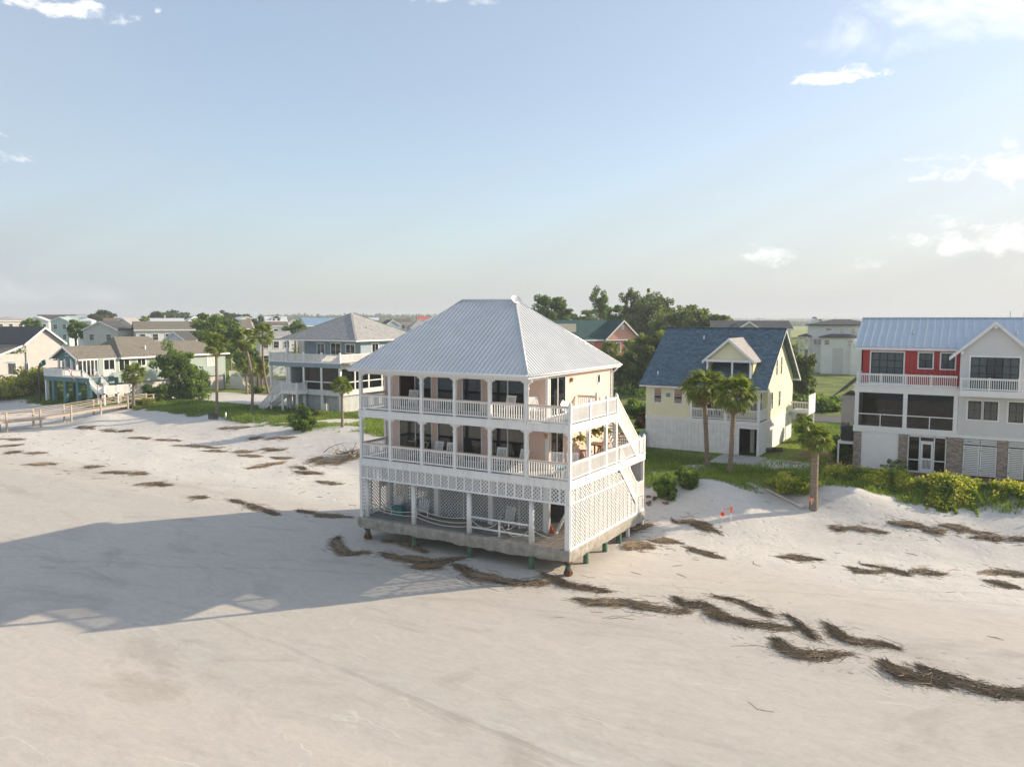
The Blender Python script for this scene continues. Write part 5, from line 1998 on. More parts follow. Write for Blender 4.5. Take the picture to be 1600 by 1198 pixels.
    bx('stair_landing', (-58.3, -55.6, lt0, lt1 + .1, 4.02, 4.2), WEATH, h)
    mb = MB()
    mb.box(-58.35, -55.55, lt0 - .05, lt0, 3.75, 4.2)
    mb.box(-55.6, -55.55, lt0, lt1, 3.75, 4.2)
    mb.build('fascia', W_, h)
    railing(h, (-58.2, lt0), (-55.65, lt0), 4.2, .95, .12, .05, W_, W_, join=True)
    railing(h, (-55.6, lt0), (-55.6, lt1), 4.2, .95, .12, .05, W_, W_, join=True)
    for s in (-58.2, -55.7):
        bx('post', (s - .1, s + .1, lt0, lt0 + .2, zb, 5.2), W_, h)
    n = 15
    sa, sb, za_, zb_ = -58.3, -62.3, 4.2, 1.15
    for t in (lt0, lt1 - .1):
        MB().slab([(sa, t, za_ - .05), (sb, t, zb_ + .05), (sb, t, zb_ - .35), (sa, t, za_ - .45)], (0, .06, 0)).build('stringer', W_, h)
        mb = MB()
        mb.beam((sa, t, za_ + .95), (sb, t, zb_ + .95), .1, .1)
        mb.beam((sa, t, za_ + .15), (sb, t, zb_ + .15), .06, .08)
        rr = mb.build('stair_rail', W_, h)
        mb = MB()
        for k in range(32):
            q = (k + .5) / 32
            x, z = sa + (sb - sa) * q, za_ + (zb_ - za_) * q
            mb.box(x - .025, x + .025, t - .025, t + .025, z + .15, z + .92)
        mb.build('balusters', W_, rr)['kind'] = 'stuff'
    for k in range(n):
        q = (k + .5) / n
        x, z = sa + (sb - sa) * q, za_ + (zb_ - za_) * q
        bx('tread', (x - .15, x + .15, lt0 + .06, lt1 - .1, z - .05, z), DECKG, h)
    bx('post', (-60.4, -60.2, lt0, lt0 + .18, zb, 2.6), W_, h)
    bx('post', (-62.4, -62.25, lt0 - .02, lt0 + .12, zb, 2.2), W_, h)
blue_house()

# ---- teal house with the front gable and deck
def teal_house():
    h = wthing('teal_house', 'sage teal house with taupe roof, white front deck and teal piers by the boardwalk', 'house', (-96, 40, 1.2))
    zb = .5
    s0, s1, t0 = -100.6, -89.7, 29.3
    f = face('front', t0)
    zd = 4.95
    bx('deck', (s0, s1, t0 + .02, 33.2, zd - .2, zd), DECKG, h)
    mb = MB()
    fbox(mb, f, s0 - .03, s1 + .03, zd - .75, zd - .12, -.05, 0)
    fbox(mb, face('right', s1), t0 - .0, 33.2, zd - .75, zd - .12, -.05, 0)
    mb.build('fascia', TEALD, h)
    mb = MB()
    fbox(mb, f, s0 - .05, s1 + .05, zd - .12, zd + .02, -.05, .04)
    mb.build('deck_edge', WC, h)
    for k, s in enumerate((-100.4, -98.5, -95.6, -92.5, -89.8)):
        m = WC if k == 0 else TEALD
        bx('pier', (s - (.14 if k == 0 else .28), s + (.14 if k == 0 else .28), t0 + .02, t0 + .5, zb, zd - .7), m, h)
    for s in (-100.4, -96.5, -92.6, -89.8):
        bx('pier', (s - .2, s + .2, 33.4, 33.8, zb, zd - .2), TEALD, h)
    xs = [s0 + .05, -98.3, -96.0, -93.7]
    for a, b in zip(xs, xs[1:]):
        railing(h, (a + .06, t0 + .05), (b - .06, t0 + .05), zd, .98, .13, .06, W_, W_, join=True)
        bx('newel_post', (a - .08, a + .08, t0 - .03, t0 + .13, zd, zd + 1.05), W_, h)
    railing(h, (s0 + .05, t0 + .1), (s0 + .05, 33.2), zd, .98, .13, .06, W_, W_, join=True)
    railing(h, (-93.64, t0 + .05), (-91.4, t0 + .05), zd, .98, .13, .06, W_, W_, join=True)
    railing(h, (s1 - .05, 31.6), (s1 - .05, 33.2), zd, .98, .13, .06, W_, W_, join=True)
    # gabled front porch
    gc, ga, ge, gw, gt = -97.2, 9.15, 7.35, 3.35, 30.4
    for s in (-99.4, -97.8, -96.2, -94.9):
        bx('post', (s - .13, s + .13, gt + .35, gt + .6, zd, 7.3), WC, h)
    fg = face('front', gt + .45)
    mb = MB()
    siding(mb, fg, -99.6, -94.7, 7.2, ga - .15, (), .18, top=lambda z: (gc - (ga - .1 - z) * gw / (ga - ge) + .3, gc + (ga - .1 - z) * gw / (ga - ge) - .3))
    mb.box(-99.6, -94.7, gt + .45, gt + .6, 7.0, 7.25)
    mb.build('gable_wall', TEALD, h)
    mb = MB()
    mb.tube([fg(gc - .28 + .03 * math.cos(a), 8.05 + .3 * math.sin(a), .03) for a in [x * .5 for x in range(7)]], .03, 5)
    mb.box(gc - .5, gc + .5, gt + .40, gt + .44, 7.75, 7.82)
    mb.build('gable_ornament', WC, h)
    rf = bx('roof', (-93.72, -93.66, gt, 37.0, ge - .22, ge - .02), WC, h)
    bx('eave_board', (-100.4, -100.3, gt + .2, 40, 7.0, 7.2), WC, rf)
    for sg in (-1, 1):
        es = gc + sg * (gw + .15)
        MB().slab([(es, gt - .2, ge), (gc, gt - .2, ga), (gc, 38.2, ga), (es, 38.2, ge)], (0, 0, -.1)).build('roof_slope', SH_TAUPE, rf)
        MB().slab([(es, gt - .24, ge - .0), (gc, gt - .24, ga), (gc, gt - .24, ga - .25), (es, gt - .24, ge - .25)], (0, .06, 0)).build('barge_board', WC, rf)
    # long body behind
    e0, e1, a0, a1, ze, zr = -103.2, -93.0, 36.6, 47.0, 7.40, 10.35
    rc = -98.1
    A, B, C_, D = (e0, a0, ze), (e1, a0, ze), (e1, a1, ze), (e0, a1, ze)
    p0, p1 = (rc, 38.8, zr), (rc, 44.6, zr)
    slope(rf, [A, B, p0], SH_TAUPE, .08)
    slope(rf, [B, C_, p1, p0], SH_TAUPE, .08)
    slope(rf, [C_, D, p1], SH_TAUPE, .08)
    slope(rf, [D, A, p0, p1], SH_TAUPE, .08)
    w0, w1, wr = 46.0, 56.5, 9.5
    A, B, C_, D = (-101.5, w0, ze - .05), (-93.0, w0, ze - .05), (-93.0, w1, ze - .05), (-101.5, w1, ze - .05)
    p0, p1 = (-97.2, 44, wr), (-97.2, 53.0, wr)
    slope(rf, [B, C_, p1, p0], SH_TAUPE, .08)
    slope(rf, [C_, D, p1], SH_TAUPE, .08)
    slope(rf, [D, A, p0, p1], SH_TAUPE, .08)
    mb = MB()
    mb.box(e1 - .03, e1 + .02, a0, w1, ze - .28, ze - .02)
    mb.box(e0, e1, a0 - .03, a0 + .02, ze - .28, ze - .02)
    mb.build('eave_board', WC, rf)
    MB().cyl(-94.8, 41.8, ze + .8, ze + 1.6, .12, 8).build('roof_vent', WC, rf)
    r = face('right', -93.6)
    ops = [(34.2, 35.8, 5.4, 7.1), (36.6, 38.2, 5.4, 7.1), (39.6, 40.9, 6.0, 7.0), (52.4, 53.6, 5.4, 6.9)]
    mb = MB()
    siding(mb, r, 33.4, 56, 3.6, 7.3, ops, .2)
    mb.build('wall', TEALW, h)
    for i, (a, b, c, d) in enumerate(ops):
        window(h, r, a, b, c, d, .15, .05, 1, 2, WC, GLASSD if i != 3 else CURT, 'window', .05, .08)
    opf = [(-99.2, -97.4, 5.0, 7.0), (-96.6, -95.0, 5.0, 7.0)]
    ff_ = face('front', 33.4)
    mb = MB()
    siding(mb, ff_, -100.4, -93.6, 3.6, 7.3, opf, .2)
    siding(mb, face('left', -103), 33.4, 56, 3.6, 7.3, (), .2)
    siding(mb, face('back', 56), -103, -93.6, 1.2, 7.3, (), .2)
    mb.build('wall', TEALW, h)
    for (a, b, c, d) in opf:
        window(h, ff_, a, b, c, d, .15, .05, 1, 2, WC, GLASSD, 'sliding_door', .05, .08)
    # screened bay along the right side of the porch
    for t in (31.0, 31.6, 32.2, 32.8, 33.3):
        bx('screen_post', (-93.75, -93.65, t - .05, t + .05, zd, 7.2), WC, h)
    mb = MB()
    planks(mb, face('right', -93.9), 46, 56, zb, 3.7, .8)
    planks(mb, face('right', -94.2), 34, 46, zb, 3.7, 1.2)
    mb.build('skirt_wall', BEIGE, h)
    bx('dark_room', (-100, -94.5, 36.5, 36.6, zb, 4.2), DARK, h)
    # front stair down the right side
    sa, ta, za, tb, zb_ = -90.6, 29.35, zd, 33.6, 2.9
    # flight runs from the deck's right end towards the right along the shore
    x0, x1 = -91.3, -87.9
    for t in (29.5, 31.2):
        MB().slab([(x0, t, zd - .05), (x1, t, 2.85), (x1, t, 2.5), (x0, t, zd - .45)], (0, .06, 0)).build('stringer', W_, h)
        mb = MB()
        mb.beam((x0, t, zd + .95), (x1, t, 2.9 + .95), .1, .12)
        mb.beam((x0, t, zd + .15), (x1, t, 2.9 + .15), .06, .1)
        rr = mb.build('stair_rail', W_, h)
        mb = MB()
        for k in range(22):
            q = (k + .5) / 22
            mb.box(x0 + (x1 - x0) * q - .03, x0 + (x1 - x0) * q + .03, t - .03, t + .03, zd + (2.9 - zd) * q + .15, zd + (2.9 - zd) * q + .92)
        mb.build('balusters', W_, rr)['kind'] = 'stuff'
    for k in range(11):
        q = (k + .5) / 11
        bx('tread', (x0 + (x1 - x0) * q - .15, x0 + (x1 - x0) * q + .15, 29.56, 31.2, zd + (2.9 - zd) * q - .05, zd + (2.9 - zd) * q), DECKG, h)
    bx('stair_landing', (-87.9, -86.2, 29.4, 33.6, 2.72, 2.9), WEATH, h)
    railing(h, (-86.25, 29.45), (-86.25, 33.6), 2.9, .98, .13, .06, W_, W_, join=True)
    railing(h, (-87.8, 29.45), (-86.3, 29.45), 2.9, .98, .13, .06, W_, W_, join=True)
    for s, t in ((-86.3, 29.5), (-86.3, 31.5), (-86.3, 33.5), (-87.7, 29.5), (-87.7, 33.5)):
        bx('post', (s - .1, s + .1, t - .1, t + .1, zb, 3.95), W_, h)
    # white side stair at the far end
    mb = MB()
    mb.slab([(-93.0, 56.3, 3.4), (-91.2, 56.3, 3.3), (-88.4, 56.3, 1.3), (-88.4, 56.3, 1.0), (-93.0, 56.3, 1.0)], (0, .1, 0))
    mb.slab([(-91.2, 56.2, 4.3), (-88.3, 56.2, 2.2), (-88.3, 56.2, 2.05), (-91.2, 56.2, 4.1)], (0, .1, 0))
    mb.build('side_stair', W_, h)
    mb = MB()
    for k in range(22):
        x = -93.0 + k * .21
        z = 3.4 if x < -91.2 else 3.3 - (x + 91.2) * .71
        mb.box(x - .03, x + .03, 56.22, 56.28, z, z + .9)
    mb.build('side_rail', W_, h)
teal_house()

# ---- beige house at the left edge
def beige_house():
    d0 = 150
    h = wthing('beige_house', 'beige house with steep grey gable at the left edge of the view', 'house', (-131, 55, 1.3))
    P = lambda px, py, d: at_d(px, py, d)
    apex = P(69.5, 511, 150)
    er = P(101.5, 538, 152)
    c = np.array([apex[0], apex[1]])
    zb = .6
    za = apex[2]
    ze = P(101.5, 537, 152)[2]
    s1, tc = -118.5, 47.5
    # gable wall faces right (+s) and catches the sun
    from_px = lambda px, s: CAM[1] + (s - CAM[0]) / _ray(px, 540)[0] * _ray(px, 540)[1]
    ta, tl, trr = from_px(69.5, s1), from_px(41, s1), from_px(102, s1)
    hw = (trr - ta)
    k = (za - ze) / hw
    r = face('right', s1)
    mb = MB()
    siding(mb, r, ta - hw + .5, trr - .4, zb + 2.5, ze, (), .2)
    siding(mb, r, ta - hw + .5, trr - .4, ze, za - .3, (), .2, top=lambda z: (max(ta - hw + .5, ta - (za - .3 - z) / k), min(trr - .4, ta + (za - .3 - z) / k)))
    mb.slab([(s1 - .1, ta - hw + .5, ze), (s1 - .1, trr - .5, ze), (s1 - .1, ta, za - .35)], (.05, 0, 0))
    mb.build('wall', BEIGE, h)
    rf = MB()
    for sg in (-1, 1):
        rf.slab([(s1 + .55, ta, za), (s1 + .55, ta + sg * hw, ze), (s1 + .55, ta + sg * hw, ze - .35), (s1 + .55, ta, za - .35)], (.06, 0, 0))
    rf = rf.build('roof', WC, h)
    for sg in (-1, 1):
        slope(rf, [(s1 + .6, ta, za), (s1 - 14, ta, za), (s1 - 14, ta + sg * hw, ze), (s1 + .6, ta + sg * hw, ze)], SH_DK, .1)
    # lower front block with shed roof
    ft = ta - hw - 4.2
    f = face('front', ft)
    sL, sR = -137.0, s1 - .2
    zt = ze - 2.0
    zt = gzt = 6.2
    ops = [(-134.6, -132.6, 4.6, 6.0), (-122.9, -121.9, 5.0, 5.9)]
    ops += [(-135.2, -129.5, zb, 3.2)]
    wx = lambda px: CAM[0] + (ft - CAM[1]) / _ray(px, 560)[1] * _ray(px, 560)[0]
    ops = [(wx(13), wx(24), 4.5, 6.1), (wx(39), wx(43.5), 5.2, 6.2), (wx(8), wx(32), zb, 3.0)]
    mb = MB()
    siding(mb, f, sL, sR, zb, 7.2, ops, .2)
    siding(mb, face('right', sR), ft, ta - hw + .6, zb, 7.4, (), .2)
    mb.build('wall', BEIGE, h)
    for (a, b, c_, d_) in ops[:2]:
        window(h, f, a, b, c_, d_, .15, .05, 1, 2, WC, GLASSD)
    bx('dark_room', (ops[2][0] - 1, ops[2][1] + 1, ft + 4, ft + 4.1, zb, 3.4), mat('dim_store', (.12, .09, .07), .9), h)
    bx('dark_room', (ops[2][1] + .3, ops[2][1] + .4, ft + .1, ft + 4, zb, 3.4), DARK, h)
    tm = ta - hw + .2
    slope(rf, [(sL - 3, ft - .5, 7.15), (sR + .5, ft - .5, 7.15), (sR + .5, tm + .3, ze + .05), (sL - 3, tm + .3, ze + .05)], SH_TAUPE, .12)
    MB().slab([(sR + .5, ft - .5, 7.1), (sR + .5, tm, ze), (sR + .5, tm, ze - .3), (sR + .5, ft - .5, 6.8)], (.06, 0, 0)).build('barge_board', WC, rf)
    MB().box(sL - 3, sR + .5, ft - .55, ft - .48, 6.85, 7.1).build('eave_board', WC, rf)
    # flat white awning over the window
    MB().slab([(ops[0][0] - .3, ft - .02, 6.4), (ops[0][1] + .3, ft - .02, 6.4), (ops[0][1] + .3, ft - .6, 6.2), (ops[0][0] - .3, ft - .6, 6.2)], (0, 0, -.05)).build('awning', WC, h)
beige_house()
# ------------------------------------------------------------------ far houses
FARM = {}
def far_mat(name, c):
    return mat(name, c, .7, .08, .4)
FW = {'white': far_mat('far_white', (.80, .80, .78)), 'cream': far_mat('far_cream', (.66, .62, .50)), 'mint': far_mat('far_mint', (.52, .64, .60)),
      'paleblue': far_mat('far_pale_blue', (.44, .52, .62)), 'beige': far_mat('far_beige', (.64, .61, .56)), 'grey': far_mat('far_grey', (.48, .49, .50)),
      'pink': mat('coral_pink_siding', (.72, .36, .28), .6, .06), 'brick': mat('coral_red_siding', (.55, .17, .13), .6, .08), 'tan': far_mat('far_tan', (.5, .42, .33))}
FR = {'slate': SH_DK, 'brown': SH_BRN, 'taupe': SH_TAUPE, 'light': SH_LT, 'grey': SH_GREY, 'white': mat('white_metal_roof', (.70, .71, .72), .4, .06, .5, metal=.2),
      'blue': mat('blue_metal_roof', (.25, .38, .52), .4, .08, .5, metal=.3), 'teal': mat('teal_metal_roof', (.06, .22, .26), .45, .1, .5),
      'mint': mat('mint_metal_roof', (.42, .52, .48), .45, .08, .5), 'red': mat('red_tile_roof', (.50, .10, .06), .6, .1, .5), 'green': SH_TEAL, 'bluesh': SH_BLUE}

def far_house(label, pxl, pxr, y_ridge, y_eave, d, wall, roof, kind='side', yaw=0.0, depth=None, wins=3, y_win=None, base=None, dormer=None, chimney=False):
    """a distant house: ridge along its width (side), gable end to the front (gable) or hipped (hip)"""
    c = at_d((pxl + pxr) / 2, y_eave, d)
    zr = at_d((pxl + pxr) / 2, y_ridge, d)[2]
    ze = float(c[2])
    w = (pxr - pxl) * d / FPX
    dp = depth or max(7.0, min(11.0, w))
    base = 1.2 if base is None else base
    fwd = math.atan2(c[0] - CAM[0], c[1] - CAM[1])
    rz = -fwd + yaw
    ns = {'gable': 'gabled_house', 'side': 'distant_house', 'hip': 'hip_roofed_house'}[kind]
    h = thing(ns, label, 'house', (float(c[0] + math.sin(fwd) * dp / 2), float(c[1] + math.cos(fwd) * dp / 2), 0), rz, 'houses beyond the beach front row')
    hw, hd = w / 2 * .94, dp / 2 * .94
    ew, ed = w / 2, dp / 2
    mb = MB()
    mb.box(-hw, hw, -hd, hd, base - 1.2, ze - .05)
    if kind == 'gable':
        mb.slab([(-hw, -hd, ze - .05), (hw, -hd, ze - .05), (0, -hd, zr - .25)], (0, 2 * hd, 0))
    elif kind == 'side':
        mb.slab([(-hw, -hd, ze - .05), (-hw, hd, ze - .05), (-hw, 0, zr - .25)], (2 * hw, 0, 0))
    mb.build('wall', FW[wall], h)
    rm = FR[roof]
    rf = MB()
    if kind == 'side':
        rf.slab([(-ew, -ed, ze), (ew, -ed, ze), (ew, 0, zr), (-ew, 0, zr)], (0, 0, -.15))
        rf.slab([(-ew, ed, ze), (ew, ed, ze), (ew, 0, zr), (-ew, 0, zr)], (0, 0, -.15))
    elif kind == 'gable':
        for sg in (-1, 1):
            rf.slab([(sg * ew, -ed, ze), (0, -ed, zr), (0, ed, zr), (sg * ew, ed, ze)], (0, 0, -.15))
    else:
        q = min(ew, ed) * .95
        A, B, C_, D = (-ew, -ed, ze), (ew, -ed, ze), (ew, ed, ze), (-ew, ed, ze)
        p0, p1 = (-ew + q, 0, zr), (ew - q, 0, zr)
        for pts in ([A, B, p1, p0], [B, C_, p1], [C_, D, p0, p1], [D, A, p0]):
            rf.slab(pts, (0, 0, -.15))
    rf = rf.build('roof', rm, h)
    mb = MB()
    if kind == 'gable':
        for sg in (-1, 1):
            mb.slab([(sg * ew, -ed - .06, ze), (0, -ed - .06, zr), (0, -ed - .06, zr - .3), (sg * ew, -ed - .06, ze - .3)], (0, .07, 0))
    else:
        mb.box(-ew, ew, -ed - .06, -ed, ze - .3, ze - .02)
    mb.build('eave_trim', WC, rf)
    if chimney:
        MB().box(-.5, .1, -.3, .3, zr - 1, zr + .9).build('chimney', FW['tan'], rf)
    if dormer:
        x, dw, dh = dormer
        yy = -ed * .75
        zz = ze + (zr - ze) * .25
        MB().box(x - dw / 2, x + dw / 2, yy, 0, zz - .5, zz + dh * .5).build('dormer', FW[wall], rf)
        m_ = MB()
        for sg in (-1, 1):
            m_.slab([(x + sg * (dw / 2 + .2), yy - .2, zz + dh * .45), (x, yy - .2, zz + dh), (x, 0, zz + dh), (x + sg * (dw / 2 + .2), 0, zz + dh * .45)], (0, 0, -.12))
        m_.build('dormer_roof', rm, rf)
        for k in range(max(1, int(dw / 1.1))):
            xx = x - dw / 2 + (k + .5) * dw / max(1, int(dw / 1.1))
            MB().box(xx - .3, xx + .3, yy - .04, yy, zz - .2, zz + dh * .38).build('window', GLASSD, rf)
    f = face('front', -hd)
    zw = ze - 1.2
    for k in range(wins):
        x = -hw + (k + .5) * 2 * hw / wins
        if zw - 1.3 > base - .5:
            window(h, f, x - .5, x + .5, zw - 1.1, zw + .2, .12, .05, 2, 1, WC, GLASSD)
        if zw - 4.2 > base + .3:
            window(h, f, x - .5, x + .5, zw - 4.0, zw - 2.7, .12, .05, 2, 1, WC, GLASSD)
    return h

far_house('pale beige house on the far left shore with hip roof against the sea', -6, 30, 494.5, 501, 290, 'beige', 'light', 'hip', .2)
far_house('small white house with pale roof just right of the sea strip', 44, 76, 494, 502, 320, 'white', 'white', 'gable', -.2)
far_house('large dark slate roof between white far houses on the left', 66, 113, 491.5, 501, 345, 'grey', 'slate', 'side', .1)
far_house('mint green gabled house above the far left shrubs', 88, 112, 495, 501.5, 265, 'mint', 'mint', 'gable', -.35, wins=2)
far_house('row house with pale cream gable behind the slate roof', 98, 130, 490.8, 496, 400, 'cream', 'light', 'side', 0)
far_house('mint roofed long house behind the pale blue house', 108, 150, 493.5, 498.5, 330, 'mint', 'mint', 'side', .1, wins=4)
far_house('pale blue two storey house left of the dark gable', 127, 145, 496.5, 501, 255, 'paleblue', 'white', 'hip', -.2, wins=2)
far_house('white roofed house behind the brown roof on the left', 153, 181, 494, 501, 345, 'white', 'white', 'gable', .3)
far_house('low house with brown roof left of the cream house', 164, 187, 496.5, 503, 300, 'beige', 'brown', 'side', 0)
far_house('beige house with wide dark edged gable among palms', 145, 196, 501.5, 515, 195, 'beige', 'slate', 'gable', -.5, wins=2)
far_house('cream house with light grey roof and small square windows', 184, 219, 496, 510, 215, 'cream', 'light', 'gable', -.45, wins=2)
far_house('long low white house with taupe roof behind the teal house', 216, 322, 502, 514.5, 190, 'white', 'taupe', 'side', .08, wins=6)
far_house('long white metal roof far behind the taupe roof', 234, 284, 497, 502.5, 285, 'white', 'white', 'side', 0, wins=4, chimney=True)
far_house('white house with two pale roofs left of the teal roof', 291, 317, 493.5, 501, 335, 'white', 'white', 'hip', .3)
far_house('house with dark teal roof peeking over the big tree', 312, 332, 493, 502, 300, 'cream', 'teal', 'gable', .4, wins=2)
far_house('white gable end close behind the teal house ridge', 267, 298, 518, 531, 150, 'white', 'slate', 'gable', -.35, wins=0)
far_house('white dormered cottage with taupe roof left of the tall palms', 356, 390, 499, 513, 225, 'white', 'taupe', 'side', .2, dormer=(-1.6, 3.0, 2.2), wins=3)
far_house('wide white roofed house above the dormered cottage', 358, 402, 494.5, 503, 310, 'cream', 'white', 'gable', .3)
far_house('white metal roof with mint dormer above the leaning palms', 414, 447, 494.3, 503, 265, 'white', 'white', 'side', .1, dormer=(0, 3.0, 1.6))
far_house('white walled house with brown roof under the white metal roof', 410, 448, 502.5, 508.5, 235, 'white', 'brown', 'side', .1, wins=3)
far_house('grey metal hip roof right of the white metal roof', 444, 472, 498.5, 506, 270, 'grey', 'grey', 'hip', .2)
far_house('white house half hidden behind the leaning palms', 403, 452, 517.5, 526, 172, 'white', 'grey', 'side', .15, wins=3)
far_house('house with bright blue metal roof left of the blue house', 470, 524, 496.5, 508.5, 230, 'grey', 'blue', 'side', .3)
far_house('brown hip roof beyond the blue metal roof', 484, 513, 494.5, 503, 280, 'tan', 'brown', 'hip', 0, chimney=True)
far_house('white low roof right of the grey hip roof ridge', 576, 592, 496, 500, 330, 'white', 'white', 'side', 0)
far_house('dark roofed house with a small blue gable front', 596, 622, 499.5, 508, 265, 'paleblue', 'slate', 'gable', .3, wins=1)
far_house('taupe roofed house left of the red roof', 616, 642, 498, 504, 310, 'beige', 'brown', 'side', .1)
far_house('small white house with a bright red roof on the far shore', 651, 669, 494.5, 499, 400, 'white', 'red', 'side', .15, wins=2)
far_house('grey metal roof just left of the peach house hip', 637, 672, 499.5, 512, 230, 'grey', 'grey', 'hip', .2)
far_house('white cottage in the trees far left beyond the lane', 20, 44, 497.5, 503, 380, 'white', 'light', 'side', .1)
far_house('slate roofed white house with gable behind the yellow roof', 1110, 1229, 501, 513, 128, 'white', 'slate', 'side', .12, depth=9, wins=2)
far_house('small tan gable beside the slate roof behind the yellow house', 1146, 1180, 501.5, 513, 124, 'tan', 'taupe', 'gable', .2, wins=0)
far_house('tiny white roofed house at the marsh edge, left of the white house ridge', 1264, 1281, 497.5, 503, 420, 'white', 'white', 'gable', .2, wins=1)
far_house('tiny blue roofed house at the marsh edge behind the white house ridge', 1306, 1324, 498, 503, 460, 'white', 'blue', 'hip', .1, wins=1)

def white_house():
    c = at_d(1303, 507, 176)
    fwd = math.atan2(c[0] - CAM[0], c[1] - CAM[1])
    h = thing('white_house', 'large white two storey house with dark hip roof by the marsh', 'house', (float(c[0]), float(c[1]), 1.6), -fwd - .12)
    k = 176 / FPX
    z = lambda py: float(at_d(1303, py, 176)[2]) - 1.6
    x = lambda px: (px - 1303) * k
    wm, rm = FW['white'], SH_DK
    MB().box(x(1268), x(1350), 0, 10, -1, z(507)).build('wall', wm, h)
    MB().box(x(1289), x(1335), -3.0, 0, -1, z(525)).build('wall', wm, h)
    MB().box(x(1330), x(1360), -4.5, 0, -1, z(534)).build('wall', wm, h)
    def hip(x0, x1, y0, y1, ze, zr, q):
        m = MB()
        A, B, C_, D = (x0, y0, ze), (x1, y0, ze), (x1, y1, ze), (x0, y1, ze)
        p0, p1 = (x0 + q, (y0 + y1) / 2, zr), (x1 - q, (y0 + y1) / 2, zr)
        for pts in ([A, B, p1, p0], [B, C_, p1], [C_, D, p0, p1], [D, A, p0]):
            m.slab(pts, (0, 0, -.2))
        m.build('roof', rm, h)
    hip(x(1265), x(1353), -.6, 10.6, z(507), z(499), 4.5)
    hip(x(1286), x(1337), -3.5, 1.2, z(525.5), z(521.5), 2)
    hip(x(1255), x(1273), -1.5, 3, z(525), z(521.5), 1.2)
    MB().box(x(1256), x(1272), -1.2, 3, z(544) - .3, z(544)).build('porch_deck', wm, h)
    for px in (1257.5, 1264, 1271):
        MB().box(x(px) - .15, x(px) + .15, -1.2, -.9, -1, z(524.5)).build('post', wm, h)
    f = face('front', -0.0)
    f2 = face('front', -3.0)
    for px, y0, y1, ff_, w in ((1296, 513, 516, f, 1.0), (1314, 513, 521, f, .6), (1329, 513, 521, f, .6), (1279, 530, 538, f, .8), (1284, 530, 538, f, .8),
                               (1297, 531, 538, f2, .9), (1328, 531, 538, f2, .9)):
        window(h, ff_, x(px) - w / 2, x(px) + w / 2, z(y1), z(y0), .1, .06, 2, 1, WC, GLASSD)
    MB().box(x(1305), x(1319), -3.06, -3.0, -.5, z(543)).build('garage_door', mat('off_white_door', (.62, .63, .62), .6), h)
white_house()

def pink_house():
    c = at_d(973, 529, 150)
    h = thing('coral_house', 'coral pink house with dark green roof and front gable beyond the peach house', 'house', (float(c[0]), float(c[1]), 1.6), YAW + R(22))
    k = 150 / FPX
    z = lambda py: float(at_d(973, py, 150)[2]) - 1.6
    ze, zr = z(529), z(500)
    hw = 28.5 * k * 1.05
    mb = MB()
    mb.box(-26, hw * .9, .5, 11, -1, ze)
    mb.box(-hw * .92, hw * .92, 0, 6, -1, ze)
    mb.build('wall', FW['brick'], h)
    g = MB()
    g.slab([(-hw * .95, -.02, ze), (hw * .95, -.02, ze), (0, -.02, zr - .3)], (0, .2, 0))
    g.build('gable_wall', FW['pink'], h)
    rf = MB()
    for sg in (-1, 1):
        rf.slab([(sg * hw * 1.08, -.5, ze - .15), (0, -.5, zr), (0, 6, zr), (sg * hw * 1.08, 6, ze - .15)], (0, 0, -.15))
    rf.slab([(-27, 0, ze - .1), (hw, 0, ze - .1), (hw, 5.7, zr), (-27, 5.7, zr)], (0, 0, -.15))
    rf.slab([(-27, 11.4, ze - .1), (hw, 11.4, ze - .1), (hw, 5.7, zr), (-27, 5.7, zr)], (0, 0, -.15))
    rf = rf.build('roof', SH_TEAL, h)
    mb = MB()
    for sg in (-1, 1):
        mb.slab([(sg * hw * 1.08, -.55, ze - .15), (0, -.55, zr + .02), (0, -.55, zr - .35), (sg * hw * 1.08, -.55, ze - .5)], (0, .08, 0))
    mb.box(-hw, hw, -.25, -.1, ze - .35, ze - .1)
    mb.box(-27, -hw, -.06, .0, ze - .4, ze - .12)
    mb.build('barge_board', WC, rf)
    MB().box(-12.6, -8.6, 2.2, 3.2, ze + .6, zr - .7).build('roof_box', mat('pale_roof_box', (.50, .48, .40), .8), rf)
    f = face('front', 0)
    mb = MB()
    oct_ = [f(.38 * math.cos(a), ze + 2.2 + .5 * math.sin(a), .05) for a in [x * math.pi / 4 for x in range(8)]]
    mb.slab(oct_, (0, .06, 0))
    mb.build('gable_vent', WC, h)
    for x in (-2.6, -.9, 1.2, 2.4):
        window(h, f, x - .4, x + .4, ze - 2.4, ze - .8, .14, .06, 2, 1, WC, GLASSD)
    for x in (-9.5, -6.5):
        window(h, face('front', .5), x - .5, x + .5, ze - 2.2, ze - .8, .12, .06, 2, 1, WC, GLASSD)
pink_house()

# ------------------------------------------------------------------ foliage
def quads_mesh(name, P, U, V, m, tint):
    """leaf quads: centre P, half axes U and V"""
    n = len(P)
    v = np.empty((n, 4, 3))
    v[:, 0] = P - U
    v[:, 1] = P - V * .9
    v[:, 2] = P + U
    v[:, 3] = P + V * .9
    v = v.reshape(-1, 3)
    me = bpy.data.meshes.new(name)
    me.vertices.add(n * 4)
    me.vertices.foreach_set('co', v.ravel())
    me.loops.add(n * 4)
    me.loops.foreach_set('vertex_index', np.arange(n * 4))
    me.polygons.add(n)
    me.polygons.foreach_set('loop_start', np.arange(0, n * 4, 4))
    me.polygons.foreach_set('loop_total', np.full(n, 4))
    me.update()
    at = me.attributes.new('tint', 'FLOAT', 'POINT')
    at.data.foreach_set('value', np.repeat(tint, 4).astype(np.float32))
    me.materials.append(m)
    return me

def rand_dirs(n, r):
    d = r.normal(size=(n, 3))
    return d / np.linalg.norm(d, axis=1)[:, None]

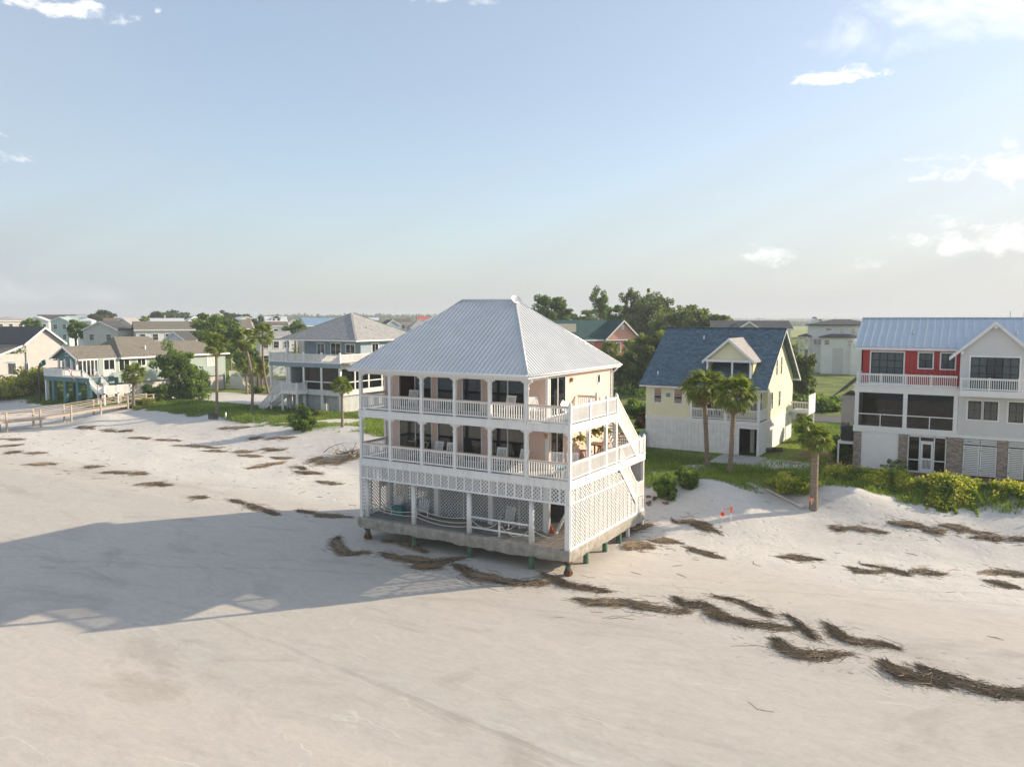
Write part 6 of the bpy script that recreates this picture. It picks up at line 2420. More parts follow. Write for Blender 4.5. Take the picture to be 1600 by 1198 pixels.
def leaves(name, P, size, m, r, tint=None, flat=0.0, aspect=.6):
    n = len(P)
    a = rand_dirs(n, r)
    if flat:
        a[:, 2] *= (1 - flat)
        a /= np.linalg.norm(a, axis=1)[:, None]
    b = np.cross(a, rand_dirs(n, r))
    b /= np.linalg.norm(b, axis=1)[:, None] + 1e-9
    s = size * r.uniform(.6, 1.3, n)
    if tint is None:
        tint = r.uniform(0, 1, n)
    return quads_mesh(name, P, a * s[:, None], b * (s * aspect)[:, None], m, tint)

def crown_points(c, rad, nclump, per, r, clump=.30, hollow=.55, fl=.0, low=-.75):
    """points in clumps scattered through the outer part of an ellipsoid, plus a tone for each clump"""
    d = rand_dirs(nclump * 3, r)
    d = d[d[:, 2] > low][:nclump]
    nclump = len(d)
    rr = r.uniform(hollow, 1.0, nclump) ** .7
    rr *= .68 + .62 * r.random(nclump)
    cc = d * rr[:, None]
    cr = clump * r.uniform(.6, 1.35, nclump)
    idx = np.repeat(np.arange(nclump), per)
    off = rand_dirs(len(idx), r) * (r.random(len(idx)) ** .4)[:, None]
    p = cc[idx] + off * cr[idx][:, None] * np.array([1, 1, .75])
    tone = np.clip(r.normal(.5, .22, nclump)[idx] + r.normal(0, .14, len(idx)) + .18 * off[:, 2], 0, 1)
    return np.asarray(c) + p * np.asarray(rad), tone, np.asarray(c) + cc * np.asarray(rad)

LF_OAK = leaf_mat('oak_leaves', (.055, .090, .028), (.22, .27, .085), .36)
LF_PINE = leaf_mat('pine_needles', (.06, .11, .036), (.21, .29, .09), .36)
LF_SHRUB = leaf_mat('wax_myrtle_leaves', (.045, .095, .02), (.21, .30, .06), .38)
LF_YEL = leaf_mat('yellow_green_leaves', (.11, .15, .025), (.32, .34, .07), .4)
LF_GRASS = leaf_mat('dune_grass_blades', (.085, .155, .03), (.30, .38, .08), .42)
LF_VINE = leaf_mat('dune_vine_leaves', (.09, .17, .025), (.48, .48, .08), .42)
LF_PALM = leaf_mat('palm_fronds', (.055, .10, .02), (.28, .33, .07), .38)
LF_DEAD = leaf_mat('dead_fronds', (.16, .10, .05), (.38, .28, .16), .15)
LF_FAR = leaf_mat('far_foliage', (.045, .075, .036), (.13, .17, .075), .25)
BARK = mat('grey_bark', (.16, .125, .095), .9, .3, 3, .6, 12)
PBARK = mat('palm_trunk_bark', (.235, .185, .14), .9, .3, 2.5, .8, 9, stretch=(1, 1, 4))

def tree(label, base, top_z, rad, m=LF_OAK, nclump=40, per=120, leaf=.28, seed=0, name='oak_tree', trunk_r=.3, lift=0, group=None, clump=.3, hollow=.5, cat='tree', low=-.75, limbs=7):
    r = np.random.default_rng(seed)
    bz = base[2]
    t = thing(name, label, cat, base, 0, group)
    cz = top_z - bz - rad[2] + lift
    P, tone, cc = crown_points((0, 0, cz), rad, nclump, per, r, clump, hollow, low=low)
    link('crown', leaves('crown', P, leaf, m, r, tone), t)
    mb = MB()
    th = max(.4, cz - rad[2] * .35)
    mb.tube([(0, 0, -.3), (.05, 0, th * .5), (.1 * r.normal(), .1 * r.normal(), th)], [trunk_r * 1.25, trunk_r, trunk_r * .7], 8)
    for k in range(limbs):
        q = cc[r.integers(len(cc))]
        mb.tube([(0, 0, th * (.7 + .3 * r.random())), tuple(q * np.array([.45, .45, 0]) + np.array([0, 0, (th + q[2]) / 2])), tuple(q)],
                [trunk_r * .55, trunk_r * .35, trunk_r * .1], 6)
    mb.build('trunk', BARK, t, True)
    return t

FANS = []
def fan_mesh(seed, m, droop=.35, seg=16):
    """one palmetto fan: stalk and a half circle of folded blades, growing along +x"""
    r = np.random.default_rng(seed)
    v, f, tint = [], [], []
    def tri(a, b, c, tt):
        o = len(v)
        v.extend([a, b, c])
        f.append((o, o + 1, o + 2))
        tint.extend([tt] * 3)
    L = 1.0
    for a, b in (((0, -.018, 0), (0, .018, 0)),):
        tri(a, b, (L, .01, .04), .35)
        tri(a, (L, .01, .04), (L, -.01, .04), .35)
    for k in range(seg):
        a = -2.15 + 4.3 * (k + .5) / seg + r.normal(0, .05)
        ln = .85 * (1 - .28 * abs(a) / 2.15) * r.uniform(.85, 1.1)
        dx, dy = math.cos(a), math.sin(a)
        w = .075
        o = np.array([L, 0, .04])
        mid = o + np.array([dx, dy, -.02 - droop * .10]) * ln * .55
        tip = o + np.array([dx * .92, dy * .92, -droop * (.9 + .5 * r.random())]) * ln
        side = np.array([-dy, dx, 0]) * w
        tt = float(np.clip(r.normal(.5, .2), 0, 1))
        tri(tuple(o), tuple(mid - side), tuple(mid + side), tt)
        tri(tuple(mid - side), tuple(tip), tuple(mid + side), tt)
    me = bpy.data.meshes.new('frond')
    me.from_pydata(v, [], f)
    at = me.attributes.new('tint', 'FLOAT', 'POINT')
    at.data.foreach_set('value', np.array(tint, np.float32))
    me.materials.append(m)
    return me
for sd_ in range(5):
    FANS.append(fan_mesh(sd_, LF_PALM, .25 + .08 * sd_))
DEADF = [fan_mesh(90 + k, LF_DEAD, .9) for k in range(2)]

def palm(label, base, crown, rpx_m, fronds=44, dead=10, split=False, seed=0, trunk_r=.17, bend=(0, 0)):
    """sabal palm: ringed trunk, fan crown, tan skirt; fronds are separate parts on the near ones"""
    r = np.random.default_rng(seed + 500)
    t = thing('palm_tree', label, 'palm tree', base, 0, 'sabal palms')
    c = Vector(crown) - Vector(base)
    pts, rad = [], []
    n = 26
    for k in range(n):
        q = k / (n - 1)
        pts.append((c.x * q + bend[0] * math.sin(math.pi * q), c.y * q + bend[1] * math.sin(math.pi * q), -.3 + (c.z + .3) * q))
        rad.append(trunk_r * (1.35 - .35 * min(1, q * 5)) * (1 + .06 * (k % 2)) * (1 + (.25 if q > .88 else 0)))
    MB().tube(pts, rad, 10).build('trunk', PBARK, t, True)
    ms = []
    for k in range(fronds + dead):
        isdead = k >= fronds
        a = k * 2.39996 + r.normal(0, .25)
        if isdead:
            el = r.uniform(-1.25, -.65)
        else:
            el = 1.35 - 1.95 * (k / fronds) ** .8 + r.normal(0, .12)
        sc = rpx_m / 1.75 * r.uniform(.85, 1.12) * (.75 if isdead else 1)
        M = Matrix.Translation(c) @ Matrix.Rotation(a, 4, 'Z') @ Matrix.Rotation(-el, 4, 'Y') @ Matrix.Rotation(r.normal(0, .5), 4, 'X') @ Matrix.Scale(sc, 4)
        ms.append((M, DEADF[k % 2] if isdead else FANS[k % 5], isdead))
    if split:
        for M, me, dd in ms:
            link('dead_frond' if dd else 'frond', me, t, mtx=M)
    else:
        for want, nm, mm in ((False, 'crown', LF_PALM), (True, 'dead_skirt', LF_DEAD)):
            V, F_, T_ = [], [], []
            for M, me, dd in ms:
                if dd != want:
                    continue
                o = len(V)
                V += [tuple(M @ x.co) for x in me.vertices]
                F_ += [tuple(i + o for i in p.vertices) for p in me.polygons]
                T_ += [d.value for d in me.attributes['tint'].data]
            if not V:
                continue
            mesh = bpy.data.meshes.new(nm)
            mesh.from_pydata(V, [], F_)
            at = mesh.attributes.new('tint', 'FLOAT', 'POINT')
            at.data.foreach_set('value', np.array(T_, np.float32))
            mesh.materials.append(mm)
            link(nm, mesh, t)
    return t
def palm_px(label, bpx, cpx, r_m, z=None, seed=0, **k):
    if z is None:
        s, t, z = on_ground(*bpx)
    else:
        s, t, _ = at_z(bpx[0], bpx[1], z)
    d = math.hypot(s - CAM[0], t - CAM[1])
    c = at_d(cpx[0], cpx[1], d)
    return palm(label, (float(s), float(t), float(z)), (float(c[0]), float(c[1]), float(c[2])), r_m, seed=seed, **k)
palm_px('left one of two tall palms before the yellow house', (1106, 729), (1100, 607), 1.75, None, 1, split=True, fronds=54, dead=14)
palm_px('right one of two tall palms before the yellow house', (1140, 740), (1148, 619), 1.7, None, 2, split=True, fronds=54, dead=16)
palm_px('short thick palm on the dune crest with an orange sign', (1271, 794), (1274, 688), 1.15, None, 3, split=True, fronds=46, dead=12, trunk_r=.23)
palm_px('tall straight palm right of the teal house', (339, 648), (338, 540), 1.75, None, 4, dead=8)
palm_px('palm with orange dead fronds left of the blue house stair', (393, 643), (381, 532), 1.8, None, 5, bend=(.5, .2), dead=18)
palm_px('curved palm closest to the blue house deck', (420, 614), (411, 524), 2.1, None, 6, bend=(-.6, 0))
palm_px('short palm at the right front corner of the blue house', (535, 667), (534, 604), 1.25, None, 7, dead=5, trunk_r=.14)
palm_px('palm whose head shows over the blue house railing', (583, 622), (560, 541), 1.4, None, 8, dead=4)
palm_px('short palm beside the boardwalk before the teal house', (209, 638), (208, 585), 1.75, None, 9, dead=8)
palm_px('palm in front of the beige gable at the left edge', (49, 577), (48, 536), 1.75, None, 10)
palm_px('small palm on the lawn past the tall straight palm', (361, 577), (360, 550), 2.2, 1.4, 11)
palm_px('palm standing between the two tall palms left of the blue house', (386, 616), (384, 572), 1.7, None, 12)
palm_px('left of two palms on the lawn before the white marsh house', (1265, 574), (1265, 553), 1.7, 1.9, 13)
palm_px('right, taller of two palms on the lawn before the white marsh house', (1286, 572), (1286, 543), 1.6, 1.9, 14)
palm_px('palm behind the right edge of the yellow house', (1241, 566), (1242, 548), 2.2, 1.9, 15)
palm_px('spreading palm before the coral house', (957, 600), (954, 547), 2.0, 1.9, 16, dead=14)
palm_px('small palm right of the beige gable below the cream house', (176, 545), (178, 517), 2.0, 1.3, 17)
palm_px('palm left of the teal house gable among low scrub', (80, 575), (80, 552), 2.4, 1.3, 18)
palm_px('bushy palm directly behind the teal house gable', (90, 590), (90, 566), 2.2, 1.3, 19)
palm_px('far palm at the left horizon before the beige hip roof', (8, 520), (8, 503), 2.6, 1.3, 20)
palm_px('low palm tuft right of the yellow house rear deck', (1258, 668), (1256, 652), 1.0, 1.9, 21, dead=2)
palm_px('low palm by the lane left of the blue house', (410, 605), (408, 580), 1.6, 1.4, 22)

# oaks and pines
def gp(px, py, z=1.8):
    q = at_z(px, py, z)
    return (float(q[0]), float(q[1]), z)
def tree_px(label, bpx, ytop, rx_px, ry_px, dz=0, z=1.8, d=None, **k):
    """crown spans 2*rx_px wide and 2*ry_px high with its top at ytop"""
    if d is None:
        b = gp(*bpx, z)
        d = math.hypot(b[0] - CAM[0], b[1] - CAM[1])
    else:
        q = at_d(bpx[0], 560, d)
        b = (float(q[0]), float(q[1]), z)
    tz = float(at_d(bpx[0], ytop, d)[2])
    sc = d / FPX
    return tree(label, b, tz, (rx_px * sc, rx_px * sc * .9, ry_px * sc), **k)
tree_px('dark spreading oak between the peach and yellow houses', (990, 612), 543, 36, 32, seed=31, nclump=70, per=170, leaf=.24, trunk_r=.42, name='oak_tree')
tree_px('oak rising right behind the yellow house roof', (1022, 600), 520, 30, 32, seed=32, nclump=55, per=160, leaf=.26, d=118, trunk_r=.4)
tree_px('broad oak crown left of centre above the yellow roof', (1018, 590), 462, 40, 36, seed=33, nclump=70, per=160, leaf=.34, d=185, trunk_r=.5)
tree_px('large rounded oak crown right above the yellow roof', (1070, 590), 480, 52, 34, seed=34, nclump=80, per=160, leaf=.34, d=170, trunk_r=.5)
tree_px('lower oak at the right end of the grove above the slate roof', (1108, 585), 492, 36, 22, seed=35, nclump=45, per=140, leaf=.32, d=160, trunk_r=.4)
tree_px('tall slim pine left of the grove', (938, 560), 443, 17, 26, seed=36, m=LF_PINE, nclump=20, per=110, leaf=.24, d=180, trunk_r=.32, name='pine_tree', clump=.34, hollow=.25, low=-1)
tree_px('tall slim pine at the grove top', (985, 560), 441, 15, 28, seed=37, m=LF_PINE, nclump=20, per=110, leaf=.24, d=185, trunk_r=.32, name='pine_tree', clump=.34, hollow=.25, low=-1)
tree_px('small topped pine right of the tallest pines', (1006, 560), 452, 10, 18, seed=38, m=LF_PINE, nclump=12, per=100, leaf=.24, d=185, trunk_r=.28, name='pine_tree', clump=.36, hollow=.25, low=-1)
tree_px('round crowned pine just right of the metal roof', (865, 560), 461, 30, 25, seed=39, m=LF_PINE, nclump=48, per=140, leaf=.28, d=175, trunk_r=.4, name='pine_tree', clump=.3)
tree_px('low dark tree between the round pine and slim pine', (915, 560), 484, 20, 16, seed=40, m=LF_PINE, nclump=28, per=110, leaf=.3, d=200, trunk_r=.3)
tree_px('bushy tree at the foot of the tall pines', (962, 560), 476, 22, 18, seed=41, m=LF_PINE, nclump=34, per=120, leaf=.3, d=190, trunk_r=.3)
tree_px('big oak behind the teal house and tall straight palm', (338, 560), 494, 38, 34, seed=42, m=LF_SHRUB, nclump=60, per=140, leaf=.36, d=165, trunk_r=.45)
tree_px('leafy tree behind the leaning palms', (392, 565), 545, 24, 18, seed=43, m=LF_SHRUB, nclump=30, per=120, leaf=.34, d=150, trunk_r=.3)
tree_px('yellowing shrub tree between the leaning palms', (402, 610), 557, 14, 16, seed=44, m=LF_YEL, nclump=22, per=110, leaf=.28, d=140, trunk_r=.2)
tree_px('umbrella shaped tree on the left skyline', (160, 520), 484.5, 18, 12, seed=45, m=LF_FAR, nclump=30, per=90, leaf=.55, d=330, trunk_r=.5, low=-.3)
tree_px('long rounded tree clump on the skyline left of the big oak', (273, 520), 487, 30, 10, seed=46, m=LF_FAR, nclump=40, per=90, leaf=.6, d=360, trunk_r=.5)
tree_px('small tree clump beside the umbrella tree roofs', (246, 520), 486, 11, 10, seed=47, m=LF_FAR, nclump=16, per=80, leaf=.55, d=350, trunk_r=.4)
tree_px('yellowish tree left of the white metal roof', (226, 520), 492, 8, 8, seed=48, m=LF_YEL, nclump=12, per=70, leaf=.45, d=280, trunk_r=.3)
tree_px('dome shaped tree on the skyline right of the big oak', (354, 520), 487, 11, 9, seed=49, m=LF_FAR, nclump=16, per=80, leaf=.5, d=330, trunk_r=.4)
tree_px('low tree clump on the skyline above the dormered cottage', (384, 520), 489.5, 13, 7, seed=50, m=LF_FAR, nclump=16, per=80, leaf=.5, d=340, trunk_r=.4)
tree_px('round tree left of the white metal roof with mint dormer', (408, 520), 492, 10, 11, seed=51, m=LF_FAR, nclump=18, per=80, leaf=.45, d=290, trunk_r=.4)
tree_px('green tree between grey hip roof and the leaning palms', (462, 525), 505, 16, 12, seed=52, m=LF_SHRUB, nclump=26, per=90, leaf=.4, d=215, trunk_r=.3)
tree_px('shade tree just right of the yellow house wall', (1256, 640), 557, 18, 36, seed=53, m=LF_OAK, nclump=46, per=140, leaf=.22, d=112, trunk_r=.25, low=-1)
tree_px('tree far behind the white marsh house roof', (1272, 515), 497.5, 9, 6, seed=54, m=LF_FAR, nclump=14, per=70, leaf=.6, d=430, trunk_r=.3)
tree_px('tree clump at the far end of the left beach row', (52, 520), 499, 12, 8, seed=55, m=LF_SHRUB, nclump=22, per=80, leaf=.4, d=240, trunk_r=.3)
tree_px('round tree before the mint roofed houses', (120, 530), 503, 13, 13, seed=56, m=LF_SHRUB, nclump=26, per=90, leaf=.36, d=200, trunk_r=.3)

# shrubs near the houses: many stems, crown down to the ground
def shrub(label, pos, rad, m=LF_SHRUB, nclump=36, per=110, leaf=.12, seed=0, name='shrub', group='shrubs and bushes', up=.8):
    r = np.random.default_rng(seed)
    t = thing(name, label, 'shrub', pos, 0, group)
    P, tone, cc = crown_points((0, 0, rad[2] * up), rad, nclump, int(per * .8), r, .40, .45, low=-.9)
    P[:, 2] = np.maximum(P[:, 2], -.1)
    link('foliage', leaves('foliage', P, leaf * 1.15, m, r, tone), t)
    mb = MB()
    for k in range(7):
        q = cc[r.integers(len(cc))]
        mb.tube([(r.normal(0, .12), r.normal(0, .12), -.2), tuple(q * .55), tuple(q)], [.05, .035, .015], 5)
    mb.build('stem', BARK, t, True)
    return t
def shrub_px(label, px, py, rx_px, h_px, z=None, **k):
    if z is None:
        s, t, z = on_ground(px, py)
    else:
        s, t, _ = at_z(px, py, z)
    d = math.hypot(s - CAM[0], t - CAM[1])
    sc = d / FPX
    return shrub(label, (float(s), float(t), float(z)), (rx_px * sc, rx_px * sc * .9, h_px * sc / 1.8), **k)
tree_px('dark leafy shrub tree before the teal house wall', (278, 624), 545, 28, 34, z=1.3, seed=60, m=LF_SHRUB, nclump=60, per=150, leaf=.20, trunk_r=.16, low=-1, name='shrub_tree', limbs=14)
shrub_px('bright green low bush under the dark shrub tree on its left', 246, 627, 20, 26, seed=61, m=LF_SHRUB, leaf=.17, per=130)
shrub_px('dark low bush under the dark shrub tree on its right', 300, 625, 22, 34, seed=62, leaf=.17, per=130)
shrub_px('leafy bush right of the dark shrub tree', 312, 612, 14, 34, z=1.4, seed=63, leaf=.17)
shrub_px('yellow green bush at the end of the boardwalk', 228, 634, 12, 10, seed=64, m=LF_YEL, leaf=.14)
shrub_px('round clipped bush on the sand edge before the blue house', 473, 671, 18, 30, seed=65, m=LF_SHRUB, leaf=.11, per=170, nclump=44)
shrub_px('vine covered bush left at the corner of the peach house stair', 1040, 775, 15, 32, seed=66, m=LF_SHRUB, leaf=.085, per=200, nclump=50)
shrub_px('vine covered bush behind the left one near the peach house stair', 1076, 758, 17, 26, seed=67, m=LF_SHRUB, leaf=.085, per=200, nclump=46)
shrub_px('bush between the peach house and the yellow house by the lane', 992, 652, 20, 26, z=2, seed=68, m=LF_SHRUB, leaf=.16)
shrub_px('red brown bush at the left foot of the yellow house', 1004, 668, 10, 20, z=2, seed=69, m=leaf_mat('russet_leaves', (.07, .045, .02), (.17, .11, .045), .3), leaf=.14)
shrub_px('golden green bush hanging over the dune saddle', 1238, 768, 34, 22, seed=70, m=LF_VINE, leaf=.09, per=220, nclump=50)
shrub_px('dark bush left of the brick pier of the red house', 1316, 720, 14, 34, seed=71, leaf=.12)
shrub_px('spiky small plant by the skirting between the tall palms', 1132, 707, 5, 11, z=2.0, seed=72, leaf=.09, nclump=16, m=LF_PINE)
shrub_px('thin leafy bush growing before the white siding of the red house', 1400, 742, 20, 22, seed=73, leaf=.07, nclump=26, per=40)
shrub_px('dark bush row beyond the lawn left of the red house', 1275, 640, 34, 20, z=2, seed=74, leaf=.2, nclump=50)
shrub_px('pale bush on the lawn left of the red house annex', 1300, 640, 18, 18, z=2, seed=75, leaf=.16, m=LF_PINE)
shrub_px('tall grassy clump behind the yellow house rear deck', 1262, 690, 12, 34, z=2, seed=76, leaf=.13)
shrub_px('small dark bush beside the lane left of the blue house', 402, 614, 9, 9, seed=77, leaf=.14, nclump=20)
shrub_px('low bush row before the white marsh house, left part', 1270, 572, 30, 12, z=2, seed=78, leaf=.3, nclump=40)
shrub_px('low bush row before the white marsh house, right part', 1318, 572, 30, 13, z=2, seed=79, leaf=.3, nclump=40)
shrub_px('yellow green scrub at the left edge below the beige house', 12, 622, 30, 26, seed=80, m=LF_YEL, leaf=.2, nclump=50, per=130)
shrub_px('yellow green scrub left of the teal house piers', 50, 617, 26, 36, seed=81, m=LF_YEL, leaf=.2, nclump=50, per=130)
shrub_px('dark green scrub against the beige house wall', 36, 606, 22, 22, seed=82, m=LF_SHRUB, leaf=.2, nclump=40)
shrub_px('small palmetto bush before the blue house skirting', 497, 650, 7, 9, seed=83, leaf=.12, nclump=14, m=LF_YEL)
shrub_px('dark fern by the blue house stair foot', 472, 643, 9, 12, seed=84, leaf=.14, nclump=18)

# hanging ferns on the middle side deck
for k, (s, t, z, lb) in enumerate(((-.9, 3.1, 6.7, 'large hanging fern nearest the corner of the middle side deck'), (-1.1, 5.3, 6.75, 'hanging fern above the bar table'),
                                   (-1.1, 6.5, 6.75, 'hanging fern farthest along the middle side deck'))):
    r = np.random.default_rng(200 + k)
    f_ = thing('hanging_fern', lb, 'plant', (s, t, z), 0, 'hanging ferns')
    n = 260
    a = r.uniform(0, 2 * math.pi, n)
    q = r.random(n)
    P = np.stack([np.cos(a) * q * .5, np.sin(a) * q * .5, .15 - .75 * q ** 2.2 * r.uniform(.3, 1, n)], -1)
    link('foliage', leaves('foliage', P, .075, LF_VINE, r), f_)
    MB().tube([(0, 0, -.12), (0, 0, .08)], [.12, .17], 10).build('basket', WOODB, f_)
    MB().tube([(0, 0, .05), (0, 0, Z3 - .18 - z)], .01, 4).build('hanger', BLACKM, f_)
# ------------------------------------------------------------------ ground cover
def in_view(s, t, margin=60):
    dx, dy = s - CAM[0], t - CAM[1]
    c, q = math.cos(YAW), math.sin(YAW)
    x, y = dx * c + dy * q, -dx * q + dy * c
    px = 800 + FPX * x / np.maximum(y, 1)
    return (y > 5) & (px > -margin) & (px < 1600 + margin)

def blades(name, s, t, hgt, wid, m, label, r, lean=.5, tint=None):
    z = height(s, t)
    n = len(s)
    a = r.uniform(0, 2 * math.pi, n)
    b = r.uniform(0, 2 * math.pi, n)
    v = np.empty((n, 3, 3))
    ox, oy = np.cos(a) * wid, np.sin(a) * wid
    v[:, 0] = np.stack([s - ox, t - oy, z - .02], -1)
    v[:, 1] = np.stack([s + ox, t + oy, z - .02], -1)
    v[:, 2] = np.stack([s + np.cos(b) * hgt * lean, t + np.sin(b) * hgt * lean, z + hgt], -1)
    me = bpy.data.meshes.new(name)
    me.vertices.add(n * 3)
    me.vertices.foreach_set('co', v.ravel())
    me.loops.add(n * 3)
    me.loops.foreach_set('vertex_index', np.arange(n * 3))
    me.polygons.add(n)
    me.polygons.foreach_set('loop_start', np.arange(0, n * 3, 3))
    me.polygons.foreach_set('loop_total', np.full(n, 3))
    me.update()
    at = me.attributes.new('tint', 'FLOAT', 'POINT')
    tt = r.uniform(0, 1, n) if tint is None else tint
    at.data.foreach_set('value', np.repeat(tt, 3).astype(np.float32))
    me.materials.append(m)
    return tag(link(name, me), label, 'grass', kind='stuff')

def grass_field():
    r = np.random.default_rng(77)
    n = 520000
    s = r.uniform(-112, 36, n)
    t = r.uniform(13, 60, n)
    k = in_view(s, t) & (r.random(n) < grass_mask(s, t) * .95) & (soil_mask(s, t) < .4)
    built = ((s > -7.5) & (s < 2.4) & (t > 29.4) & (t < 42.4)) | ((s > 9.4) & (t > 28.6)) | ((s > -62.5) & (s < -50) & (t > 37.6) & (t < 53)) | \
            ((s > -103) & (s < -93.5) & (t > 33)) | ((t > 54.5) & (t < 61.5)) | ((s > -.6) & (s < 3.3) & (t > 24.8) & (t < 29.6))
    k &= ~built
    s, t = s[k], t[k]
    tall = fbm(s / 4.0, t / 4.0, 3, 91)
    lawn = sm((t - tveg(s) - 9) / 4)
    h = (.16 + .75 * np.clip(tall - .35, 0, 1)) * (1 - .72 * lawn) * r.uniform(.5, 1.4, len(s))
    d = np.hypot(s - CAM[0], t - CAM[1])
    w = .00055 * d * r.uniform(.6, 1.4, len(s))
    tn = np.clip(fbm(s / 6.0, t / 6.0, 3, 95) * 1.5 - .3 + r.normal(0, .18, len(s)), 0, 1)
    blades('dune_grass', s, t, h, w, LF_GRASS, 'mixed green dune grass and lawn between the beach and the houses', r, .6, tn)
grass_field()

def vine_mat():
    """thick vines over the dune before the red house"""
    r = np.random.default_rng(78)
    n = 110000
    s = r.uniform(8.5, 33, n)
    t = r.uniform(19.2, 26.8, n)
    edge = 20.9 + 1.3 * (fbm(s / 2.2, s * 0 + 3, 3, 101) - .5) * 2 + .8 * np.sin(s * .7) + np.interp(s, [8.5, 11, 13, 16], [1.5, .7, .2, 0])
    back = 24.9 + 1.2 * (fbm(s / 1.7, s * 0 + 9, 3, 103) - .5) * 2
    f_ = fbm(s / 1.3, t / 1.3, 3, 105)
    trail = (t > edge - 1.6) & (t < edge) & (np.abs(fbm(s / 1.1, t / 2.6, 2, 113) - .5) < .035)
    k = in_view(s, t) & (((t > edge) & (t < back) & (f_ > .36)) | trail)
    s, t, f_ = s[k], t[k], f_[k]
    e = np.clip((t - edge[k]) / .9, 0, 1)
    bulge = e * (.08 + .75 * np.clip(f_ - .38, 0, .4) * 2 + .35 * fbm(s / .45, t / .45, 2, 109) ** 2)
    z = height(s, t) + bulge * r.uniform(.35, 1.0, len(s)) + .03
    z = z + np.where(r.random(len(s)) < .14, r.uniform(.05, .38, len(s)), 0)
    P = np.stack([s, t, z], -1)
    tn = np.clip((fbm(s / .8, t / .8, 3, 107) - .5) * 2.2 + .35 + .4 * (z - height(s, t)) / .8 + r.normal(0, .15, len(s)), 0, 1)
    me = leaves('dune_vines', P, .105, LF_VINE, r, tn, .2, .7)
    tag(link('dune_vines', me), 'thick yellow green vines spilling over the dune before the red house', 'vines', kind='stuff')
vine_mat()

def dune_weeds():
    """taller ragged weeds and seed stalks through the dune strip"""
    r = np.random.default_rng(83)
    n = 45000
    s = r.uniform(-14, 34, n)
    t = tveg(s) + r.uniform(-.8, 6, n)
    f_ = fbm(s / 1.6, t / 1.6, 3, 151)
    k = in_view(s, t) & (f_ > .47) & ~((s > -7.5) & (s < 2.4) & (t > 29.4)) & ~((s > 8.5) & (t > 25.2)) & ~((s > -.6) & (s < 3.3) & (t > 24.8)) & ~((s < 0) & (t < 11))
    s, t, f_ = s[k], t[k], f_[k]
    h = (.10 + 1.5 * (f_ - .47)) * r.uniform(.5, 1.4, len(s))
    tn = np.clip(r.normal(.55, .3, len(s)), 0, 1)
    blades('dune_weeds', s, t, h, .022 * r.uniform(.6, 1.5, len(s)), LF_GRASS, 'taller ragged weeds along the dune strip before the right hand houses', r, .45, tn)
dune_weeds()

def scrub():
    """low scrub and thickets among the far houses"""
    r = np.random.default_rng(79)
    P, T = [], []
    for k in range(1500):
        if k < 1100:
            px = r.uniform(-60, 700)
            d = 125 + 420 * r.random() ** 1.6
        else:
            px = r.uniform(880, 1350)
            d = 110 + 300 * r.random() ** 1.3
        q = at_d(px, 520, d)
        s, t = float(q[0]), float(q[1])
        road = float(np.interp(s, [-320, -180, -120, -60, 0, 240], [150, 100, 75, 61, 58, 58]))
        if abs(t - road) < 5 or (t < 54 and s > -110) or (t < 40):
            continue
        if float(fbm(s / 30, t / 30, 3, 111)) < (.42 if k < 1100 else .5):
            continue
        R_ = r.uniform(1.0, 2.6) * (1 + d / 700)
        m = 60
        off = rand_dirs(m, r) * (r.random(m) ** .4)[:, None] * np.array([R_ * 1.3, R_ * 1.3, R_ * .8])
        P.append(np.array([s, t, 1.3 + R_ * .5]) + off)
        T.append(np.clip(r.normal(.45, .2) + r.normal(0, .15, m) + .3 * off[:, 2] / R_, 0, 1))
    P, T = np.concatenate(P), np.concatenate(T)
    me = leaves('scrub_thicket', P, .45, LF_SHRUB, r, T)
    tag(link('scrub_thicket', me), 'low green scrub filling the ground between the far houses', 'scrub', kind='stuff')
scrub()

def far_wood(name, label, px0, px1, d, ytop, n, leaf, seed, jag=3.0):
    r = np.random.default_rng(seed)
    P, T = [], []
    for k in range(n):
        px = r.uniform(px0, px1)
        dd = d * r.uniform(1.0, 1.25)
        top = ytop + jag * (float(fbm(px / 18.0, 4.0 + seed, 3, seed)) - .35) * 2
        zt = float(at_d(px, top, d)[2]) * r.uniform(.75, 1.0)
        q = at_d(px, 500, dd)
        m = 34
        rad = np.array([5, 5, max(2.5, zt * .5)]) * (d / 900) ** .5
        off = rand_dirs(m, r) * (r.random(m) ** .35)[:, None] * rad
        c = np.array([q[0], q[1], max(1.5, zt - rad[2])])
        P.append(c + off)
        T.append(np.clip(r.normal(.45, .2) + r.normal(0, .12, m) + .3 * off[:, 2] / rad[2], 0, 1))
    P, T = np.concatenate(P), np.concatenate(T)
    me = leaves(name, P, leaf, LF_FAR, r, T)
    return tag(link(name, me), label, 'woodland', kind='stuff')
far_wood('far_woodland', 'long hazy blue green wood on the horizon left of the peach house', 405, 720, 1150, 488.0, 900, 2.3, 5)
far_wood('far_woodland', 'hazy wood behind the pines right of the metal roof', 830, 1140, 900, 490.5, 500, 2.0, 6)
far_wood('far_woodland', 'thin hazy tree line beyond the marsh on the right', 1120, 1660, 2300, 497.8, 700, 4.2, 8, 1.0)
far_wood('far_woodland', 'dark hedge of trees at the near side of the far marsh', 1232, 1345, 1150, 501.5, 200, 2.4, 9, 1.5)
far_wood('far_woodland', 'low trees along the left horizon behind the far houses', 70, 420, 800, 496.5, 420, 2.0, 10, 2.0)

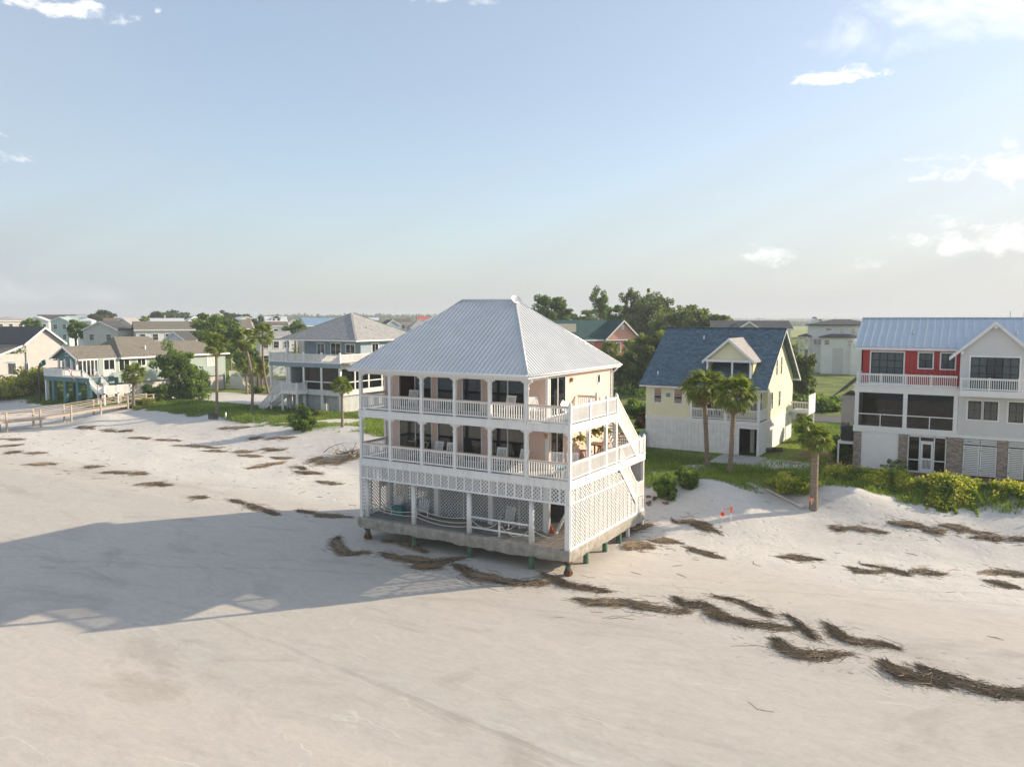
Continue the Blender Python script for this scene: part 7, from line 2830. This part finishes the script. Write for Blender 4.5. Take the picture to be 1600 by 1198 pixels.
# ------------------------------------------------------------------ reed wrack left by the tide
LF_REED = leaf_mat('dry_reed', (.055, .038, .024), (.37, .275, .175), .08)
LF_REEDL = leaf_mat('pale_dry_reed', (.12, .085, .052), (.42, .32, .21), .08)
REEDBASE = mat('matted_reed', (.085, .062, .04), .95, .35, 6, .8, 20)
def wrack(label, pts_px, width, n, hgt=.13, m=None, seed=0, straw=.55, core=True, group='reed wrack along the tide lines'):
    """a drift of reed stems lying along a line on the sand"""
    r = np.random.default_rng(seed)
    pts = np.array([on_ground(*p)[:2] for p in pts_px])
    for _ in range(3):                       # round the corners
        q = np.repeat(pts, 2, axis=0)
        q[1:-1:2] = .75 * pts[:-1] + .25 * pts[1:]
        q[2::2] = .25 * pts[:-1] + .75 * pts[1:]
        pts = q
    pts = pts + np.stack([fbm(np.arange(len(pts)) / 5.0, np.full(len(pts), seed * 1.3), 3, 141) - .5, fbm(np.arange(len(pts)) / 5.0, np.full(len(pts), seed * 2.1), 3, 143) - .5], -1) * width * 1.3
    seg = np.linalg.norm(np.diff(pts, axis=0), axis=1)
    cum = np.concatenate([[0], np.cumsum(seg)])
    L = cum[-1]
    t = thing('reed_wrack', label, 'reed wrack', (float(pts[:, 0].mean()), float(pts[:, 1].mean()), gz(pts[:, 0].mean(), pts[:, 1].mean())), 0, group)
    ox, oy, oz = t.location
    u = (r.beta(1.25, 1.25, n * 3) * 1.12 - .06) * L
    dn = fbm(u / (.18 + L * .07) + seed * 7.3, u * 0 + .5, 3, 123)
    u = u[r.random(len(u)) < np.clip((dn - .30) * 3.2, .04, 1)][:n]
    n = len(u)
    x = np.interp(u, cum, pts[:, 0])
    y = np.interp(u, cum, pts[:, 1])
    x2 = np.interp(np.minimum(u + .25, L), cum, pts[:, 0])
    y2 = np.interp(np.minimum(u + .25, L), cum, pts[:, 1])
    x1 = np.interp(np.maximum(u - .25, 0), cum, pts[:, 0])
    y1 = np.interp(np.maximum(u - .25, 0), cum, pts[:, 1])
    ang = np.arctan2(y2 - y1, x2 - x1)
    env = np.sin(np.clip(u / L, .03, .97) * math.pi) ** 1.1 + .10
    env = env * (.45 + 1.1 * fbm(u / 1.1 + seed * 3.1, u * 0, 3, 121))
    lat = r.standard_t(2.4, n) * .34 * width * env + (fbm(u / .7 + seed * 1.7, u * 0 + 2, 3, 125) - .5) * width * 1.6
    nx, ny = -np.sin(ang), np.cos(ang)
    cx, cy = x + nx * lat, y + ny * lat
    hh = hgt * env * np.exp(-(lat / (width * env + .02)) ** 2 * .8) * r.random(n) ** .6 + .008
    a = ang + r.normal(0, .24, n) + (fbm(cx / .6, cy / .6, 2, 127) - .5) * 1.3 + np.where(r.random(n) < .10, r.uniform(-1.6, 1.6, n), 0)
    ln = straw * np.clip(r.lognormal(-.35, .5, n), .2, 2.2)
    dist = math.hypot(ox - CAM[0], oy - CAM[1])
    w = max(.007, .00024 * dist) * r.uniform(.5, 1.5, n)
    bow = r.normal(0, .16, n) * ln
    dx, dy = np.cos(a) * ln / 2, np.sin(a) * ln / 2
    px_, py_ = -np.sin(a), np.cos(a)
    zc = height(cx, cy)
    tilt = r.normal(0, .035, n)
    v = np.empty((n, 6, 3))
    for i, (k, b) in enumerate(((-1, 0), (0, 1), (1, 0))):
        X, Y = cx + dx * k + px_ * bow * b, cy + dy * k + py_ * bow * b
        Z = np.maximum(zc + hh + tilt * k, height(X, Y) + .006)
        ww = w * (1 if k == 0 else .55)
        v[:, i * 2] = np.stack([X - px_ * ww, Y - py_ * ww, Z], -1)
        v[:, i * 2 + 1] = np.stack([X + px_ * ww, Y + py_ * ww, Z + .012], -1)
    v -= np.array([ox, oy, oz])
    fidx = (np.arange(n) * 6)[:, None, None] + np.array([[0, 1, 3, 2], [2, 3, 5, 4]])[None]
    me = bpy.data.meshes.new('stems')
    me.vertices.add(n * 6)
    me.vertices.foreach_set('co', v.ravel())
    fl = fidx.reshape(-1)
    me.loops.add(len(fl))
    me.loops.foreach_set('vertex_index', fl)
    me.polygons.add(n * 2)
    me.polygons.foreach_set('loop_start', np.arange(0, n * 8, 4))
    me.polygons.foreach_set('loop_total', np.full(n * 2, 4))
    me.update()
    at = me.attributes.new('tint', 'FLOAT', 'POINT')
    tn = np.clip(r.normal(.46, .30, n) + 2.5 * (hh - .05), 0, 1)
    at.data.foreach_set('value', np.repeat(tn, 6).astype(np.float32))
    me.materials.append(m or LF_REED)
    o = link('stems', me, t)
    o['kind'] = 'stuff'
    if not core:
        return t
    # matted core under the stems
    mb = MB()
    k = max(6, int(L / .18))
    rows = []
    for i in range(k + 1):
        uu = L * i / k
        X, Y = np.interp(uu, cum, pts[:, 0]), np.interp(uu, cum, pts[:, 1])
        A = math.atan2(np.interp(min(uu + .25, L), cum, pts[:, 1]) - np.interp(max(uu - .25, 0), cum, pts[:, 1]),
                       np.interp(min(uu + .25, L), cum, pts[:, 0]) - np.interp(max(uu - .25, 0), cum, pts[:, 0]))
        e = math.sin(min(max(i / k, .02), .98) * math.pi) ** .55 * (.45 + 1.1 * float(fbm(uu / 1.1 + seed * 3.1, 0, 3, 121)))
        row = []
        for q in (-1, -.5, 0, .5, 1):
            wq = width * e * .36 * q * (1 + .9 * (r.random() - .5))
            xx, yy = X - math.sin(A) * wq, Y + math.cos(A) * wq
            row.append((xx - ox, yy - oy, gz(xx, yy) - oz + (hgt * .35 * e * (1 - q * q) * (.3 + 1.0 * r.random()) if abs(q) < 1 else -.02)))
        rows.append(row)
    for row in rows:
        mb.v.extend(row)
    for i in range(k):
        for j in range(4):
            a_ = i * 5 + j
            mb.f.append((a_, a_ + 1, a_ + 6, a_ + 5))
    mb.build('matted_core', REEDBASE, t)
    return t
BIG = [
    ('short hooked reed drift in the shade left of the pier house slab', [(522, 842), (530, 860), (548, 867), (570, 864)], .42, 900, .20),
    ('long reed drift in the shade below the left half of the slab', [(606, 868), (628, 873), (655, 877), (690, 878), (708, 875)], .40, 1200, .16),
    ('reed drift bent below the second green pile', [(655, 886), (675, 887), (692, 881)], .35, 500, .14),
    ('thick reed drift in the shade below the third round column', [(718, 886), (732, 897), (760, 906), (800, 912), (842, 911)], .55, 1700, .20),
    ('curved reed drift starting under the rusted corner pile', [(857, 900), (878, 912), (910, 919), (941, 924)], .30, 900, .12),
    ('long pale reed drift right below the corner pile', [(909, 938), (935, 944), (975, 942), (1015, 950), (1062, 956)], .48, 1700, .15),
    ('forked reed drift at the middle of the right foreground', [(1058, 937), (1076, 946), (1109, 945), (1124, 966), (1165, 974), (1229, 982)], .38, 1900, .14),
    ('thin arc of reeds above the forked drift', [(1127, 934), (1161, 940), (1196, 960)], .12, 300, .05),
    ('thin slanting reed line between the forked and the boat shaped drift', [(1234, 964), (1255, 982), (1271, 998)], .16, 300, .06),
    ('boat shaped reed drift in the right foreground', [(1214, 1004), (1238, 1022), (1277, 1025), (1315, 1022)], .50, 1400, .17),
    ('curled reed drift right of the boat shaped one', [(1297, 980), (1319, 999), (1352, 1006), (1390, 1009)], .34, 1100, .13),
    ('thick dark reed drift in the lower right, left part', [(1386, 1038), (1412, 1056), (1461, 1069)], .42, 1300, .16),
    ('long reed drift running off the lower right edge', [(1454, 1047), (1487, 1065), (1532, 1079), (1612, 1086)], .42, 1900, .16),
    ('reed drift crossing into the house shadow on the left beach', [(365, 782), (396, 791), (431, 803)], .55, 800, .16),
    ('domed reed heap on the sand right of the slab corner', [(984, 856), (996, 853), (1010, 856)], .75, 800, .30),
    ('reed drift piled against the right end of the slab', [(968, 836), (985, 828), (1008, 820)], .7, 900, .2),
]
for i, (lb, p, w, n, h_) in enumerate(BIG):
    wrack(lb, p, w * .42, int(n * .8), h_ * .7, LF_REEDL if i in (5, 14, 15) else LF_REED, 300 + i, .95, core=i in (3, 12, 14))
SMALL = [
    ([(1056, 815), (1090, 817), (1124, 834)], 'brown reed drift below the orange flagged posts'),
    ([(1071, 855), (1100, 864), (1124, 872)], 'thin reed drift right of the domed reed heap'),
    ([(1022, 844), (1067, 849)], 'faint reed line between the heap and the flagged posts'),
    ([(1221, 870), (1277, 874)], 'small reed drift below the dune palm'),
    ([(1300, 825), (1322, 825)], 'short reed clump right of the dune palm foot'),
    ([(1334, 827), (1379, 832)], 'second reed clump right of the dune palm foot'),
    ([(1397, 819), (1446, 823)], 'reed drift below the vines, left of the long pair'),
    ([(1446, 827), (1475, 829)], 'small reed clump between the drifts below the vines'),
    ([(1476, 821), (1540, 832)], 'upper long reed drift below the vines at the right'),
    ([(1521, 838), (1600, 845)], 'lower long reed drift at the right edge below the vines'),
    ([(1332, 889), (1355, 893), (1379, 894)], 'thick reed clump in the right middle of the beach'),
    ([(1360, 883), (1385, 890), (1412, 898)], 'reed drift leaning over the thick clump at the right'),
    ([(1427, 894), (1467, 896)], 'flat reed drift right of the thick clump'),
    ([(1536, 893), (1604, 897)], 'reed drift at the right edge in the middle of the beach'),
    ([(1551, 909), (1585, 917)], 'dark twig line near the right edge of the beach'),
    ([(216, 756), (240, 757), (263, 758)], 'long reed drift on the left beach above the shadow tip'),
    ([(301, 777), (321, 778)], 'small reed tuft left of the drift entering the shadow'),
    ([(206, 740), (228, 741)], 'flat reed strip on the left beach'),
    ([(165, 738), (195, 740)], 'reed clump left of the flat strip on the left beach'),
    ([(138, 729), (158, 730)], 'short reed strip farther left on the beach'),
    ([(46, 726), (84, 725)], 'reed drift near the left edge of the beach'),
    ([(16, 707), (32, 707)], 'small reed tuft below the boardwalk at the left edge'),
    ([(45, 709), (68, 708)], 'second small reed tuft below the boardwalk'),
    ([(0, 686), (36, 687)], 'dark reed line at the left edge under the boardwalk'),
    ([(0, 698), (28, 695)], 'brown reed line at the left edge under the boardwalk'),
    ([(122, 667), (148, 670)], 'reed heap at the foot of the sandy hump by the boardwalk'),
    ([(160, 672), (180, 674)], 'small reed clump right of the sandy hump'),
    ([(190, 673), (203, 674)], 'tiny reed clump second right of the sandy hump'),
    ([(203, 684), (231, 686)], 'low reed strip on the upper left beach'),
    ([(245, 687), (277, 689)], 'reed drift in the middle of the upper left beach'),
    ([(277, 696), (310, 699), (344, 700)], 'long thin reed drift on the upper left beach'),
    ([(321, 705), (350, 706)], 'reed clump under the long thin drift'),
    ([(373, 712), (403, 714)], 'reed strip below the blue house stair'),
    ([(396, 732), (416, 729)], 'pale reed clump, left of two touching ones'),
    ([(415, 726), (440, 723)], 'pale reed clump, right of two touching ones'),
    ([(455, 729), (476, 733)], 'small slanting reed drift before the driftwood'),
    ([(466, 738), (480, 740), (500, 741)], 'reed drift below the driftwood heap'),
    ([(498, 752), (528, 757)], 'thin reed drift left of the pier house at the shadow edge'),
    ([(423, 715), (452, 716)], 'narrow reed strip left of the driftwood'),
    ([(410, 702), (444, 703)], 'faint reed strip below the round clipped bush'),
    ([(420, 685), (455, 684)], 'reed heap left of the round clipped bush'),
    ([(345, 670), (386, 668)], 'reed drift below the tall straight palm'),
    ([(391, 686), (408, 685)], 'short reed strip between the palm drift and the bush heap'),
    ([(372, 706), (390, 707)], 'tiny reed strip under the long thin drift'),
    ([(600, 845), (640, 850), (665, 862)], 'sparse dark reeds in the shade under the slab'),
    ([(470, 797), (505, 806), (545, 808)], 'sparse dark reeds in the shade left of the slab'),
]
for i, (p, lb) in enumerate(SMALL):
    far = p[0][1] < 770 and p[0][0] < 600
    ln = abs(p[-1][0] - p[0][0])
    wrack(lb, p, (.50 if far else .30), 150 + int(ln * (3.6 if far else 7)), .12 if far else .09, LF_REEDL if i % 3 else LF_REED, 400 + i, .8 if far else .6, core=False)

def stray():
    """single stems and twigs scattered over the sand"""
    r = np.random.default_rng(81)
    n = 1300
    s = r.uniform(-90, 34, n)
    t = r.uniform(-22, 24, n)
    dens = np.where(t > 2, .7, 0) * sm((fbm(s / 8, t / 4, 3, 131) - .35) / .2)
    k = in_view(s, t) & (r.random(n) < dens) & (t < tveg(s)) & ~((s > -14) & (s < 0) & (t > 0) & (t < 10))
    s, t = s[k], t[k]
    mb = MB()
    for a, b in zip(s, t):
        an = r.normal(-.1, .6)
        L = r.uniform(.1, .45)
        p0, p1 = (a - math.cos(an) * L, b - math.sin(an) * L), (a + math.cos(an) * L, b + math.sin(an) * L)
        bw = r.normal(0, .12)
        mb.tube([(p0[0], p0[1], gz(*p0) + .012), (a - math.sin(an) * bw, b + math.cos(an) * bw, gz(a, b) + .02), (p1[0], p1[1], gz(*p1) + .012)], [.006, .012, .006], 4, False)
    tag(mb.build('stray_stems', REEDBASE), 'single dry stems scattered over the sand', 'reed stems', kind='stuff')
stray()

def litter():
    """fine broken reed bits thinning out round the tide lines"""
    r = np.random.default_rng(84)
    pts = []
    for lb, p, w, n, h_ in BIG:
        q = np.array([on_ground(*x)[:2] for x in p])
        m = 110
        i = r.integers(0, len(q) - 1, m)
        f_ = r.random(m)[:, None] * 1.5 - .25
        pts.append(q[i] * (1 - f_) + q[i + 1] * f_ + r.standard_t(2.5, (m, 2)) * np.array([.9, .45]))
    for p, lb in SMALL:
        q = np.array([on_ground(*x)[:2] for x in (p[0], p[-1])])
        m = 36
        f_ = r.random(m)[:, None] * 1.6 - .3
        pts.append(q[:1] * (1 - f_) + q[1:] * f_ + r.standard_t(2.5, (m, 2)) * np.array([.9, .5]))
    P = np.concatenate(pts)
    k = (P[:, 1] < tveg(P[:, 0]) + 1) & (P[:, 1] > -24)
    P = P[k]
    n = len(P)
    a = r.normal(-.05, .6, n)
    ln = np.clip(r.lognormal(-2.3, .6, n), .03, .4)
    d = np.hypot(P[:, 0] - CAM[0], P[:, 1] - CAM[1])
    U = np.stack([np.cos(a) * ln, np.sin(a) * ln, np.full(n, .004)], -1)
    V = np.stack([-np.sin(a), np.cos(a), np.full(n, .25)], -1) * (.00022 * d * r.uniform(.6, 1.6, n))[:, None]
    C_ = np.stack([P[:, 0], P[:, 1], height(P[:, 0], P[:, 1]) + .012], -1)
    me = quads_mesh('reed_litter', C_, U, V, LF_REEDL, np.clip(r.normal(.3, .25, n), 0, 1))
    tag(link('reed_litter', me), 'fine reed bits scattered round the tide lines', 'reed litter', kind='stuff')
litter()

# driftwood heap left of the pier house
DRIFT = mat('bleached_driftwood', (.46, .42, .37), .85, .18, 4, .4, 20)
def driftwood():
    r = np.random.default_rng(82)
    s, t, z = on_ground(538, 712)
    d = thing('driftwood_heap', 'bleached fallen tree with tangled bare branches beside the grass', 'driftwood', (s, t, z))
    q = on_ground(566, 703)
    e = Vector((q[0] - s, q[1] - t, q[2] - z + .25))
    MB().tube([(-.6, .3, .25), (.4, 0, .35), tuple(e * .6 + Vector((0, 0, .2))), tuple(e * 1.25)], [.07, .13, .15, .17], 8).build('trunk', DRIFT, d, True)
    for k in range(46):
        a = r.uniform(0, 2 * math.pi)
        L = r.uniform(.7, 2.6)
        b = Vector((r.normal(0, .9), r.normal(0, .6), .1 + .2 * r.random()))
        p = [b]
        dr = Vector((math.cos(a), math.sin(a) * .7, r.uniform(.0, .6))).normalized()
        for j in range(4):
            p.append(p[-1] + dr * L / 4)
            dr = (dr + Vector((r.normal(0, .3), r.normal(0, .3), r.normal(0, .22)))).normalized()
            p[-1].z = max(p[-1].z, .04)
        rad = r.uniform(.015, .04)
        MB().tube(p, [rad, rad * .9, rad * .7, rad * .5, rad * .25], 5).build('branch', DRIFT if k % 3 else REEDBASE, d, True)
driftwood()
wrack('wide reed mat under the bleached driftwood', [(492, 716), (515, 722), (545, 720), (566, 712)], 1.3, 900, .14, LF_REEDL, 500, .9, core=False)

# ------------------------------------------------------------------ boardwalk
def boardwalk():
    pts = [(2.0, .9), (8, 1.15), (13.2, 1.25), (17.4, 1.2), (21.0, 1.35), (24.5, 1.6), (28.5, 1.75), (33.0, 1.8)]
    b = wthing('boardwalk', 'weathered timber boardwalk with handrails climbing to the teal house', 'boardwalk', (-81, 16, .2))
    z_at = lambda t: float(np.interp(t, [p[0] for p in pts], [p[1] for p in pts]))
    s0, s1 = -82.0, -80.3
    t = 2.0
    k = 0
    me = MB().box(s0, s1, -.145, .145, -.05, 0).mesh('plank', WOODP)
    while t < 33:
        o = link('plank', me, b, (0, t, z_at(t)), ((z_at(t + .2) - z_at(t - .2)) / .4, 0, 0))
        t += .30
        k += 1
    for s in (s0 + .05, s1 - .05):
        for (ta, za), (tb, zb) in zip(pts, pts[1:]):
            MB().beam((s, ta, za - .17), (s, tb, zb - .17), .06, .24).build('joist', WOODP, b)
            MB().beam((s, ta, za + 1.0), (s, tb, zb + 1.0), .16, .06).build('handrail', WOODP, b)
            MB().beam((s, ta, za + .55), (s, tb, zb + .55), .05, .10).build('mid_rail', WOODP, b)
        for ta in (2.2, 6.0, 9.8, 13.6, 17.5, 21.3, 25.2, 29.0, 32.8):
            bx('post', (s - .09, s + .09, ta - .09, ta + .09, min(gz(s, ta), z_at(ta)) - .5, z_at(ta) + 1.0), WOODP, b)
boardwalk()

# ------------------------------------------------------------------ flags, signs and small things
def flag_us():
    h = thing('stars_and_stripes_flag', 'red and white striped flag hanging from the teal house deck rail', 'flag', (-93.3, 29.2, 5.9))
    MB().tube([(0, 0, -.3), (.25, -1.1, .75)], .02, 6).build('flagpole', WC, h)
    red = mat('flag_red', (.50, .06, .08), .8, .06)
    wht = mat('flag_white', (.72, .70, .68), .8, .04)
    nav = mat('flag_navy', (.03, .04, .14), .8, .06)
    o, u, v = Vector((.25, -1.1, .75)), Vector((.78, .1, -1.45)), Vector((-.22, 1.0, -.92))
    u, v = Vector((1.15, .25, -1.7)), Vector((-.18, .85, -.80))
    def pt(a, b):
        w = .09 * math.sin(a * 6.0 + b * 2)
        return o + u * a + v * b + Vector((w, w * .5, 0))
    n = 13
    for k in range(n):
        mb = MB()
        a0 = 0.40 if k < 7 else 0.0
        for i in range(8):
            x0, x1 = a0 + (1 - a0) * i / 8, a0 + (1 - a0) * (i + 1) / 8
            mb.poly([pt(x0, k / n), pt(x1, k / n), pt(x1, (k + 1) / n), pt(x0, (k + 1) / n)])
        mb.build('stripe', red if k % 2 == 0 else wht, h)
    mb = MB()
    for i in range(5):
        mb.poly([pt(.4 * i / 5, 0), pt(.4 * (i + 1) / 5, 0), pt(.4 * (i + 1) / 5, 7 / n), pt(.4 * i / 5, 7 / n)])
    c = mb.build('canton', nav, h)
    nrm = u.cross(v).normalized()
    mb = MB()
    for r_ in range(9):
        for q in range(6 if r_ % 2 == 0 else 5):
            a = .4 * ((q * 2 + 1 + (r_ % 2)) / 12)
            b_ = 7 / n * (r_ + 1) / 10
            for sg in (-1, 1):
                cpt = pt(a, b_) + nrm * .012 * sg
                mb.poly([cpt + u.normalized() * .022 * math.cos(x) + v.normalized() * .022 * math.sin(x) for x in [k * 2 * math.pi / 5 for k in range(5)]])
    mb.build('stars', wht, c)
flag_us()
def flag_teal():
    p = on_ground(63, 627)
    h = thing('flagpole', 'dark timber pole flying a small teal flag left of the teal house', 'flag', p)
    top = float(at_d(62, 571, math.hypot(p[0] - CAM[0], p[1] - CAM[1]))[2]) - p[2]
    MB().tube([(0, 0, -.3), (0, 0, top)], [.13, .11], 8).build('pole', mat('dark_timber', (.10, .085, .07), .9, .2), h, True)
    mb = MB()
    o, u, v = Vector((0, 0, top + .25)), Vector((1.3, .2, .75)), Vector((-.05, .1, -.75))
    for i in range(10):
        a, b = i / 10, (i + 1) / 10
        w = lambda x: Vector((0, .12 * math.sin(x * 7), .05 * math.sin(x * 5)))
        mb.poly([o + u * a + w(a), o + u * b + w(b), o + u * b + v + w(b + .2), o + u * a + v + w(a + .2)])
    mb.build('flag', mat('flag_teal', (.015, .13, .115), .8, .1), h)
    mb = MB()
    for x in (.35, .6):
        c = o + u * x + v * .5 + Vector((0, .12 * math.sin(x * 7) - .03, .02))
        mb.poly([c + Vector((.12 * math.cos(k * 1.05), -.01, .12 * math.sin(k * 1.05))) for k in range(6)])
    mb.build('flag_mark', WC, h)
flag_teal()

sg = on_ground(1268, 797)
sgn = thing('warning_sign', 'small orange sign on a white stake at the dune palm foot', 'sign', sg, R(28))
MB().box(-.035, .035, -.03, .0, -.3, .62).build('stake', WC, sgn)
pn = MB().box(-.16, .16, -.06, -.03, .56, .82).build('panel', mat('orange_sign', (.80, .16, .03), .6, .05), sgn)
for k, (a, b) in enumerate(((-.11, .10), (-.09, .07), (-.12, .11))):
    MB().box(a, b, -.066, -.061, .75 - k * .065, .77 - k * .065).build('text_line', WC, pn)
p0, p1 = on_ground(1128, 816), on_ground(1142, 816)
fen = thing('flagged_stakes', 'two thin stakes with red tape and an orange diamond marker on the dune', 'marker', p0)
dv = Vector((p1[0] - p0[0], p1[1] - p0[1], p1[2] - p0[2]))
for q in (Vector((0, 0, 0)), dv):
    MB().tube([q + Vector((0, 0, -.2)), q + Vector((0, 0, .95))], .02, 6).build('stake', WC, fen)
MB().beam((0, 0, .90), tuple(dv + Vector((0, 0, .82))), .01, .06).build('tape', mat('pink_tape', (.75, .35, .30), .6), fen)
MB().beam((0, 0, .70), tuple(dv + Vector((0, 0, .95))), .01, .05).build('tape', MATS['pink_tape'], fen)
MB().tube([tuple(dv + Vector((0, -.02, .6))), tuple(dv + Vector((.05, -.04, 1.0)))], [.05, .07], 5).build('streamer', ORANGE, fen)
MB().slab([(.03, -.03, .38), (.19, -.03, .54), (.03, -.03, .70), (-.13, -.03, .54)], (0, .012, 0)).build('diamond_marker', mat('orange_marker', (.85, .07, .02), .5, .04), fen)

lg = on_ground(1196, 706)
for k, (dx, lb) in enumerate(((0, 'nearer short log beside the yellow house corner'), (.7, 'farther short log beside the yellow house corner'))):
    o = MB().tube([(lg[0] + dx - .35, lg[1] + dx, lg[2] + .16), (lg[0] + dx + .5, lg[1] + dx + .25, lg[2] + .18)], .19, 9).build('log', BARK, None, True)
    tag(o, lb, 'log', 'cut logs')
bm = on_ground(1200, 766)
be = on_ground(1256, 795)
o = MB().beam((bm[0], bm[1], bm[2] + .12), (be[0], be[1], be[2] + .12), .35, .12).build('washed_up_plank', mat('sea_bleached_timber', (.5, .48, .45), .9, .15))
tag(o, 'long bleached plank half buried on the dune left of the palm', 'plank')
pf = on_ground(333, 655)
pf_t = thing('picket_fence', 'short dark picket fence at the foot of the tall straight palm', 'fence', pf)
for k in range(9):
    MB().box(-.85 + k * .2, -.73 + k * .2, -.02, .02, 0, .75).build('picket', BLACKM, pf_t)
MB().box(-.9, .95, -.01, .01, .3, .36).build('rail', BLACKM, pf_t)
pb = on_ground(353, 655)
o = MB().tube([(pb[0], pb[1], pb[2] - .1), (pb[0], pb[1], pb[2] + .85)], [.11, .09], 8).build('utility_stub', WC, None, True)
tag(o, 'small white stub post right of the picket fence', 'post')
pb = on_ground(509, 646)
o = MB().box(pb[0] - .3, pb[0] + .3, pb[1] - .2, pb[1] + .2, pb[2] - .1, pb[2] + 1.25).build('utility_box', mat('cream_box', (.62, .58, .48), .6))
tag(o, 'small cream utility box before the blue house skirting', 'utility box')
pm_ = on_ground(1006, 700)
mb = thing('propane_tank', 'small green tank on legs beside the yellow house left corner', 'tank', (pm_[0] - .3, pm_[1] + .5, pm_[2]))
MB().tube([(0, 0, .2), (0, 0, .35), (0, 0, 1.3), (0, 0, 1.5)], [.15, .3, .3, .12], 10).build('body', mat('faded_green_tank', (.18, .30, .26), .5), mb, True)
MB().box(-.3, .3, -.3, .3, 0, .2).build('base', CPAD, mb)
# small spread of rubble where the slab meets the dune
r_ = np.random.default_rng(90)
import bmesh
c0 = on_ground(1026, 783)
deb = thing('debris_heap', 'heap of broken brown stumps at the rear corner of the peach house', 'debris', c0)
for k in range(11):
    q = on_ground(1016 + r_.uniform(-6, 26), 790 - r_.uniform(0, 14))
    sz = r_.uniform(.10, .24)
    dd = rand_dirs(12, r_) * sz * r_.uniform(.6, 1.3, (12, 1)) * np.array([1.6, .9, .8])
    me = bpy.data.meshes.new('stump')
    bm_ = bmesh.new()
    for v in dd:
        bm_.verts.new(v)
    bmesh.ops.convex_hull(bm_, input=bm_.verts)
    bm_.to_mesh(me)
    bm_.free()
    me.materials.append(BARK)
    link('stump', me, deb, (q[0] - c0[0], q[1] - c0[1], q[2] - c0[2] + sz * .3), (0, 0, r_.uniform(0, 3)))

# ------------------------------------------------------------------ air
def haze():
    mb = MB()
    mb.box(-3600, 2600, -500, 5200, -8, 46)
    m = bpy.data.materials.new('humid_air')
    m.use_nodes = True
    nt = m.node_tree
    nt.nodes.remove(nt.nodes['Principled BSDF'])
    v = nt.nodes.new('ShaderNodeVolumePrincipled')
    v.inputs['Color'].default_value = (.86, .93, 1.0, 1)
    v.inputs['Density'].default_value = HAZE
    v.inputs['Anisotropy'].default_value = .1
    nt.links.new(v.outputs[0], nt.nodes['Material Output'].inputs['Volume'])
    o = mb.build('haze', m)
    tag(o, 'thin humid sea air over the whole scene', kind='stuff')
HAZE = 0.00045
if HAZE > 0:
    haze()
